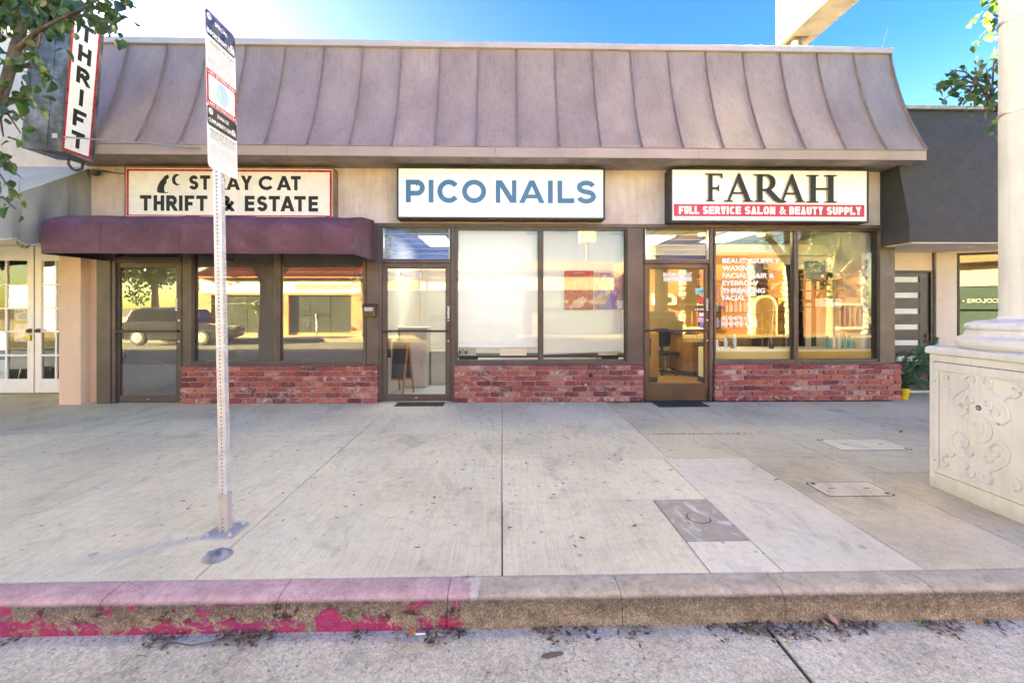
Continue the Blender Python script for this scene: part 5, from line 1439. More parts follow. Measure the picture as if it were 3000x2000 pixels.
MB().lathe([(.158, 1.4405), (.157, 1.9), (.158, 2.6), (.158, 5.2)], 64).build('shaft', MATS['kiosk_paint'], kk, smooth=True)
for z in (2.96, 3.66, 4.3):
    MB().lathe([(.158, z), (.165, z + .002), (.165, z + .02), (.158, z + .022)], 64, caps=False).build('band', MATS['aluminium'], kk, smooth=True)
# panel on the side facing the shops' left (face x = -HWD)
pnl = empty('door_panel', (-HWD - .0015, 0, 0)); pnl.parent = kk; pnl.rotation_euler = (0, 0, R(-90))
# in panel space: +x runs towards the road, -y is outwards
Z0, Z1 = .14, 1.05; Xh = .345
MB().prism(rrect(-Xh - .006, Xh + .006, Z0 - .006, Z1 + .006, .02), 'y', -.0006, .0008).build('reveal', MATS['joint_dark'], pnl)
MB().prism(rrect(-Xh, Xh, Z0, Z1, .018), 'y', -.007, .0).build('panel', MATS['kiosk_paint'], pnl, bevel=.002)
mo = MB(); ih = Xh - .055; a0, a1 = Z0 + .035, Z1 - .045
for x0_, x1_, z0_, z1_ in ((-ih - .022, -ih, a0, a1), (ih, ih + .022, a0, a1), (-ih, ih, a0 - .0, a0 + .022), (-ih, ih, a1 - .022, a1)):
    mo.box(x0_, x1_, -.019, -.0072, z0_, z1_)
mo.build('moulding', MATS['kiosk_paint'], pnl, bevel=.006)
for z in (Z0 + .1, Z1 - .16):
    MB().lathe([(.005, -.0072), (.005, -.0085), (0, -.0085)], 10, (-Xh + .018, 0, z), 'y').build('screw', MATS['joint_dark'], pnl)
# scrolls traced as one quarter and mirrored
def spiral(cx, cz, r0, r1, a0_, a1_, n=22):
    return [(cx + (r0 + (r1 - r0) * i / n) * math.cos(R(a0_ + (a1_ - a0_) * i / n)), cz + (r0 + (r1 - r0) * i / n) * math.sin(R(a0_ + (a1_ - a0_) * i / n))) for i in range(n + 1)]
SCR = [
 spiral(-.062, .345, .036, .036, -75, 60, 10)[::1] + [(-.075, .388), (-.095, .372)] if False else None]
def scroll_set(sx, sz, cz):
    big = [(-.035, .335)] + [(-.03, .36), (-.045, .382), (-.07, .385), (-.09, .362), (-.09, .335), (-.075, .305), (-.12, .262), (-.17, .215), (-.195, .165), (-.195, .12), (-.17, .085), (-.13, .072), (-.095, .09), (-.075, .125), (-.08, .16), (-.105, .175), (-.13, .16), (-.132, .138), (-.115, .13)]
    arm = [(-.165, .22), (-.18, .262), (-.205, .278), (-.24, .285), (-.262, .31), (-.262, .345), (-.238, .362), (-.218, .345), (-.225, .33)]
    curl = [(-.09, .17), (-.095, .20), (-.075, .225), (-.05, .222), (-.038, .20), (-.048, .182), (-.062, .186)]
    for pts in (big, arm, curl):
        # smooth the traced points
        q = [Vector((p[0], p[1])) for p in pts]; out = []
        for i in range(len(q) - 1):
            p0, p1, p2, p3 = q[max(i - 1, 0)], q[i], q[i + 1], q[min(i + 2, len(q) - 1)]
            for k in range(5):
                t = k / 5; out.append(.5 * ((2 * p1) + (p2 - p0) * t + (2 * p0 - 5 * p1 + 4 * p2 - p3) * t * t + (3 * p1 - p0 - 3 * p2 + p3) * t ** 3))
        out.append(q[-1])
        path = [(sx * p.x, -.009, cz + sz * p.y) for p in out]
        n_ = len(path); rad = [.0115 * (.55 + .45 * min(1, min(i, n_ - 1 - i) / 8)) for i in range(n_)]
        MB().tube(path, rad, 8).build('scroll', MATS['kiosk_paint'], pnl, smooth=True)
CZ = (Z0 + Z1) / 2 - .005
for sx in (1, -1):
    for sz in (1, -1): scroll_set(sx, sz, CZ)
ov = lambda rx, rz, n=40: arc(0, CZ, rx, rz, 0, 360, n)[:-1]
MB().prism(ov(.098, .105), 'y', -.016, -.0072).build('seal', MATS['kiosk_paint'], pnl, bevel=.003)
MB().prism(ov(.09, .097), 'y', -.0175, -.0162).build('seal_ring', MATS['kiosk_paint'], pnl)
MB().prism([(-.045, CZ + .055), (-.048, CZ - .01), (-.03, CZ - .045), (0, CZ - .06), (.03, CZ - .045), (.048, CZ - .01), (.045, CZ + .055)], 'y', -.021, -.0176).build('seal_shield', MATS['kiosk_paint'], pnl, bevel=.002)
sr = MB()
for k in range(6): sr.box(-.04 + k * .0065, -.037 + k * .0065, -.0235, -.0212, CZ + .01, CZ + .05)
sr.box(.008, .034, -.0235, -.0212, CZ + .018, CZ + .032).box(.012, .03, -.0234, -.0211, CZ - .035, CZ - .012).box(-.034, -.012, -.0233, -.0212, CZ - .04, CZ - .008)
sr.build('seal_relief', MATS['kiosk_paint'], pnl, bevel=.001)
lt = MB()
for k in range(30):
    a = 2 * PI * k / 30; x, z = math.cos(a) * .077, CZ + math.sin(a) * .083
    lt.box(x - .004, x + .004, -.0195, -.0176, z - .005, z + .005)
ltm = lt.build('seal_rim_lettering', MATS['kiosk_paint'], pnl, bevel=.001); ltm['kind'] = 'stuff'
st_ = MB().prism(arc(0, CZ + .155, .021, .021, 0, 360, 24)[:-1], 'y', -.0078, -.0072).build('sticker', mat('sticker_teal', (.02, .07, .085), rough=.5), pnl)
text('lettering', 'waterie', MATS['white_print'], st_, 0, -.0082, CZ + .150, .009, width=.034, align='CENTER')
text('lettering', 'Fuel', MATS['white_print'], st_, 0, -.0082, CZ + .164, .004, width=.010, align='CENTER')
text('lettering', 'nature', MATS['white_print'], st_, 0, -.0082, CZ + .141, .004, width=.014, align='CENTER')
# ================================================================ door mats
def door_mat(x0, x1, y0, y1, label, rib):
    e = MB().box(x0, x1, y0, y1, .001, .011).build('door_mat', MATS['rubber'], None, bevel=.004)
    tag(e, label, 'mat')
    if rib:
        rbm = MB(); n = 9
        for i in range(n):
            for j in range(26):
                x = x0 + .04 + (x1 - x0 - .08) * j / 25; y = y0 + .035 + (y1 - y0 - .07) * i / (n - 1)
                rbm.box(x - .008, x + .008, y - .009, y + .009, .0112, .0145)
        r = rbm.build('tread', MATS['rubber'], e); r['kind'] = 'stuff'
    return e
door_mat(UX(905, 6.6), UX(1018, 6.6), 6.60, 6.84, 'thin dark grey door mat before the nail shop door', False)
door_mat(UX(1520, 6.4) - .02, UX(1636, 6.4), 6.46, 6.86, 'black rubber door mat before the salon door', True)
# ================================================================ foxtail fern by the dark door
mat('fern_green', (.06, .17, .11), (.03, .10, .065), rough=.55, scale=9)
fern = empty('foxtail_fern', (UX(2068, 7.05), 7.1, 0), label='bushy foxtail fern in a yellow pot by the dark entry door', cat='plant')
MB().lathe([(.085, .002), (.10, .16), (.108, .165), (.108, .18), (.098, .18), (.092, .14)], 24, (-.04, -.12, 0), caps=False).build('pot', mat('yellow_glaze', (.62, .44, .02), (.5, .33, .015), rough=.35, scale=20), fern, smooth=True)
MB().lathe([(.094, .15), (.0, .155)], 20, (-.04, -.12, 0), caps=False).build('soil', MATS['soil'], fern)
rs = random.Random(21)
def frond(path, rad, n):
    q = [Vector(p) for p in path]; mb = MB(); mb.tube(q, [.006] * len(q), 5)
    for i in range(n):
        t = i / n * (len(q) - 1); k = int(t); f = t - k
        p = q[k].lerp(q[min(k + 1, len(q) - 1)], f); d = (q[min(k + 1, len(q) - 1)] - q[k]).normalized()
        a = rs.uniform(0, 2 * PI); u = d.orthogonal().normalized(); v = d.cross(u)
        out = (u * math.cos(a) + v * math.sin(a) + d * rs.uniform(.5, 1.0)).normalized()
        L = rad * rs.uniform(.6, 1.1) * (1 - .75 * (i / n) ** 4); s = out.cross(d).normalized() * .0055
        m = p + out * L * .5 + Vector((0, 0, .004)); e = p + out * L - Vector((0, 0, .006))
        b = len(mb.v); mb.v += [tuple(p - s * .6), tuple(p + s * .6), tuple(m + s), tuple(e), tuple(m - s)]; mb.f += [(b, b + 1, b + 2, b + 4), (b + 4, b + 2, b + 3)]
    o = mb.build('frond', MATS['fern_green'], fern)
frond([(-.04, -.12, .15), (-.20, -.05, .5), (-.26, .0, .80), (-.20, .05, 1.02), (-.06, .05, 1.16)], .085, 420)
frond([(-.04, -.12, .15), (-.10, -.15, .52), (-.0, -.2, .74), (.18, -.22, .80), (.36, -.2, .84), (.50, -.18, 1.0)], .14, 700)
frond([(-.04, -.12, .15), (-.02, -.2, .5), (.1, -.22, .68), (.28, -.24, .74), (.46, -.2, .76)], .13, 560)
frond([(-.04, -.12, .15), (-.2, -.18, .40), (-.24, -.15, .56), (-.12, -.12, .70), (.04, -.08, .78)], .09, 380)
frond([(-.04, -.12, .15), (.02, -.25, .38), (.16, -.3, .50), (.34, -.3, .50), (.50, -.28, .42)], .14, 620)
frond([(-.04, -.12, .15), (-.12, -.24, .34), (-.12, -.3, .46), (-.02, -.3, .55)], .10, 360)
frond([(-.04, -.12, .15), (.08, -.18, .45), (.24, -.2, .56), (.40, -.16, .62)], .12, 420)
frond([(-.04, -.12, .15), (.03, -.2, .28), (.10, -.24, .25), (.16, -.26, .2)], .08, 260)
frond([(-.04, -.12, .15), (-.1, -.2, .3), (.05, -.26, .33), (.2, -.3, .28), (.3, -.3, .22)], .1, 380)
# ================================================================ street trees
def leaf_mats(name, stops):
    m, n = newmat(name); oi = n.new('ShaderNodeObjectInfo'); v = n.pos()
    f = n.math('FRACT', n.math('ADD', oi.outputs['Random'], n.math('MULTIPLY', n.noise(v, 13, 2), 1.7)))
    n.lk(n.ramp(f, stops), n.p.inputs['Base Color']); n.p.inputs['Roughness'].default_value = .36
    n.p.inputs['Specular IOR Level'].default_value = .5
    tr = n.new('ShaderNodeBsdfTranslucent'); tr.inputs[0].default_value = (.10, .22, .03, 1)
    mx = n.new('ShaderNodeMixShader'); mx.inputs[0].default_value = .22
    out = [x for x in n.n if x.type == 'OUTPUT_MATERIAL'][0]
    n.lk(n.p.outputs[0], mx.inputs[1]); n.lk(tr.outputs[0], mx.inputs[2]); n.lk(mx.outputs[0], out.inputs[0])
    MATS[name] = m
leaf_mats('leaf_green', [(0, (.012, .035, .018)), (.4, (.022, .065, .030)), (.7, (.035, .10, .032)), (.9, (.06, .13, .03)), (1, (.03, .08, .055))])
mat('bark', (.12, .095, .075), (.055, .043, .035), rough=.9, scale=9, stretch=(1, 1, .3), bump=.9, bscale=22, bdist=.02)
mat('bark_pale', (.36, .29, .2), (.22, .17, .12), rough=.9, scale=9, stretch=(1, 1, .3), bump=.9, bscale=22, bdist=.02)
def leaf_shape(L, Wd, fold, curl):
    xs_ = [(0, 0), (.12, .30), (.35, .5), (.6, .46), (.82, .26), (1, 0)]
    vs = []; 
    for t, w_ in xs_:
        z = -curl * t * t * L
        vs += [(t * L, -w_ * Wd, z + fold * w_ * Wd), (t * L, 0, z), (t * L, w_ * Wd, z + fold * w_ * Wd)]
    fs = []
    for i in range(5):
        for k in range(2): fs.append((i * 3 + k, i * 3 + k + 1, (i + 1) * 3 + k + 1, (i + 1) * 3 + k))
    return vs, fs
LEAFM = []
for k, (fo, cu) in enumerate(((.25, .15), (.45, .35), (.12, .05), (.35, .5), (.6, .2))):
    mb = MB().add(*leaf_shape(.095, .075, fo, cu)); mb.tube([(-.03, 0, .004), (0, 0, 0)], .0012, 4, caps=False)
    me = bpy.data.meshes.new('leaf'); me.from_pydata(mb.v, [], mb.f); me.materials.append(MATS['leaf_green'])
    for p in me.polygons: p.use_smooth = True
    LEAFM.append(me)
def leaf_rot(rs):
    return Matrix.Rotation(rs.uniform(0, 2 * PI), 4, 'Z') @ Matrix.Rotation(R(rs.uniform(5, 95)), 4, 'Y') @ Matrix.Rotation(R(rs.uniform(-60, 60)), 4, 'X')
def street_tree(name, base, label, trunk, limbs, clusters, crown, seed):
    rs = random.Random(seed)
    t = empty(name, base, label=label, cat='tree', group='street trees on this side')
    B = Vector(base); Ti = Matrix.Translation(-B)
    def pt(o): o.parent = t; o.matrix_parent_inverse = Ti; return o
    pt(MB().tube(trunk[0], trunk[1], 14).build('trunk', MATS['bark'], None, smooth=True))
    for path, rad in limbs: pt(MB().tube(path, rad, 9).build('limb', MATS['bark'], None, smooth=True))
    for anchor, c, spread, n in clusters:
        A_, C_ = Vector(anchor), Vector(c)
        mid = A_.lerp(C_, .5) + Vector((0, 0, .06))
        pt(MB().tube([A_, mid, C_], [.012, .008, .004], 6).build('twig', MATS['bark'], None, smooth=True))
        for i in range(n):
            u = rs.random()
            p = (mid.lerp(C_, u) if rs.random() < .45 else C_) + Vector((rs.gauss(0, spread), rs.gauss(0, spread * .8), rs.gauss(0, spread * .8)))
            o = link('leaf', rs.choice(LEAFM), None); k = rs.choice((rs.uniform(.45, .75), rs.uniform(.75, 1.12)))
            o.matrix_world = Matrix.Translation(p) @ leaf_rot(rs) @ Matrix.Scale(k, 4)
            pt(o)
    # the rest of the crown, out of the picture overhead
    mb = MB(); lv, lf = leaf_shape(.10, .08, .3, .2)
    for c, rad, n in crown:
        for i in range(n):
            d = Vector((rs.gauss(0, 1), rs.gauss(0, 1), rs.gauss(0, .8))).normalized() * (rs.random() ** .45)
            p = Vector(c) + Vector((d.x * rad, d.y * rad, d.z * rad * .75))
            if p.y > .3:
                px = 1473 + p.x / p.y * F; py = 900 - (p.z - 1.5) / p.y * F
                if -60 < px < 3060 and py > -60 and not (px < 230 and py < 95): continue
            M = Matrix.Translation(p) @ leaf_rot(rs)
            mb.add([M @ Vector(q) for q in lv], lf)
    me = bpy.data.meshes.new('crown'); me.from_pydata(mb.v, [], mb.f); me.materials.append(MATS['leaf_green'])
    o = pt(link('crown', me)); o['kind'] = 'stuff'
    return t
def Q(px, py, Y):
    x, z = P(px, py, Y); return (x, Y, z)
l1 = Q(-10, 330, 3.25); l2 = Q(45, 150, 3.3); l3 = Q(75, 40, 3.35); l4 = Q(190, -45, 3.4)
street_tree('street_tree', (-5.85, 3.05, 0), 'broadleaf street tree whose leafy boughs hang in at the upper left',
    ([(-5.85, 3.05, -.02), (-5.82, 3.06, .5), (-5.80, 3.08, 1.2), (-5.78, 3.1, 1.9), (-5.76, 3.1, 2.2)], [.24, .19, .175, .18, .2]),
    [([(-5.76, 3.1, 2.1), (-5.2, 3.15, 2.65), (-4.4, 3.2, 2.85), l1, l2, l3, l4, Q(420, -120, 3.5)], [.15, .10, .06, .042, .036, .03, .022, .014]),
     ([(-5.78, 3.1, 2.1), (-6.3, 3.0, 2.9), (-6.6, 3.2, 4.2), (-6.5, 3.4, 5.4)], [.15, .12, .08, .03]),
     ([(-5.78, 3.1, 2.1), (-5.7, 2.9, 3.1), (-5.4, 2.8, 4.3), (-5.2, 2.7, 5.4)], [.13, .11, .07, .03]),
     ([l2, Q(110, 90, 3.2), Q(190, 50, 3.15), Q(260, 15, 3.1)], [.02, .014, .01, .006]), ([l3, Q(75, 0, 3.3), Q(30, -90, 3.3)], [.03, .024, .02])],
    [(l4, Q(305, 35, 3.35), .085, 24), (l4, Q(370, 30, 3.4), .06, 12), (l3, Q(110, 15, 3.45), .11, 30), (l3, Q(30, 90, 3.4), .10, 24), (l4, Q(260, 0, 3.5), .10, 26), (l2, Q(90, 110, 3.5), .09, 20), (l4, Q(225, 30, 3.3), .085, 22), (Q(190, 50, 3.15), Q(290, 60, 3.2), .07, 16), (Q(110, 140, 3.2), Q(140, 50, 3.25), .10, 24), (l3, Q(60, 30, 3.3), .10, 16), (Q(190, 50, 3.15), Q(330, 90, 3.2), .05, 7),
     (Q(110, 140, 3.2), Q(60, 170, 3.2), .09, 16), (l1, Q(25, 250, 3.15), .07, 11), (Q(45, 200, 3.25), Q(130, 220, 3.1), .06, 10), (Q(45, 200, 3.25), Q(165, 235, 3.1), .035, 4), (l1, Q(85, 290, 3.1), .05, 6), (l1, Q(25, 325, 3.15), .05, 5), (l1, Q(110, 295, 3.1), .035, 4), (l1, Q(60, 390, 3.1), .03, 3), (l1, Q(10, 400, 3.1), .03, 3), (l1, Q(95, 375, 3.1), .02, 2),
     (Q(-40, 450, 3.3), Q(15, 500, 3.2), .05, 7), (Q(-40, 500, 3.3), Q(30, 555, 3.15), .05, 7), (Q(-30, 590, 3.2), Q(45, 612, 3.15), .04, 7), (Q(-40, 450, 3.3), Q(45, 490, 3.2), .02, 2)],
    [((-5.2, 2.9, 5.2), 2.3, 2600), ((-6.6, 3.1, 4.6), 1.7, 1300), ((-4.3, 3.0, 5.4), 1.5, 900), (Q(70, 10, 3.55), .5, 420)], 31)
# unseen glow-blocking trees down the street to the left are added last
for k, (tx, ty, sd) in enumerate(((-10.6, 3.2, 3), (-14.6, 2.9, 4), (-19, 3.1, 8))):
    pass
r1 = Q(2960, 340, 4.5); r2 = Q(2905, 300, 4.45); r3 = Q(2870, 250, 4.4)
street_tree('street_tree', (6.45, 4.6, 0), 'broadleaf street tree with leaves showing beside the pale column at right',
    ([(6.45, 4.6, -.02), (6.43, 4.6, 1), (6.4, 4.58, 2), (6.35, 4.55, 2.5)], [.17, .13, .12, .12]),
    [([(6.35, 4.55, 2.4), (5.9, 4.5, 3.0), r1, r2, r3], [.09, .06, .04, .025, .012]), ([(6.35, 4.55, 2.4), (6.2, 4.6, 3.4), Q(2990, 60, 4.6), Q(2930, -60, 4.6)], [.09, .07, .04, .02]), ([(6.35, 4.55, 2.4), (6.9, 4.5, 3.5), (7.1, 4.5, 5)], [.09, .07, .03])],
    [(r2, Q(2860, 240, 4.4), .12, 30), (r3, Q(2800, 230, 4.35), .08, 14), (r3, Q(2770, 250, 4.35), .05, 6), (r2, Q(2890, 200, 4.4), .12, 26), (r2, Q(2900, 280, 4.4), .11, 24), (r3, Q(2830, 290, 4.4), .08, 12), (r3, Q(2785, 205, 4.35), .05, 5), (r3, Q(2760, 295, 4.35), .04, 4),
     (Q(2960, 60, 4.6), Q(2905, 60, 4.5), .10, 16), (Q(2960, 60, 4.6), Q(2860, 60, 4.5), .04, 5), (Q(2960, 60, 4.6), Q(2895, 0, 4.5), .07, 9), (Q(2960, 60, 4.6), Q(2870, 110, 4.5), .06, 8), (r2, Q(2915, 140, 4.5), .08, 12), (r1, Q(2905, 355, 4.4), .06, 9), (r1, Q(2885, 375, 4.4), .035, 3), (r1, Q(2925, 395, 4.4), .03, 3)],
    [((6.6, 4.5, 5.0), 1.8, 1500), ((7.4, 4.3, 4.4), 1.3, 700)], 77)
# ================================================================ litter
mat('leaf_brown', (.17, .09, .045), (.05, .03, .02), rough=.8, scale=25, lo=.3, hi=.7)
mat('leaf_tan', (.48, .36, .2), (.26, .18, .10), rough=.8, scale=25)
mat('twig', (.16, .12, .09), (.09, .065, .05), rough=.9, scale=20)
mat('red_leaf', (.32, .04, .03), rough=.6); mat('orange_leaf', (.42, .14, .03), rough=.6); mat('green_leaf', (.16, .30, .05), rough=.6); mat('pink_leaf', (.55, .26, .2), rough=.6)
rs = random.Random(91)
def bit(mb, x, y, z, L, W_, lift=.006):
    a = rs.uniform(0, 2 * PI); c, s = math.cos(a), math.sin(a)
    def q(u, v, h): return (x + c * u - s * v, y + s * u + c * v, z + h)
    l = rs.uniform(.2, 1) * lift
    mb.add([q(-L, 0, .001), q(-L * .2, -W_, l * .6), q(L, 0, l), q(-L * .1, W_, .0015 + l * .2), q(0, 0, l * .9)], [(0, 1, 4), (1, 2, 4), (2, 3, 4), (3, 0, 4)])
sc1 = {'leaf_brown': MB(), 'leaf_tan': MB()}
def scatter(n, x0, x1, y0, y1, lo=.009, hi=.024):
    for i in range(n):
        y = y0 + (y1 - y0) * rs.random(); x = rs.uniform(x0, x1)
        if abs(x - 3.9) < .42 and abs(y - 3.18) < .42: continue
        L = rs.uniform(lo, hi); bit(sc1[rs.choice(('leaf_brown', 'leaf_brown', 'leaf_tan'))], x, y, .0035, L, L * rs.uniform(.2, .5))
scatter(240, -5.5, 1.6, 2.7, 6.7, .010, .028); scatter(90, -.6, 1.5, 3.4, 6.2); scatter(70, 1.7, 6, 3.0, 6.7, .008, .02); scatter(110, -6, 5.5, 6.45, 6.8, .006, .018); scatter(26, -1.5, 3, 2.45, 3.2, .004, .009)
gum = MB()
for i in range(230):
    x, y = rs.uniform(-6, 6), 2.5 + 4.2 * rs.random()
    if abs(x - 3.97) < .45 and abs(y - 3.18) < .45: continue
    r = rs.uniform(.006, .019) * (1 if rs.random() < .85 else 1.5); n = 11
    gum.add([(x + r * rs.uniform(.75, 1.15) * math.cos(2 * PI * k / n), y + r * rs.uniform(.75, 1.15) * math.sin(2 * PI * k / n), .0022) for k in range(n)], [tuple(range(n))])
go_ = gum.build('gum_spot', mat('old_gum', (.56, .48, .36), (.38, .325, .25), rough=.8, scale=3, lo=.3, hi=.7)); tag(go_, 'flattened old gum and grime spots dotted over the pavement', 'gum', kind='stuff')
for k, mb in sc1.items():
    o = mb.build('leaf_litter', MATS[k]); tag(o, {'leaf_brown': 'dark brown leaf scraps strewn over the pavement', 'leaf_tan': 'pale tan leaf scraps strewn over the pavement'}[k], 'litter', kind='stuff')
pile = {'leaf_brown': MB(), 'leaf_tan': MB(), 'twig': MB()}
def heap(x0, x1, n, hmax, depth=.09):
    for i in range(n):
        u = rs.random(); x = x0 + (x1 - x0) * u; e = math.sin(PI * u) ** .5
        y = 2.232 - abs(rs.gauss(0, depth * .45)) * (.4 + e); z = -.1575 + rs.random() ** 2 * hmax * e * max(0, 1 - (2.232 - y) / depth)
        L = rs.uniform(.007, .024)
        if rs.random() < .3:
            a = rs.uniform(-.5, .5) + (PI if rs.random() < .5 else 0); t = L * rs.uniform(1, 2.5)
            pile['twig'].tube([(x, y, z + .002), (x + math.cos(a) * t, y + math.sin(a) * t * .5, z + rs.uniform(.002, .008))], .0012, 4)
        else: bit(pile['leaf_brown' if rs.random() < .72 else 'leaf_tan'], x, y, z, L, L * rs.uniform(.25, .5), .012)
for a, b, n, h in ((430, 560, 60, .02), (640, 800, 130, .035), (20, 60, 20, .01), (1040, 1080, 22, .012), (1150, 1180, 10, .01), (1250, 1360, 90, .02), (1560, 1745, 90, .02), (1800, 1900, 30, .01), (2130, 2560, 330, .035), (2690, 2810, 70, .02), (2860, 2960, 26, .012), (2070, 2130, 20, .01)):
    heap(P(a, 1838, 2.23)[0], P(b, 1838, 2.23)[0], n, h)
for i in range(240): 
    x = rs.uniform(-2.6, 3.4); bit(pile['leaf_brown'], x, 2.232 - abs(rs.gauss(0, .02)), -.1575, .005, .003, .004)
for k, mb in pile.items():
    o = mb.build('gutter_litter', MATS[k]); tag(o, {'leaf_brown': 'dead brown leaves heaped in the gutter along the kerb', 'leaf_tan': 'straw coloured leaf bits caught in the gutter along the kerb', 'twig': 'thin twigs and stalks lying in the gutter along the kerb'}[k], 'litter', kind='stuff')
def single_leaf(px, py, Y, z, m, L, label, rz):
    mb = MB().add(*leaf_shape(L, L * .6, .35, -.25)); o = mb.build('fallen_leaf', MATS[m], None, smooth=True)
    o.location = (P(px, py, Y)[0], Y, z); o.rotation_euler = (0, R(-14), R(rz)); tag(o, label, 'leaf', 'single leaves on the ground'); return o
single_leaf(1190, 1850, 2.19, -.15, 'orange_leaf', .06, 'long rusty orange leaf in the gutter below the red kerb', 12)
single_leaf(500, 1845, 2.2, -.145, 'red_leaf', .035, 'small red leaf upright in the gutter at the left', 80)
single_leaf(2455, 1822, 2.19, -.13, 'pink_leaf', .055, 'pale pink crumpled leaf on top of the gutter heap', 110)
single_leaf(2860, 1815, 2.2, -.15, 'orange_leaf', .035, 'orange leaf scrap in the gutter near the right edge', 10)
single_leaf(2690, 1812, 2.2, -.15, 'green_leaf', .03, 'green leaf scrap in the gutter right of the heap', 30)
single_leaf(1612, 1462, P(0, 0, 1)[0] * 0 + 3.39, .004, 'red_leaf', .025, 'dark red leaf on the pavement right of the long joint', 5)
single_leaf(2268, 1414, 3.7, .004, 'leaf_brown', .04, 'curled brown leaf on the pale paving strip', -20)
single_leaf(2635, 1276, 5.06, .004, 'orange_leaf', .06, 'rust coloured leaf in the old paving near the larger cover', 20)
single_leaf(1275, 1355, 4.18, .004, 'leaf_tan', .04, 'tan curled leaf on the pavement left of the long joint', 25)
tw_ = MB().tube([(P(1150, 1870, 2.15)[0], 2.16, -.154), (P(1250, 1880, 2.15)[0], 2.13, -.15), (P(1330, 1860, 2.15)[0], 2.16, -.153)], .002, 5).build('twig', MATS['leaf_tan']); tag(tw_, 'long pale stalk lying in the gutter below the end of the red paint', 'twig')
tw2 = MB().tube([(P(470, 1850, 2.2)[0], 2.19, -.15), (P(560, 1868, 2.15)[0], 2.15, -.148), (P(640, 1850, 2.2)[0], 2.17, -.145), (P(740, 1830, 2.2)[0], 2.2, -.13)], .0035, 6).build('twig', MATS['twig']); tag(tw2, 'dark bent twig lying in the gutter below the sign post', 'twig')
cg_ = MB().lathe([(.0042, 0), (.0042, .05)], 8, (0, 0, 0), 'x').build('cigarette_end', MATS['white_print'], None); cg_.location = (P(1217, 1840, 2.2)[0], 2.2, -.148); tag(cg_, 'white cigarette end in the gutter beside the orange leaf', 'cigarette')
ld = MB().lathe([(.0, .010), (.026, .010), (.029, .006), (.031, .0)], 20, (0, 0, 0), caps=False).build('plastic_lid', MATS['white_plastic'], None, smooth=True); ld.location = (P(1648, 1178, 6.7)[0], 6.74, .001); tag(ld, 'small white plastic lid at the foot of the middle brick base', 'lid')
bk = MB().prism([(-.055, -.006), (-.03, -.012), (.02, -.010), (.055, -.002), (.05, .006), (0, .010), (-.04, .006)], 'z', 0, .012).build('bark_scrap', MATS['twig'], None, bevel=.003); bk.location = (P(1617, 1923, 2.06)[0], 2.06, -.157); bk.rotation_euler = (0, 0, .15); tag(bk, 'dark scrap of bark on the gutter concrete', 'bark')
wd = MB()
for i in range(26):
    x, y = rs.gauss(0, .014), rs.gauss(0, .007); wd.add([(x, y, 0), (x + .004, y, 0), (x + rs.gauss(0, .008), y + rs.gauss(0, .006), rs.uniform(.006, .02))], [(0, 1, 2)])
wo = wd.build('weed', MATS['green_leaf'], None); wo.location = (P(1373, 1687, 2.42)[0], 2.42, -.002); tag(wo, 'tiny green weed in the joint behind the kerb', 'weed')
moss = MB()
for i in range(130):
    x = rs.uniform(1.7, 3.0); y = 5.09 + rs.gauss(0, .008); moss.add([(x, y, -.004), (x + .012, y, -.004), (x + rs.gauss(0, .006), y + rs.gauss(0, .006), rs.uniform(.003, .012))], [(0, 1, 2)])
mo_ = moss.build('moss', mat('moss_green', (.05, .09, .03), rough=.9)); tag(mo_, 'moss and weeds in the cross joint of the old paving', 'moss', kind='stuff')

# ================================================================ things behind the glass
def thing_box(name, x0, x1, y0, y1, z0, z1, m, label, cat, bevel=.004, group=None):
    return tag(box(name, x0, x1, y0, y1, z0, z1, MATS[m] if isinstance(m, str) else m, None, bevel), label, cat, group)
def PXY(px, Y): return P(px, 900, Y)[0]
def PZ(py, Y): return 1.5 + (900 - py) / F * Y
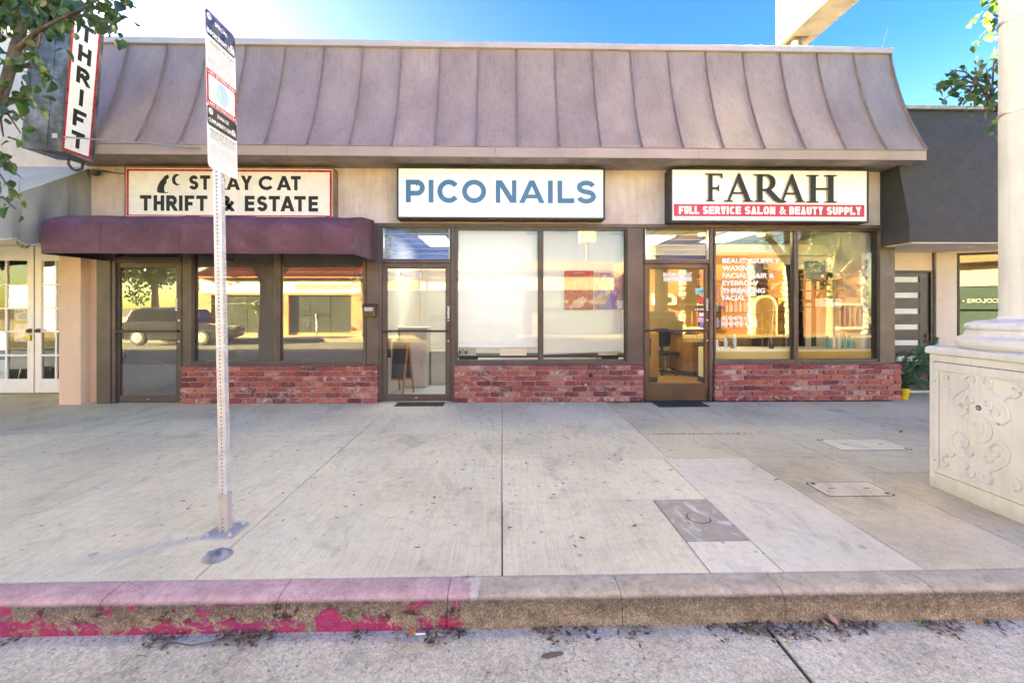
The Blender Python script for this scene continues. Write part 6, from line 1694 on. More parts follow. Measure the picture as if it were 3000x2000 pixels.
# ---- nail shop: roller blinds, posters, bin, board, cabinet
def blind_mat():
    m, n = newmat('blind_fabric')
    n.lk(n.ramp(n.noise(n.pos((1, 1, .3)), 2, 4), [(.3, (.80, .82, .82)), (.7, (.86, .87, .87))]), n.p.inputs['Base Color']); n.p.inputs['Roughness'].default_value = .9
    n.bump(n.noise(n.pos((1, 1, .25)), 3, 3), .15, .02)
    tr = n.new('ShaderNodeBsdfTranslucent'); tr.inputs[0].default_value = (.85, .87, .87, 1)
    mx = n.new('ShaderNodeMixShader'); mx.inputs[0].default_value = .45
    out = [x for x in n.n if x.type == 'OUTPUT_MATERIAL'][0]
    n.lk(n.p.outputs[0], mx.inputs[1]); n.lk(tr.outputs[0], mx.inputs[2]); n.lk(mx.outputs[0], out.inputs[0])
    MATS['blind_fabric'] = m
blind_mat()
def blind(w, zl, zr, label):
    e = empty('roller_blind', ((w[0] + w[1]) / 2, 7.08, 2.7), label=label, cat='blind', group='white roller blinds of the nail shop')
    T = Matrix.Translation((-(w[0] + w[1]) / 2, -7.08, -2.7))
    mb = MB(); n = 16; a, b = w[0] + .012, w[1] - .02
    for i in range(n + 1):
        u = i / n; x = a + (b - a) * u; wv = .004 * math.sin(u * 9)
        mb.v += [(x, 7.085 + wv, w[3] + .02), (x, 7.085 + wv * 1.4, zl + (zr - zl) * u)]
    mb.f = [(i * 2, i * 2 + 1, i * 2 + 3, i * 2 + 2) for i in range(n)]
    o = mb.build('fabric', MATS['blind_fabric'], None, smooth=True); o.parent = e; o.matrix_parent_inverse = T
    o = MB().tube([(a, 7.085, zl), (b, 7.085, zr)], .012, 8).build('bottom_rail', MATS['white_plastic'], None); o.parent = e; o.matrix_parent_inverse = T
    o = MB().tube([(a - .005, 7.10, w[3] + .03), (b + .01, 7.10, w[3] + .03)], .022, 10).build('roller', MATS['white_plastic'], None); o.parent = e; o.matrix_parent_inverse = T
    o = box('clutch_bracket', b - .16, b - .0, 7.055, 7.075, w[3] - .05, w[3] - .005, mat('bracket_blue', (.55, .64, .72), rough=.5), None); o.parent = e; o.matrix_parent_inverse = T
blind(w3, UZ(797, 7.08), UZ(797, 7.08), 'white roller blind in the nail shop window beside its door')
blind(w4, UZ(813, 7.08), UZ(806, 7.08), 'white roller blind hanging crooked behind the nail posters')
def rose_mat(name, stops, sc):
    m, n = newmat(name)
    vo = n.new('ShaderNodeTexVoronoi', feature='SMOOTH_F1'); vo.inputs['Scale'].default_value = sc
    wv = n.noise(n.pos(), 16, 3, .6, 2.0)
    n.lk(n.pos(), vo.inputs['Vector'])
    n.lk(n.ramp(n.math('FRACT', n.math('ADD', n.math('MULTIPLY', vo.outputs['Distance'], 2.2), wv)), stops), n.p.inputs['Base Color']); n.p.inputs['Roughness'].default_value = .35
    MATS[name] = m
rose_mat('rose_print', [(0, (.28, .005, .015)), (.4, (.48, .01, .03)), (.7, (.60, .03, .06)), (1, (.20, .003, .01))], 14)
rose_mat('collage_print', [(0, (.30, .20, .17)), (.3, (.55, .40, .36)), (.5, (.45, .12, .16)), (.75, (.20, .16, .42)), (1, (.62, .55, .52))], 7)
mat('skin_print', (.62, .36, .32), (.52, .28, .25), rough=.4, scale=9); mat('skin_print_deep', (.34, .17, .10), (.27, .13, .08), rough=.4, scale=9)
mat('nail_pink', (.68, .42, .55), rough=.2); mat('violet_print', (.16, .13, .50), (.10, .08, .38), rough=.35, scale=14); mat('dove_print', (.5, .5, .52), (.3, .3, .33), rough=.4, scale=20)
def poster(x0, x1, z0, z1, base, label, hands):
    y = 7.03
    e = MB().box(x0, x1, y, y + .003, z0, z1).build('poster', MATS[base]); tag(e, label, 'poster', 'nail posters in the window')
    Wp, Hp = x1 - x0, z1 - z0; lay = 1
    for (u, v, ang, L, r, m) in hands:
        for k in range(4):
            a = R(ang + (k - 1.5) * 9); bx_, bz_ = x0 + (u + .045 * k) * Wp, z0 + (v + .02 * (k % 2)) * Hp; LL = L * Hp * (.85, 1, .97, .8)[k]; rr = r * Hp
            d = Vector((math.cos(a), math.sin(a))); s = Vector((-d.y, d.x))
            pts = [Vector((bx_, bz_)) - s * rr, Vector((bx_, bz_)) - s * rr + d * LL] + [Vector((bx_, bz_)) + d * LL + d * math.cos(t) * rr * 1.3 - s * math.cos(t + PI / 2) * 0 + s * math.sin(t) * rr for t in (-1, -.5, 0, .5, 1)] + [Vector((bx_, bz_)) + s * rr + d * LL, Vector((bx_, bz_)) + s * rr]
            pts = [p for p in pts if x0 < p.x < x1 and z0 < p.y < z1]
            if len(pts) < 3: continue
            flat('finger_print', MB().add([(p.x, y - .0003 * lay, p.y) for p in pts], [tuple(range(len(pts)))]), MATS[m], e); lay += 1
            t0 = Vector((bx_, bz_)) + d * LL
            q = [t0 - s * rr * .6, t0 + d * rr * 2.2 - s * rr * .45, t0 + d * rr * 2.8, t0 + d * rr * 2.2 + s * rr * .45, t0 + s * rr * .6]
            if all(x0 < p.x < x1 and z0 < p.y < z1 for p in q):
                flat('nail_print', MB().add([(p.x, y - .0003 * lay, p.y) for p in q], [(0, 1, 2, 3, 4)]), MATS['nail_pink'], e); lay += 1
    return e
pa1 = poster(UX(1296, 7.03), UX(1363, 7.03), UZ(711, 7.03), UZ(621, 7.03), 'rose_print', 'crimson rose nail poster in the nail shop window', [(.05, .02, 25, .42, .05, 'skin_print')])
tag(pa1)
link('headline', text_mesh('NAILS & SPA', MATS['white_print'], .022, width=.18), pa1, (UX(1318, 7.03), 7.0285, UZ(628, 7.03)))
pa2 = poster(UX(1364.5, 7.03), UX(1436, 7.03), UZ(710.5, 7.03), UZ(626, 7.03), 'collage_print', 'collage poster of manicured hands beside the rose poster', [(.05, .72, -20, .3, .05, 'skin_print'), (.12, .1, 55, .34, .055, 'skin_print_deep'), (.62, .66, 20, .28, .045, 'skin_print')])
flat('print_patch', MB().add([(UX(a, 7.03), 7.0297, UZ(b, 7.03)) for a, b in ((1388, 709), (1412, 709), (1416, 680), (1400, 668), (1386, 682))], [(0, 1, 2, 3, 4)]), MATS['violet_print'], pa2)
flat('print_patch', MB().add([(UX(a, 7.03), 7.0296, UZ(b, 7.03)) for a, b in ((1418, 709), (1435, 709), (1435, 690), (1418, 690))], [(0, 1, 2, 3)]), MATS['white_print'], pa2)
mat('blush_laminate', (.60, .52, .51), (.55, .47, .46), rough=.5, scale=2); mat('grey_bin', (.50, .51, .47), (.45, .46, .42), rough=.4, scale=3); mat('lilac_bag', (.62, .52, .66), rough=.6)
cab = empty('reception_cabinet', (PXY(1217, 8.3), 8.35, 0), label='tall blush laminate cabinet inside the nail shop door', cat='cabinet')
box('carcass', -.26, .24, -.2, .25, .006, 1.10, MATS['blush_laminate'], cab); box('door_leaf', -.255, .16, -.222, -.202, .02, 1.09, MATS['blush_laminate'], cab); box('door_leaf', .165, .236, -.222, -.202, .02, 1.09, MATS['blush_laminate'], cab); box('counter_top', -.28, .26, -.24, .27, 1.101, 1.125, MATS['pale_paint'], cab)
bn = empty('pedal_bin', (PXY(1287, 8.5), 8.55, 0), label='pale grey pedal bin with lilac liner inside the nail shop door', cat='bin')
MB().prism(rrect(-.17, .17, -.13, .13, .05), 'z', .01, .60).build('body', MATS['grey_bin'], bn, bevel=.01); MB().prism(rrect(-.178, .178, -.138, .138, .055), 'z', .602, .66).build('lid', MATS['grey_bin'], bn, bevel=.015)
MB().prism(rrect(-.18, .18, -.14, .14, .055), 'z', .572, .601).build('liner', MATS['lilac_bag'], bn, bevel=.006); box('pedal', -.06, .06, -.19, -.12, .02, .035, MATS['aluminium'], bn)
sb_ = empty('chalkboard_stand', (PXY(1175, 7.62), 7.62, 0), rz=R(-35), label='wooden folding chalkboard sign inside the nail shop door', cat='sign')
mat('orange_wood', (.42, .20, .05), (.30, .13, .03), rough=.5, scale=6, stretch=(6, 6, 1)); mat('slate', (.035, .030, .045), (.026, .022, .033), rough=.7, scale=12)
for side in (-1, 1):
    M_ = Matrix.Rotation(R(9 * side), 4, 'X') @ Matrix.Translation((0, side * .0, 0))
    fr_ = MB()
    for x in (-.19, .165): fr_.box(x, x + .03, -.012, .012, .006, .9, Matrix.Translation((0, side * -.13 * -1 * -1, 0)) @ Matrix.Rotation(R(-8 * side), 4, 'X'))
    fr_.box(-.16, .165, -.011, .011, .86, .895, Matrix.Translation((0, -side * .13, 0)) @ Matrix.Rotation(R(-8 * side), 4, 'X')).box(-.16, .165, -.011, .011, .24, .27, Matrix.Translation((0, -side * .13, 0)) @ Matrix.Rotation(R(-8 * side), 4, 'X'))
    fo = fr_.build('frame', MATS['orange_wood'], sb_, bevel=.002)
    bo = MB().box(-.159, .164, -.004, .004, .271, .859, Matrix.Translation((0, -side * .13, 0)) @ Matrix.Rotation(R(-8 * side), 4, 'X')).build('board', MATS['slate'], sb_)
    if side == 1:
        for k, (wd_, z_) in enumerate((('Welcome', .66), ('Pico', .50), ('Nails', .37))):
            t_ = link('chalk_lettering', text_mesh(wd_, mat('chalk', (.5, .42, .55), rough=.9), .06, width=.2), bo); t_.matrix_world = Matrix.Translation((0, -.13, 0)) @ Matrix.Rotation(R(-8), 4, 'X') @ Matrix.Translation((-.1, -.006, z_))
# nail tables seen below the blinds
def nail_thing(px0, px1, py0, py1, Y, m, name, label, cat, r=.03):
    x0, x1, z0, z1 = PXY(px0, Y), PXY(px1, Y), PZ(py1, Y), PZ(py0, Y)
    o = MB().prism(rrect(x0, x1, z0, z1, r), 'y', Y, Y + .05).build(name, MATS[m], None, bevel=.008); tag(o, label, cat); return o
dk = empty('manicure_table', (0, 7.6, 0), label='long white manicure table behind the nail shop blinds', cat='table')
box('top', PXY(1335, 7.4), PXY(1850, 7.6), 7.3, 7.75, .655, .685, MATS['dark_room'], dk).location = (0, -7.6, 0)
box('pedestal', PXY(1345, 7.4), PXY(1400, 7.6), 7.34, 7.7, .006, .654, MATS['dark_room'], dk).location = (0, -7.6, 0)
box('pedestal', PXY(1760, 7.4), PXY(1800, 7.6), 7.34, 7.7, .006, .654, MATS['dark_room'], dk).location = (0, -7.6, 0)
nail_thing(1464, 1543, 1010, 1062, 7.32, 'white_plastic', 'chair_back', 'white rounded chair back showing below the left blind', 'chair', .035)
nail_thing(1753, 1810, 1030, 1062, 7.36, 'white_plastic', 'storage_box', 'white box on the table below the right blind', 'box', .006)
og = empty('desk_organiser', (PXY(1367, 7.36), 7.36, .69), label='clear desk organiser with headphones below the left blind', cat='organiser')
mb = MB()
for x in (-.13, .02, .15): mb.box(x, x + .008, -.05, .05, 0, .16)
mb.box(-.13, .158, .045, .052, 0, .13).box(-.122, .15, -.05, .045, 0, .008); mb.build('tray', mat('frost_plastic', (.5, .58, .62), rough=.3), og)
MB().tube([(.0 + math.cos(t) * .05 - .06, -.06, .07 + math.sin(t) * .06) for t in [i * PI / 8 for i in range(9)]], .008, 6).build('headband', MATS['white_plastic'], og); 
for x in (-.112, -.008): MB().lathe([(.028, -.012), (.03, .012), (0, .014)], 14, (x, -.06, .055), 'x').build('ear_cup', MATS['black_print'], og)
# ---- nail shop door print
text('number_outline', '10920', MATS['black_print'], D2, UX(922, 6.96) - .003, 6.9592, UZ(635, 6.96) - .003, .070, width=UX(968, 6.96) - UX(922, 6.96) + .006, bold=.011)  # dark outline printed behind the white digits
text('house_number', '10920', MATS['white_print'], D2, UX(922, 6.96), 6.9585, UZ(635, 6.96), .065, width=UX(968, 6.96) - UX(922, 6.96), bold=.004)
text('opening_hours', 'Open daily', mat('brown_print', (.22, .12, .06), rough=.5), D2, UX(934, 6.96), 6.9585, UZ(656, 6.96), .030, width=.15)
text('opening_hours', '10:00 AM-6:00', MATS['brown_print'], D2, UX(928, 6.96), 6.9585, UZ(664, 6.96), .028, width=.22)
# ---- salon interior
cool_m = emat('lamp_cool', (.56, .62, 1.0), .9); lamp_m = emat('lamp_white', (.92, .88, .92), .9); warm_m = emat('lamp_warm', (1, .72, .38), 1.6)
def ceiling_panel(x, y0, y1, label, lm=None):
    e = empty('ceiling_light', (x, (y0 + y1) / 2, 2.8), label=label, cat='light', group='ceiling lights of the salon')
    h = (y1 - y0) / 2
    box('diffuser', -.24, .24, -h + .02, h - .02, .008, .014, lm or lamp_m, e, 0); box('frame', -.26, .26, -h, h, .0145, .036, MATS['white_plastic'], e, 0)
ceiling_panel(4.25, 7.55, 8.7, 'bright fluorescent ceiling panel inside the salon window'); ceiling_panel(2.95, 7.9, 9.1, 'bright fluorescent ceiling panel behind the salon transom')
for (x, y, lab) in ((4.75, 7.85, 'warm round downlight in the salon ceiling by the window'), (3.65, 7.85, 'warm round downlight in the salon ceiling by the transom'), (3.4, 9.3, 'warm round downlight deep in the salon ceiling')):
    e = empty('downlight', (x, y, 2.815), label=lab, cat='light', group='downlights of the salon')
    MB().lathe([(.06, .0), (.06, .004), (0, .004)], 18).build('lens', warm_m, e); MB().lathe([(.061, -.002), (.078, -.002), (.078, .02), (.061, .02)], 20, caps=False).build('trim', MATS['white_plastic'], e)
ceiling_panel(.0, 8.0, 9.4, 'ceiling light panel of the nail shop behind its blinds', cool_m); ceiling_panel(-1.3, 8.0, 9.4, 'ceiling light panel of the nail shop behind its door', cool_m)
bm_ = box('beam', P2 + .06, XR - .21, 7.62, 7.75, UZ(584, 7.62), UZ(560, 7.62), MATS['cream_paint']); part(bm_)
x5, x6 = w5[0] + .0, w6[1]
bd = box('display_platform', x5, x6, 7.055, 7.55, .3, UZ(803, 7.06), MATS['cream_paint'], None); tag(bd, 'cream painted display platform behind the salon windows', 'platform')
zp = UZ(803, 7.06)
mat('mustard_paint', (.62, .47, .14), (.56, .42, .12), rough=.6, scale=2)
box('back_panel', x5 + .02, x6 - .02, 7.045, 7.0545, w5[2] + .001, zp - .04, MATS['mustard_paint'], bd, 0)
mat('wood_brown', (.30, .155, .055), (.20, .10, .035), rough=.45, scale=4, stretch=(6, 6, 1)); mat('wood_gold', (.46, .25, .07), (.36, .18, .045), rough=.4, scale=4, stretch=(6, 6, 1)); mat('plinth', (.03, .03, .03), rough=.5)
rc = empty('reception_counter', (PXY(2030, 9.4), 9.4, 0), label='brown wood reception counter seen through the salon door', cat='counter')
MB().prism([(-.32, .1), (-.1, -.22), (.6, -.22), (.6, .5), (-.32, .5)], 'z', .12, .90).build('body', MATS['wood_brown'], rc, bevel=.004); MB().prism([(-.29, .12), (-.08, -.19), (.58, -.19), (.58, .48), (-.29, .48)], 'z', .007, .119).build('plinth', MATS['plinth'], rc); MB().prism([(-.36, .08), (-.12, -.26), (.64, -.26), (.64, .54), (-.36, .54)], 'z', .901, .935).build('top', MATS['dark_room'], rc)
wc = empty('wood_cabinet', (PXY(1905, 8.7), 8.8, 0), label='honey wood cabinet at the left inside the salon door', cat='cabinet')
box('carcass', -.4, .12, -.25, .25, .11, 1.0, MATS['wood_gold'], wc); box('plinth', -.38, .10, -.22, .24, .007, .1095, MATS['plinth'], wc); box('door_leaf', -.38, .10, -.268, -.2505, .14, .98, MATS['wood_gold'], wc); box('handle', .06, .075, -.29, -.269, .5, .66, MATS['chrome'], wc)
oc = empty('office_chair', (PXY(1950, 9.6), 9.6, 0), label='black swivel chair on castors inside the salon', cat='chair')
MB().prism(rrect(-.25, .25, -.24, .24, .08), 'z', .44, .52).build('seat', MATS['black_print'], oc, bevel=.025); MB().prism(rrect(-.24, .20, .60, 1.02, .1), 'y', .2, .26).build('backrest', MATS['black_print'], oc, bevel=.025); MB().lathe([(.03, .09), (.03, .44)], 12).build('gas_lift', MATS['chrome'], oc); MB().box(-.02, .02, .18, .25, .45, .7).build('back_bracket', MATS['black_metal'], oc)
for k in range(5):
    a = k * 2 * PI / 5 + .3; MB().tube([(0, 0, .10), (math.cos(a) * .28, math.sin(a) * .28, .07)], [.025, .015], 8).build('base_arm', MATS['black_metal'], oc); MB().lathe([(.028, -.012), (.03, 0), (.028, .012)], 12, (math.cos(a) * .28, math.sin(a) * .28, .036), 'x').build('castor', MATS['black_metal'], oc)
for sx in (-.29, .26): MB().tube([(sx, .1, .48), (sx, .08, .66), (sx, -.15, .66)], .014, 6).build('armrest', MATS['chrome'], oc)
# shelving with bottles in the left salon window
sh = empty('display_shelf', (PXY(2155, 7.9), 7.95, 0), label='dark display shelf unit behind the left salon window', cat='shelf')
SW = .42
shz = [PZ(v, 7.85) for v in (960, 914, 869)]
for x in (-SW - .05, SW): box('upright', x, x + .035, -.15, .15, .007, 2.3, MATS['dark_room'], sh, 0)
box('back_panel', -SW - .01, SW - .002, .155, .17, .007, 2.3, MATS['wood_brown'], sh, 0)
for z in shz + [2.0]: box('shelf_board', -SW - .014, SW - .001, -.16, .15, z - .022, z, MATS['dark_room'], sh, 0)
BC = {'lavender': (.42, .36, .62), 'white': (.75, .75, .76), 'teal': (.06, .42, .48), 'sky': (.45, .58, .74), 'plum': (.22, .06, .26), 'blush': (.65, .5, .52), 'gold': (.5, .36, .12)}
for k, c in BC.items(): mat('bottle_' + k, c, tuple(x * .9 for x in c), rough=.25, scale=6)
def bottle_mesh(r, h, m, cap):
    return MB().lathe([(r * .9, 0), (r, .01), (r, h * .68), (r * .8, h * .76), (r * .35, h * .82), (r * .35, h * .86)], 14).mesh(m, 0, True), MB().lathe([(r * .5, h * .861), (r * .5, h), (0, h)], 12).mesh(cap, 0, True)
BMS = {k: bottle_mesh(1, 1, MATS['bottle_' + k], MATS['white_plastic' if i % 2 else 'black_print']) for i, k in enumerate(BC)}
rs = random.Random(8)
def bottle(x, y, z, r, h, k, label, group):
    e = link('bottle', BMS[k][0], None, (x, y, z)); e.scale = (r, r, h); tag(e, label, 'bottle', group)
    c = link('cap', BMS[k][1], e)
rows = [(shz[0], ('sky', 'sky', 'white', 'sky', 'blush', 'white', 'teal', 'sky', 'white'), 'lower shelf'), (shz[1], ('teal', 'plum', 'blush', 'white', 'blush', 'white', 'lavender', 'plum', 'plum'), 'middle shelf'), (shz[2], ('plum', 'white', 'lavender', 'lavender', 'lavender', 'white', 'lavender', 'white', 'white'), 'upper shelf')]
cx = PXY(2155, 7.9)
ORD = ('first', 'second', 'third', 'fourth', 'fifth', 'sixth')
for z, ks, nm in rows:
    for i, k in enumerate(ks):
        nth = ORD[ks[:i].count(k)] + ' ' if ks.count(k) > 1 else ''
        bottle(cx - .36 + i * .088, 7.87 + rs.uniform(-.02, .02), z + .0005, rs.uniform(.026, .034), rs.uniform(.17, .25), k, nth + k.replace('sky', 'pale blue').replace('plum', 'dark plum') + ' bottle from the left on the ' + nm + ' of the salon display', 'bottles on the salon shelf')
PK = ('teal', 'white', 'white', 'teal', 'teal', 'teal', 'white', 'teal')
for i, k in enumerate(PK):
    bottle(PXY(2425 + i * 15.5, 7.25), 7.25 + rs.uniform(-.02, .02), zp + .0005, .027, rs.uniform(.20, .28), k, ORD[PK[:i].count(k)] + (' aqua' if k == 'teal' else ' white') + ' bottle from the left on the right display platform', 'bottles on the right platform')
for i, k in enumerate(('white', 'sky', 'sky')):
    bottle(PXY(2100 + i * 26, 7.2), 7.2, zp + .0005, .028, (.14, .17, .24)[i], k, ('white', 'short pale blue', 'tall pale blue')[i] + ' tube on the left end of the display platform', 'tubes on the platform')
bk_ = empty('back_shelving', (5.0, 8.5, 0), label='dark wood shelving behind the salon window displays', cat='shelf')
box('back_panel', -1.0, .92, .2, .23, .007, 2.25, MATS['wood_brown'], bk_, 0)
for z in (.6, 1.0, 1.4, 1.8, 2.2): box('shelf_board', -1.0, .92, -.1, .199, z, z + .03, MATS['dark_room'], bk_, 0)
for x in (-1.03, -.4, .25, .921): box('upright', x, x + .029, -.12, .23, .007, 2.26, MATS['dark_room'], bk_, 0)
CC = {'crimson': (.45, .03, .05), 'ochre': (.5, .3, .06), 'white': (.7, .7, .7), 'navy': (.03, .04, .12), 'pink': (.6, .3, .36), 'green': (.08, .28, .12)}
for r_i, (z, nm) in enumerate(((1.03, 'second'), (1.43, 'third'), (1.83, 'top'))):
    for i, (k, c) in enumerate(CC.items()):
        x = 4.1 + i * .29 + (r_i % 2) * .06; h = .12 + .05 * ((i * 7 + r_i * 3) % 4) / 1.5
        thing_box('product_carton', x, x + .13, 8.45, 8.55, z + .0005, z + h, mat('carton_' + k, c, tuple(q * .85 for q in c), rough=.4, scale=20), k + ' product carton on the ' + nm + ' board of the dark shelving', 'carton', .003, 'cartons on the dark shelving')
# boxed hair dryers
mat('box_slate', (.10, .15, .18), (.085, .13, .155), rough=.35, scale=4); mat('box_navy', (.018, .022, .035), (.014, .017, .028), rough=.3, scale=4); mat('aqua_print', (.10, .45, .58), (.08, .38, .50), rough=.35, scale=6); mat('steel_print', (.20, .24, .30), rough=.35); mat('blue_print', (.05, .08, .30), rough=.35)
def dryer_box(px0, px1, py0, py1, Y, m, pm, label, words=None):
    x0, x1, z0, z1 = PXY(px0, Y), PXY(px1, Y), PZ(py1, Y), PZ(py0, Y)
    e = empty('dryer_box', ((x0 + x1) / 2, Y, z0), label=label, cat='box', group='boxed hair dryers in the salon window')
    w_, h = (x1 - x0) / 2, z1 - z0
    box('carton', -w_, w_, 0, .11, 0, h, MATS[m], e, .003)
    cx_, cz_ = w_ * .25, h * .72; rr = min(w_, h) * .2
    pts = arc(cx_, cz_, rr, rr, -60, 250, 14) + [(cx_ - w_ * .95, cz_ + rr * .7), (cx_ - w_ * .95, cz_ - rr * .1)]
    flat('dryer_print', MB().add([(p[0], -.001, p[1]) for p in pts], [tuple(range(len(pts)))]), MATS[pm], e)
    flat('dryer_print', MB().add([(p[0], -.0014, p[1]) for p in ((cx_ - rr * .1, cz_ - rr * .5), (cx_ + rr * .5, cz_ - rr * .5), (cx_ + rr * .35, cz_ - rr * 2.6), (cx_ - rr * .05, cz_ - rr * 2.6))], [(0, 1, 2, 3)]), MATS[pm], e)
    flat('label_dot', MB().add([(p[0], -.001, p[1]) for p in arc(w_ * .65, h * .14, w_ * .2, w_ * .2, 0, 360, 16)[:-1]], [tuple(range(16))]), MATS['white_print'], e)
    if words:
        for k, t_ in enumerate(words): text('lettering', t_, MATS['white_print'], e, -w_ * .85, -.002, h * (.48 - k * .11), .018 if k == 0 else .011, width=w_ * (1.1 if k == 0 else .9))
dryer_box(2181, 2231, 757, 818, 7.7, 'box_slate', 'aqua_print', 'slate dryer carton with aqua dryer above the gold star balloons', ('BRAZILIAN BLOWOUT', 'PROFESSIONAL DRYER'))
dryer_box(2368, 2418, 762, 815, 7.5, 'box_slate', 'aqua_print', 'slate dryer carton with aqua dryer at the upper left of the right window', ('BRAZILIAN BLOWOUT', 'PROFESSIONAL DRYER'))
dryer_box(2413, 2466, 796, 848, 7.7, 'box_navy', 'steel_print', 'wide black dryer carton with grey dryer in the right window')
dryer_box(2467, 2490, 796, 848, 7.7, 'box_navy', 'blue_print', 'narrow black dryer carton with blue dryer in the right window')
dryer_box(2491.5, 2535, 798, 850, 7.7, 'box_navy', 'steel_print', 'black dryer carton at the right end of the carton row')
dryer_box(2402, 2468, 873, 899, 7.45, 'white_plastic', 'aqua_print', 'white flat iron carton in the middle of the right window')
dryer_box(2472, 2536, 850, 896, 7.5, 'box_slate', 'steel_print', 'slate carton with a pale steamer below the carton row')
rk = empty('display_rack', (PXY(2440, 7.8), 7.82, 0), label='black display rack holding cartons in the right salon window', cat='rack')
for z in (PZ(849, 7.7), PZ(897, 7.5), PZ(816, 7.5)): box('rack_shelf', -.45, .45, -.36, .06, z - .018, z - .001, MATS['black_metal'], rk, 0)
for x in (-.3, .2): box('rack_post', x, x + .06, .07, .12, .007, 2.3, MATS['dark_room'], rk, 0)
lt2 = empty('leaning_frame', (PXY(2320, 7.9), 7.95, 0), label='black angled frame standing between the salon windows', cat='frame')
for a, b in (((-.55, 0, 2.1), (-.2, 0, 1.62)), ((-.1, 0, 2.1), (.12, 0, 1.6)), ((.12, 0, 1.6), (.5, 0, 1.62)), ((.5, 0, 1.62), (.75, 0, 2.1)), ((-.1, 0, 2.1), (.3, 0, 2.08))): MB().tube([a, b], .03, 6).build('bar', MATS['black_metal'], lt2)
box('post', -.05, .05, .06, .12, .007, 2.3, MATS['black_metal'], lt2, 0)
# gold star balloons
mat('gold_foil', (.62, .45, .12), (.5, .35, .08), rough=.14, metal=1, scale=5, bump=.5, bscale=9, bdist=.03)
def star(px, py, Y, r, rot, label):
    x, z = PXY(px, Y), PZ(py, Y)
    e = empty('star_balloon', (x, Y, z), label=label, cat='balloon', group='gold star balloons in the salon window'); e.rotation_euler = (0, rot, .2)
    mb = MB(); n = 10
    ring = [((r if k % 2 == 0 else r * .52) * math.sin(k * PI / 5), (r if k % 2 == 0 else r * .52) * math.cos(k * PI / 5)) for k in range(n)]
    mb.v = [(p[0], 0, p[1]) for p in ring] + [(p[0] * .45, -.055, p[1] * .45) for p in ring] + [(p[0] * .45, .055, p[1] * .45) for p in ring] + [(0, -.085, 0), (0, .085, 0)]
    for k in range(n):
        k2 = (k + 1) % n; mb.f += [(k, k2, n + k2, n + k), (k2, k, 2 * n + k, 2 * n + k2), (n + k, n + k2, 3 * n), (2 * n + k2, 2 * n + k, 3 * n + 1)]
    mb.build('foil', MATS['gold_foil'], e)
    MB().tube([(0, 0, -r * .5), (.02, 0, -r * 1.6), (-.01, 0, -(z - zp) + .01)], .0018, 4).build('ribbon', MATS['white_plastic'], e)
star(2275, 828, 7.42, .17, .15, 'upper gold foil star balloon in the salon window'); star(2293, 868, 7.34, .19, -.1, 'lower gold foil star balloon in the salon window')
pp_ = empty('potted_grass', (PXY(2146, 7.22), 7.22, zp), label='small grass plant in an orange pot on the salon display platform', cat='plant')
MB().lathe([(.035, .001), (.045, .075), (.04, .075)], 14, caps=True).build('pot', mat('orange_pot', (.5, .18, .06), rough=.5), pp_, smooth=True)
for k in range(14):
    a = k * 2.4; MB().add([(math.cos(a) * .012 - .004, math.sin(a) * .012, .07), (math.cos(a) * .012 + .004, math.sin(a) * .012, .07), (math.cos(a) * (.02 + .003 * k), math.sin(a) * .03, .14 + .005 * (k % 5))], [(0, 1, 2)]).build('blade', MATS['green_leaf'], pp_)
dv = empty('door_camera', (PXY(2260, 7.15), 7.15, zp), label='black camera on a thin stand on the salon display platform', cat='camera')
box('body', -.035, .035, -.02, .02, 0, .09, MATS['black_print'], dv); MB().tube([(0, 0, .09), (.02, 0, .45), (.05, 0, .78)], .005, 6).build('stand', MATS['aluminium'], dv)
# lettering on the salon windows and door
YL = 6.9655
def z5(v): return P(2080 + 0, 660 + v / 3.732, YL)[1]
def x5_(v): return P(2080 + v / 3.732, 800, YL)[0]
for body, xe, zb_, hh in (('BEAUTY SUPPLY', 755, 412, .075), ('WAXING', 475, 493, .075), ('FACIAL HAIR &', 700, 573, .075), ('EYEBROW', 525, 655, .075), ('THREADING', 600, 738, .075), ('FACIAL', 385, 818, .07), ('310·470·1477', 500, 1030, .055), ('310·475·1331', 500, 1094, .055)):
    text('window_lettering', body, MATS['white_print'], W5, x5_(137), YL - .001, z5(zb_), hh, width=x5_(xe) - x5_(137), bold=.006 if hh > .06 else .0045)
def zd_(v): return P(1960, 660 + v / 2.96, YL)[1]
def xd_(v): return P(1860 + v / 2.96, 800, YL)[0]
YD = 6.9605
def dec(x0, x1, z1, z0, m, name='sticker', lay=0):
    return flat(name, MB().add([(xd_(x0), YD - .0005 * lay, zd_(z0)), (xd_(x1), YD - .0005 * lay, zd_(z0)), (xd_(x1), YD - .0005 * lay, zd_(z1)), (xd_(x0), YD - .0005 * lay, zd_(z1))], [(0, 1, 2, 3)]), MATS[m], D3)
text('door_lettering', 'BRAZILIAN BLOWOUT', MATS['white_print'], D3, xd_(245), YD, zd_(441), .055, width=xd_(490) - xd_(245), bold=.002)
dec(245, 494, 446, 486, 'frost_plastic'); text('door_lettering', 'CERTIFIED SALON', MATS['white_print'], D3, xd_(252), YD - .001, zd_(474), .034, width=xd_(488) - xd_(252), bold=.001)
dec(525, 612, 543, 598, 'aqua_print'); flat('sticker_mark', MB().add([(xd_(a), YD - .001, zd_(b)) for a, b in ((545, 590), (560, 555), (568, 580), (582, 552), (590, 588), (581, 572), (568, 592), (558, 570))], [(0, 1, 2, 7), (2, 3, 5, 6), (3, 4, 5)]), MATS['black_print'], D3)
dec(553, 588, 625, 685, 'sign_crimson'); dec(516, 606, 706, 748, 'black_print'); text('sticker_lettering', 'KEUNE', MATS['white_print'], D3, xd_(522), YD - .001, zd_(738), .038, width=xd_(602) - xd_(522), bold=.001)
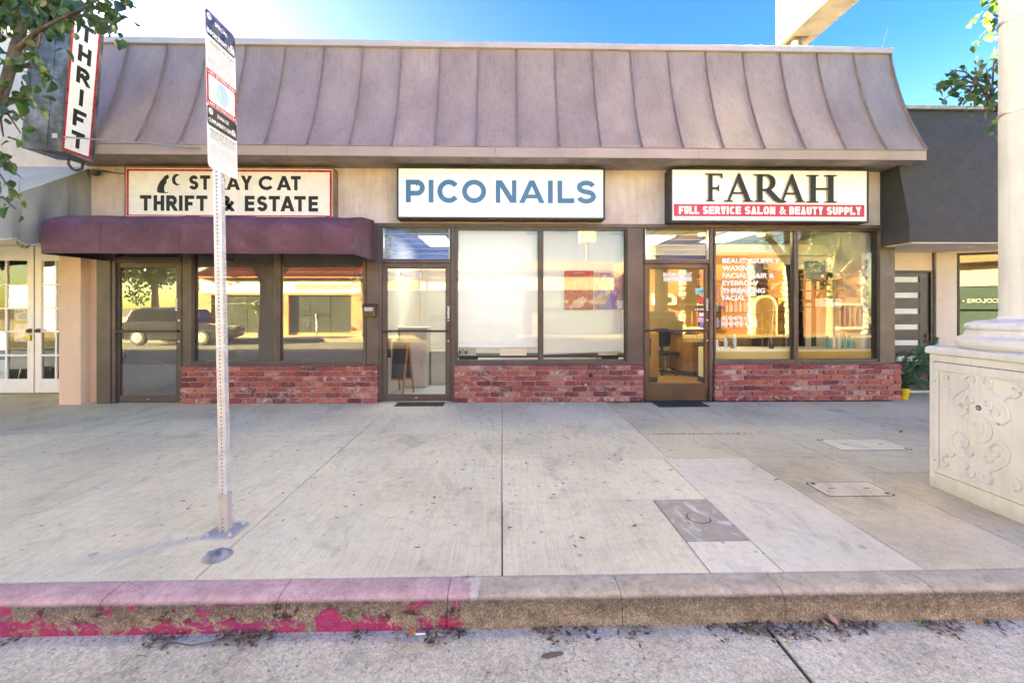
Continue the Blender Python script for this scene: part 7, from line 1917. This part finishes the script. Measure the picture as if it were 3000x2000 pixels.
dec(551, 604, 754, 794, 'sign_crimson'); dec(556, 599, 760, 788, 'white_print', lay=1); dec(548, 604, 800, 839, 'lilac_bag'); text('sticker_lettering', 'ACTION', MATS['sign_navy'], D3, xd_(552), YD - .001, zd_(816), .018, width=xd_(600) - xd_(552)); text('sticker_lettering', 'ALARM', MATS['sign_navy'], D3, xd_(552), YD - .001, zd_(830), .018, width=xd_(600) - xd_(552))
flat('sticker', MB().add([(xd_(p[0]), YD, zd_(p[1])) for p in [(557, 888), (611, 888)] + [(584 + 27 * math.cos(t), 870 - 25 * math.sin(t)) for t in [i * PI / 10 for i in range(11)]]], [tuple(range(13))]), MATS['violet_print'], D3)

# ================================================================ the other side of the street, seen mirrored in the glass
def brickwall(name, c1, c2, mortar, scale=4.2):
    m, n = newmat(name)
    b = n.new('ShaderNodeTexBrick'); b.inputs['Scale'].default_value = scale
    b.inputs['Color1'].default_value = (*c1, 1); b.inputs['Color2'].default_value = (*c2, 1); b.inputs['Mortar'].default_value = (*mortar, 1); b.inputs['Mortar Size'].default_value = .012
    g_ = n.new('ShaderNodeNewGeometry'); s = n.new('ShaderNodeSeparateXYZ'); c = n.new('ShaderNodeCombineXYZ')
    n.lk(g_.outputs['Position'], s.inputs[0]); n.lk(s.outputs['X'], c.inputs['X']); n.lk(s.outputs['Z'], c.inputs['Y']); n.lk(c.outputs[0], b.inputs['Vector'])
    n.lk(b.outputs['Color'], n.p.inputs['Base Color']); n.p.inputs['Roughness'].default_value = .85
    MATS[name] = m
brickwall('brick_red', (.42, .15, .07), (.34, .11, .055), (.42, .36, .3)); brickwall('brick_tan', (.48, .27, .17), (.40, .21, .13), (.46, .4, .33))
mat('tile_red', (.40, .11, .055), (.28, .07, .035), rough=.7, scale=5); mat('fascia_white', (.78, .74, .66), rough=.7); mat('store_dark', (.035, .045, .04), (.025, .032, .028), rough=.25, scale=2); mat('store_teal', (.09, .15, .155), (.07, .12, .125), rough=.4, scale=2); mat('quoin', (.74, .67, .54), rough=.8); mat('door_wood', (.32, .19, .08), (.2, .11, .045), rough=.6, scale=4); mat('red_frame', (.42, .10, .05), rough=.5); mat('sign_yellow', (.75, .55, .06), rough=.5)
OY = -9.9
def far_text(e, body, m, x_right, z, h, wd, y=None):
    "lettering that faces the shops (towards +y)"
    o = link('lettering', text_mesh(body, MATS[m], h, width=wd, bold=h * .04), e); o.rotation_euler = (0, 0, PI); o.location = (x_right, (OY if y is None else y) + .03, z); return o
def far_building(name, px0, px1, ztop, m, label):
    x0, x1 = RX(px0, OY), RX(px1, OY)
    e = empty(name, (0, 0, 0), label=label, cat='building')
    box('wall', x0, x1, OY - 8, OY - .3, -.02, ztop, MATS[m], e, 0)
    return e, x0, x1
# building A: red tiled roof, white fascia, brick piers
eA, a0, a1 = far_building('tiled_shop', 585, 1072, RZ(796, OY), 'brick_red', 'brick shop with red tiled roof across the street, mirrored in the thrift windows')
zb0, zb1 = RZ(858, OY), RZ(822, OY)
box('fascia', a0 + .02, a1 - .3, OY - .29, OY + .02, zb0, zb1, MATS['fascia_white'], eA, 0)
box('brick_course', a0 + .02, a1, OY - .29, OY + .01, zb0 - .12, zb0 - .002, MATS['brick_red'], eA, 0)
MB().prism([(OY + .35, zb1 + .12), (OY + .35, zb1 + .18), (OY - 2.6, zb1 + 1.35), (OY - 2.6, zb1 + .12)], 'x', a0 - .2, a1 + 5.5).build('tile_roof', MATS['tile_red'], eA)
tl = MB(); k = a0 - .15
while k < a1 + 5.4: tl.tube([(k, OY + .36, zb1 + .19), (k, OY - 2.6, zb1 + 1.36)], .06, 5, caps=False); k += .22
tl = tl.build('roof_tile', MATS['tile_red'], eA); tl['kind'] = 'stuff'
for p0, p1 in ((588, 620), (822, 846), (1030, 1072)): box('pier', RX(p0, OY), RX(p1, OY), OY - .29, OY + .05, -.02, zb0 - .13, MATS['brick_red'], eA, 0)
for p0, p1 in ((622, 720), (722, 820), (848, 905), (907, 965), (967, 1028)): box('storefront_glass', RX(p0, OY), RX(p1, OY), OY - .29, OY - .12, .12, zb0 - .13, MATS['store_dark'], eA, 0)
box('stall_riser', RX(622, OY), RX(1028, OY), OY - .29, OY - .1, -.02, .118, MATS['brick_red'], eA, 0)
far_text(eA, 'THE BACKHOUSE', 'brown_print', RX(1035, OY), (zb0 + zb1) / 2 - .12, .24, RX(1035, OY) - RX(862, OY), OY + .03)
aw_ = MB()
for k in range(6): aw_.tube([(RX(640 + k * 32, OY), OY, 2.0), (RX(640 + k * 32, OY), OY + .9, 1.7)], .02, 5)
aw_.tube([(RX(640, OY), OY + .9, 1.7), (RX(800, OY), OY + .9, 1.7)], .02, 5).build('awning_frame', mat('frame_green', (.12, .17, .12), rough=.5), eA)
# building B: tan brick parade with teal fronts
eB, b0, b1 = far_building('teal_parade', 1072.5, 1800, RZ(762, OY), 'brick_tan', 'tan brick parade with teal shop fronts across the street, mirrored in the nail shop glass')
box('white_band', b0 + .1, b1 - .02, OY - .29, OY + .02, RZ(850, OY), RZ(812, OY), MATS['fascia_white'], eB, 0)
box('cornice', b0 + .02, b1 - .02, OY - .29, OY + .06, RZ(798, OY), RZ(793, OY), MATS['store_dark'], eB, 0)
for p0, p1 in ((1085, 1200), (1235, 1335), (1405, 1530), (1575, 1785)):
    box('shop_front', RX(p0, OY), RX(p1, OY), OY - .29, OY - .1, .05, RZ(905, OY), MATS['store_dark' if p0 < 1400 else 'store_teal'], eB, 0)
    box('shop_fascia', RX(p0, OY) - .05, RX(p1, OY) + .05, OY - .29, OY + .04, RZ(904.5, OY), RZ(852, OY), MATS['store_dark' if p0 < 1400 else 'store_teal'], eB, 0)
box('yellow_sign', RX(1080, OY), RX(1225, OY), OY + .021, OY + .06, RZ(846, OY), RZ(812, OY), MATS['sign_yellow'], eB, 0)
far_text(eB, 'DK  DESIGNER KITCHENS', 'white_print', RX(1528, OY), RZ(889, OY), .17, RX(1528, OY) - RX(1415, OY) - .05, OY + .045)
far_text(eB, 'COLORS • CUTS • STYLES', 'white_print', RX(1775, OY), RZ(889, OY), .17, RX(1775, OY) - RX(1627, OY), OY + .045)
# building C: red brick with pale quoins
eC, c0, c1 = far_building('quoin_house', 1900, 2548, RZ(735, OY), 'brick_red', 'red brick building with pale quoins across the street, mirrored in the salon glass')
for px in (2002, 2250 - 45, 2310, 2537):
    for k in range(14):
        w_ = .26 if k % 2 else .16; x = RX(px, OY); z = .02 + k * .30
        box('quoin', x - w_ / 2, x + w_ / 2, OY - .29, OY + .03, z, z + .235, MATS['quoin'], eC, 0)
for p0, p1 in ((2012, 2075), (2462, 2522)):
    x0, x1, z0, z1 = RX(p0, OY), RX(p1, OY), RZ(957, OY), RZ(895, OY)
    wn = box('window', x0, x1, OY - .29, OY - .05, z0, z1, MATS['store_dark'], eC, 0)
    for k in range(5): box('glazing_bar', x0 + (x1 - x0) * k / 4 - .02, x0 + (x1 - x0) * k / 4 + .02, OY - .05, OY + .0, z0, z1, MATS['red_frame'], wn, 0)
    for k in range(5): box('glazing_bar', x0, x1, OY - .05, OY - .004, z0 + (z1 - z0) * k / 4 - .02, z0 + (z1 - z0) * k / 4 + .02, MATS['red_frame'], wn, 0)
    box('sill', x0 - .1, x1 + .1, OY - .29, OY + .07, z0 - .16, z0 - .022, MATS['quoin'], eC, 0); box('lintel', x0 - .1, x1 + .1, OY - .29, OY + .05, z1 + .022, z1 + .14, MATS['quoin'], eC, 0)
xa, ra = RX(2240, OY), .70
pts = [(xa - ra, -.02), (xa - ra, 1.5)] + [(xa + ra * math.cos(t), 1.5 + ra * math.sin(t)) for t in [PI - i * PI / 12 for i in range(1, 12)]] + [(xa + ra, 1.5), (xa + ra, -.02)]
pin = [(xa + (p[0] - xa) * .78, p[1] if p[1] <= 1.5 else 1.5 + (p[1] - 1.5) * .78) for p in pts]
MB().prism(pts, 'y', OY - .29, OY + .06).build('arch_surround', MATS['quoin'], eC); MB().prism(pin, 'y', OY + .061, OY + .075).build('arch_door', MATS['door_wood'], eC)
xg0, xg1 = RX(1915, OY), RX(1972, OY)
MB().prism([(OY - .29, RZ(893, OY)), (OY + .5, RZ(893, OY)), (OY + .5, RZ(872, OY)), (OY - .29, RZ(858, OY))], 'x', xg0, xg1).build('shop_awning', MATS['fascia_white'], eC)
far_text(eC, 'Gyu', 'black_print', RX(1940, OY), RZ(876, OY), .14, .4, OY + .49); far_text(eC, 'Japanese', 'black_print', RX(1940, OY), RZ(885, OY), .09, .42, OY + .49)
MB().box(RX(1943, OY), RX(1956, OY), OY + .5, OY + .512, RZ(886, OY), RZ(872, OY)).build('awning_mark', MATS['black_print'], eC)
# roof mounted sign box far behind
fs = empty('far_roof_sign', (RX(1720, -11.5), -11.5, 0), label='pale box sign on a pole above the parade across the street', cat='sign'); box('cabinet', -.45, .45, -.3, .3, RZ(712, -11.5), RZ(655, -11.5), MATS['fascia_white'], fs); MB().tube([(0, 0, 3.0), (0, 0, RZ(712, -11.5))], .09, 10).build('pole', MATS['pole_grey'], fs)
# trees across the street
def far_tree(name, x, y, h, r, label, seed, pale=False, low=.45):
    rs = random.Random(seed); t = empty(name, (x, y, -.02), label=label, cat='tree', group='trees across the street')
    MB().tube([(0, 0, 0), (.03, .02, h * .25), (-.03, 0, h * .5), (.02, 0, h * .7)], [.22 if r > 1.5 else .05, .19 if r > 1.5 else .04, .15 if r > 1.5 else .03, .06 if r > 1.5 else .02], 10).build('trunk', MATS['bark_pale' if pale else 'bark'], t, smooth=True)
    for k in range(5):
        a = k * 1.26 + rs.random(); MB().tube([(0, 0, h * (.42 + .05 * k)), (math.cos(a) * r * .4, math.sin(a) * r * .4, h * (.6 + .04 * k)), (math.cos(a) * r * .75, math.sin(a) * r * .75, h * (.72 + .04 * k))], [.08 if r > 1.5 else .02, .05 if r > 1.5 else .012, .015], 6).build('limb', MATS['bark_pale' if pale else 'bark'], t)
    mb = MB(); s = .16 if r > 1.5 else .08; lv, lf = leaf_shape(s, s * .8, .3, .2)
    cl = [(Vector((rs.gauss(0, .5) * r, rs.gauss(0, .5) * r, h * (.72 + rs.gauss(0, .13)))), r * rs.uniform(.25, .5)) for _ in range(22 if r > 1.5 else 8)]
    for i in range(int(2600 * min(1, r / 2)) if r > 1.5 else 260):
        c, q = rs.choice(cl); d = Vector((rs.gauss(0, 1), rs.gauss(0, 1), rs.gauss(0, 1))).normalized() * q * rs.random() ** .4
        M = Matrix.Translation(c + d) @ leaf_rot(rs); mb.add([M @ Vector(v) for v in lv], lf)
    me = bpy.data.meshes.new('crown'); me.from_pydata(mb.v, [], mb.f); me.materials.append(MATS['leaf_green']); o = link('crown', me, t); o['kind'] = 'stuff'
far_tree('far_tree', RX(2432, -8.6), -8.6, 6.6, 2.3, 'large pale barked tree across the street, mirrored in the right salon window', 5, True)
far_tree('far_tree', RX(455, -11.5), -11.5, 5.6, 2.2, 'dark leafy tree across the street, mirrored in the thrift shop door', 6)
far_tree('far_tree', RX(300, -10.5), -10.5, 5.0, 2.0, 'dark leafy tree across the street, mirrored in the french doors', 9)
far_tree('far_tree', RX(1062, -8.5), -8.5, 3.7, .9, 'young leafy tree across the street before the brick pier', 11)
far_tree('far_tree', RX(758, -8.1), -8.1, 2.1, .4, 'staked sapling across the street before the tiled shop', 12)
far_tree('far_tree', RX(1298, -8.1), -8.1, 2.2, .4, 'slender sapling across the street before the teal parade', 13)
# parking meter
pm_ = empty('parking_meter', (RX(928, -7.6), -7.6, -.02), label='grey parking meter on the far pavement, mirrored in the thrift window', cat='meter')
MB().tube([(0, 0, 0), (0, 0, .95)], .025, 8).build('post', MATS['galvanised'], pm_); MB().lathe([(.05, .95), (.065, .97), (.075, 1.08), (.07, 1.15), (.04, 1.2), (0, 1.21)], 14).build('head', MATS['aged_metal'], pm_, smooth=True)
# cars parked on the far side
mat('car_black', (.02, .02, .024), (.016, .016, .019), rough=.2, scale=3, coat=.8); mat('car_grey', (.07, .075, .08), (.06, .064, .068), rough=.22, metal=.4, scale=3, coat=.8); mat('car_glass', (.01, .012, .014), rough=.05, scale=3); mat('tyre', (.02, .02, .02), rough=.9, scale=9); mat('rim', (.5, .5, .52), rough=.3, metal=.8); mat('lamp_red', (.4, .01, .01), rough=.2); mat('lamp_clear', (.7, .7, .7), rough=.15)
def car(x, y, m, label, suv):
    e = empty('parked_car', (x, y, -.165), label=label, cat='car', group='cars across the street')
    Hh = 1.66 if suv else 1.45; L = 2.25
    body = [(-L, .38), (-L - .03, .62), (-L + .04, .88), (-L + .22, 1.02), (-1.1, 1.06), (.9, 1.02), (1.55, .96), (L - .1, .82), (L, .62), (L - .03, .36), (1.9, .24), (-1.9, .24)]
    cab = [(-L + .16, 1.03), (-1.75, Hh - .08), (-1.3, Hh), (.1, Hh), (.5, Hh - .1), (1.22, 1.0)]
    MB().prism(body, 'y', -.88, .88).build('body', MATS[m], e, bevel=.06); MB().prism(cab, 'y', -.72, .72).build('cabin', MATS[m], e, bevel=.06)
    for s in (-1, 1):
        gw = [(-1.85, 1.07), (-1.5, Hh - .12), (-.75, Hh - .08), (-.75, 1.07)], [(-.68, 1.07), (-.68, Hh - .08), (.12, Hh - .08), (.12, 1.06)], [(.19, 1.06), (.19, Hh - .1), (.42, Hh - .16), (.98, 1.05)]
        for g_ in gw: MB().prism(g_, 'y', s * .722, s * .732).build('window', MATS['car_glass'], e)
        for wx in (-1.35, 1.38):
            w_ = MB().lathe([(.24, -.11), (.33, -.10), (.345, -.06), (.345, .06), (.33, .10), (.24, .11)], 24, (wx, s * .80, .345), 'y').build('wheel', MATS['tyre'], e, smooth=True)
            MB().lathe([(.23, .0), (.22, s * .115), (.05, s * .125), (0, s * .125)], 20, (wx, s * .80, .345), 'y').build('rim', MATS['rim'], w_, smooth=True)
        MB().box(-L - .01, -L + .12, s * .55, s * .87, .8, .95).build('tail_lamp', MATS['lamp_red'], e); MB().box(L - .25, L - .02, s * .5, s * .85, .68, .8).build('headlight', MATS['lamp_clear'], e)
        MB().box(.75, .9, s * .88, s * 1.0, 1.02, 1.14).build('mirror', MATS[m], e, bevel=.03)
    MB().prism([(.53, Hh - .1), (1.24, 1.01), (1.26, 1.015), (.55, Hh - .085)], 'y', -.66, .66).build('windscreen', MATS['car_glass'], e)
car(RX(540, -6.1), -6.1, 'car_black', 'black estate car parked across the street, mirrored in the thrift shop door', True)
car(RX(1350, -6.1) + .3, -6.1, 'car_grey', 'grey saloon parked across the street, mirrored in the nail shop door', False)

for k, (tx, ty, hh_, rr_) in enumerate(((-10.9, 3.2, 6.2, 2.2), (-15.2, 2.9, 6.8, 2.5), (-20, 3.1, 6.5, 2.4))):  # unseen trees added to hold back the sky glow on the column
    far_tree('street_tree', tx, ty, hh_, rr_, ('nearest', 'middle', 'farthest')[k] + ' of the unseen trees added down the street to the left to block sky glow', 60 + k)
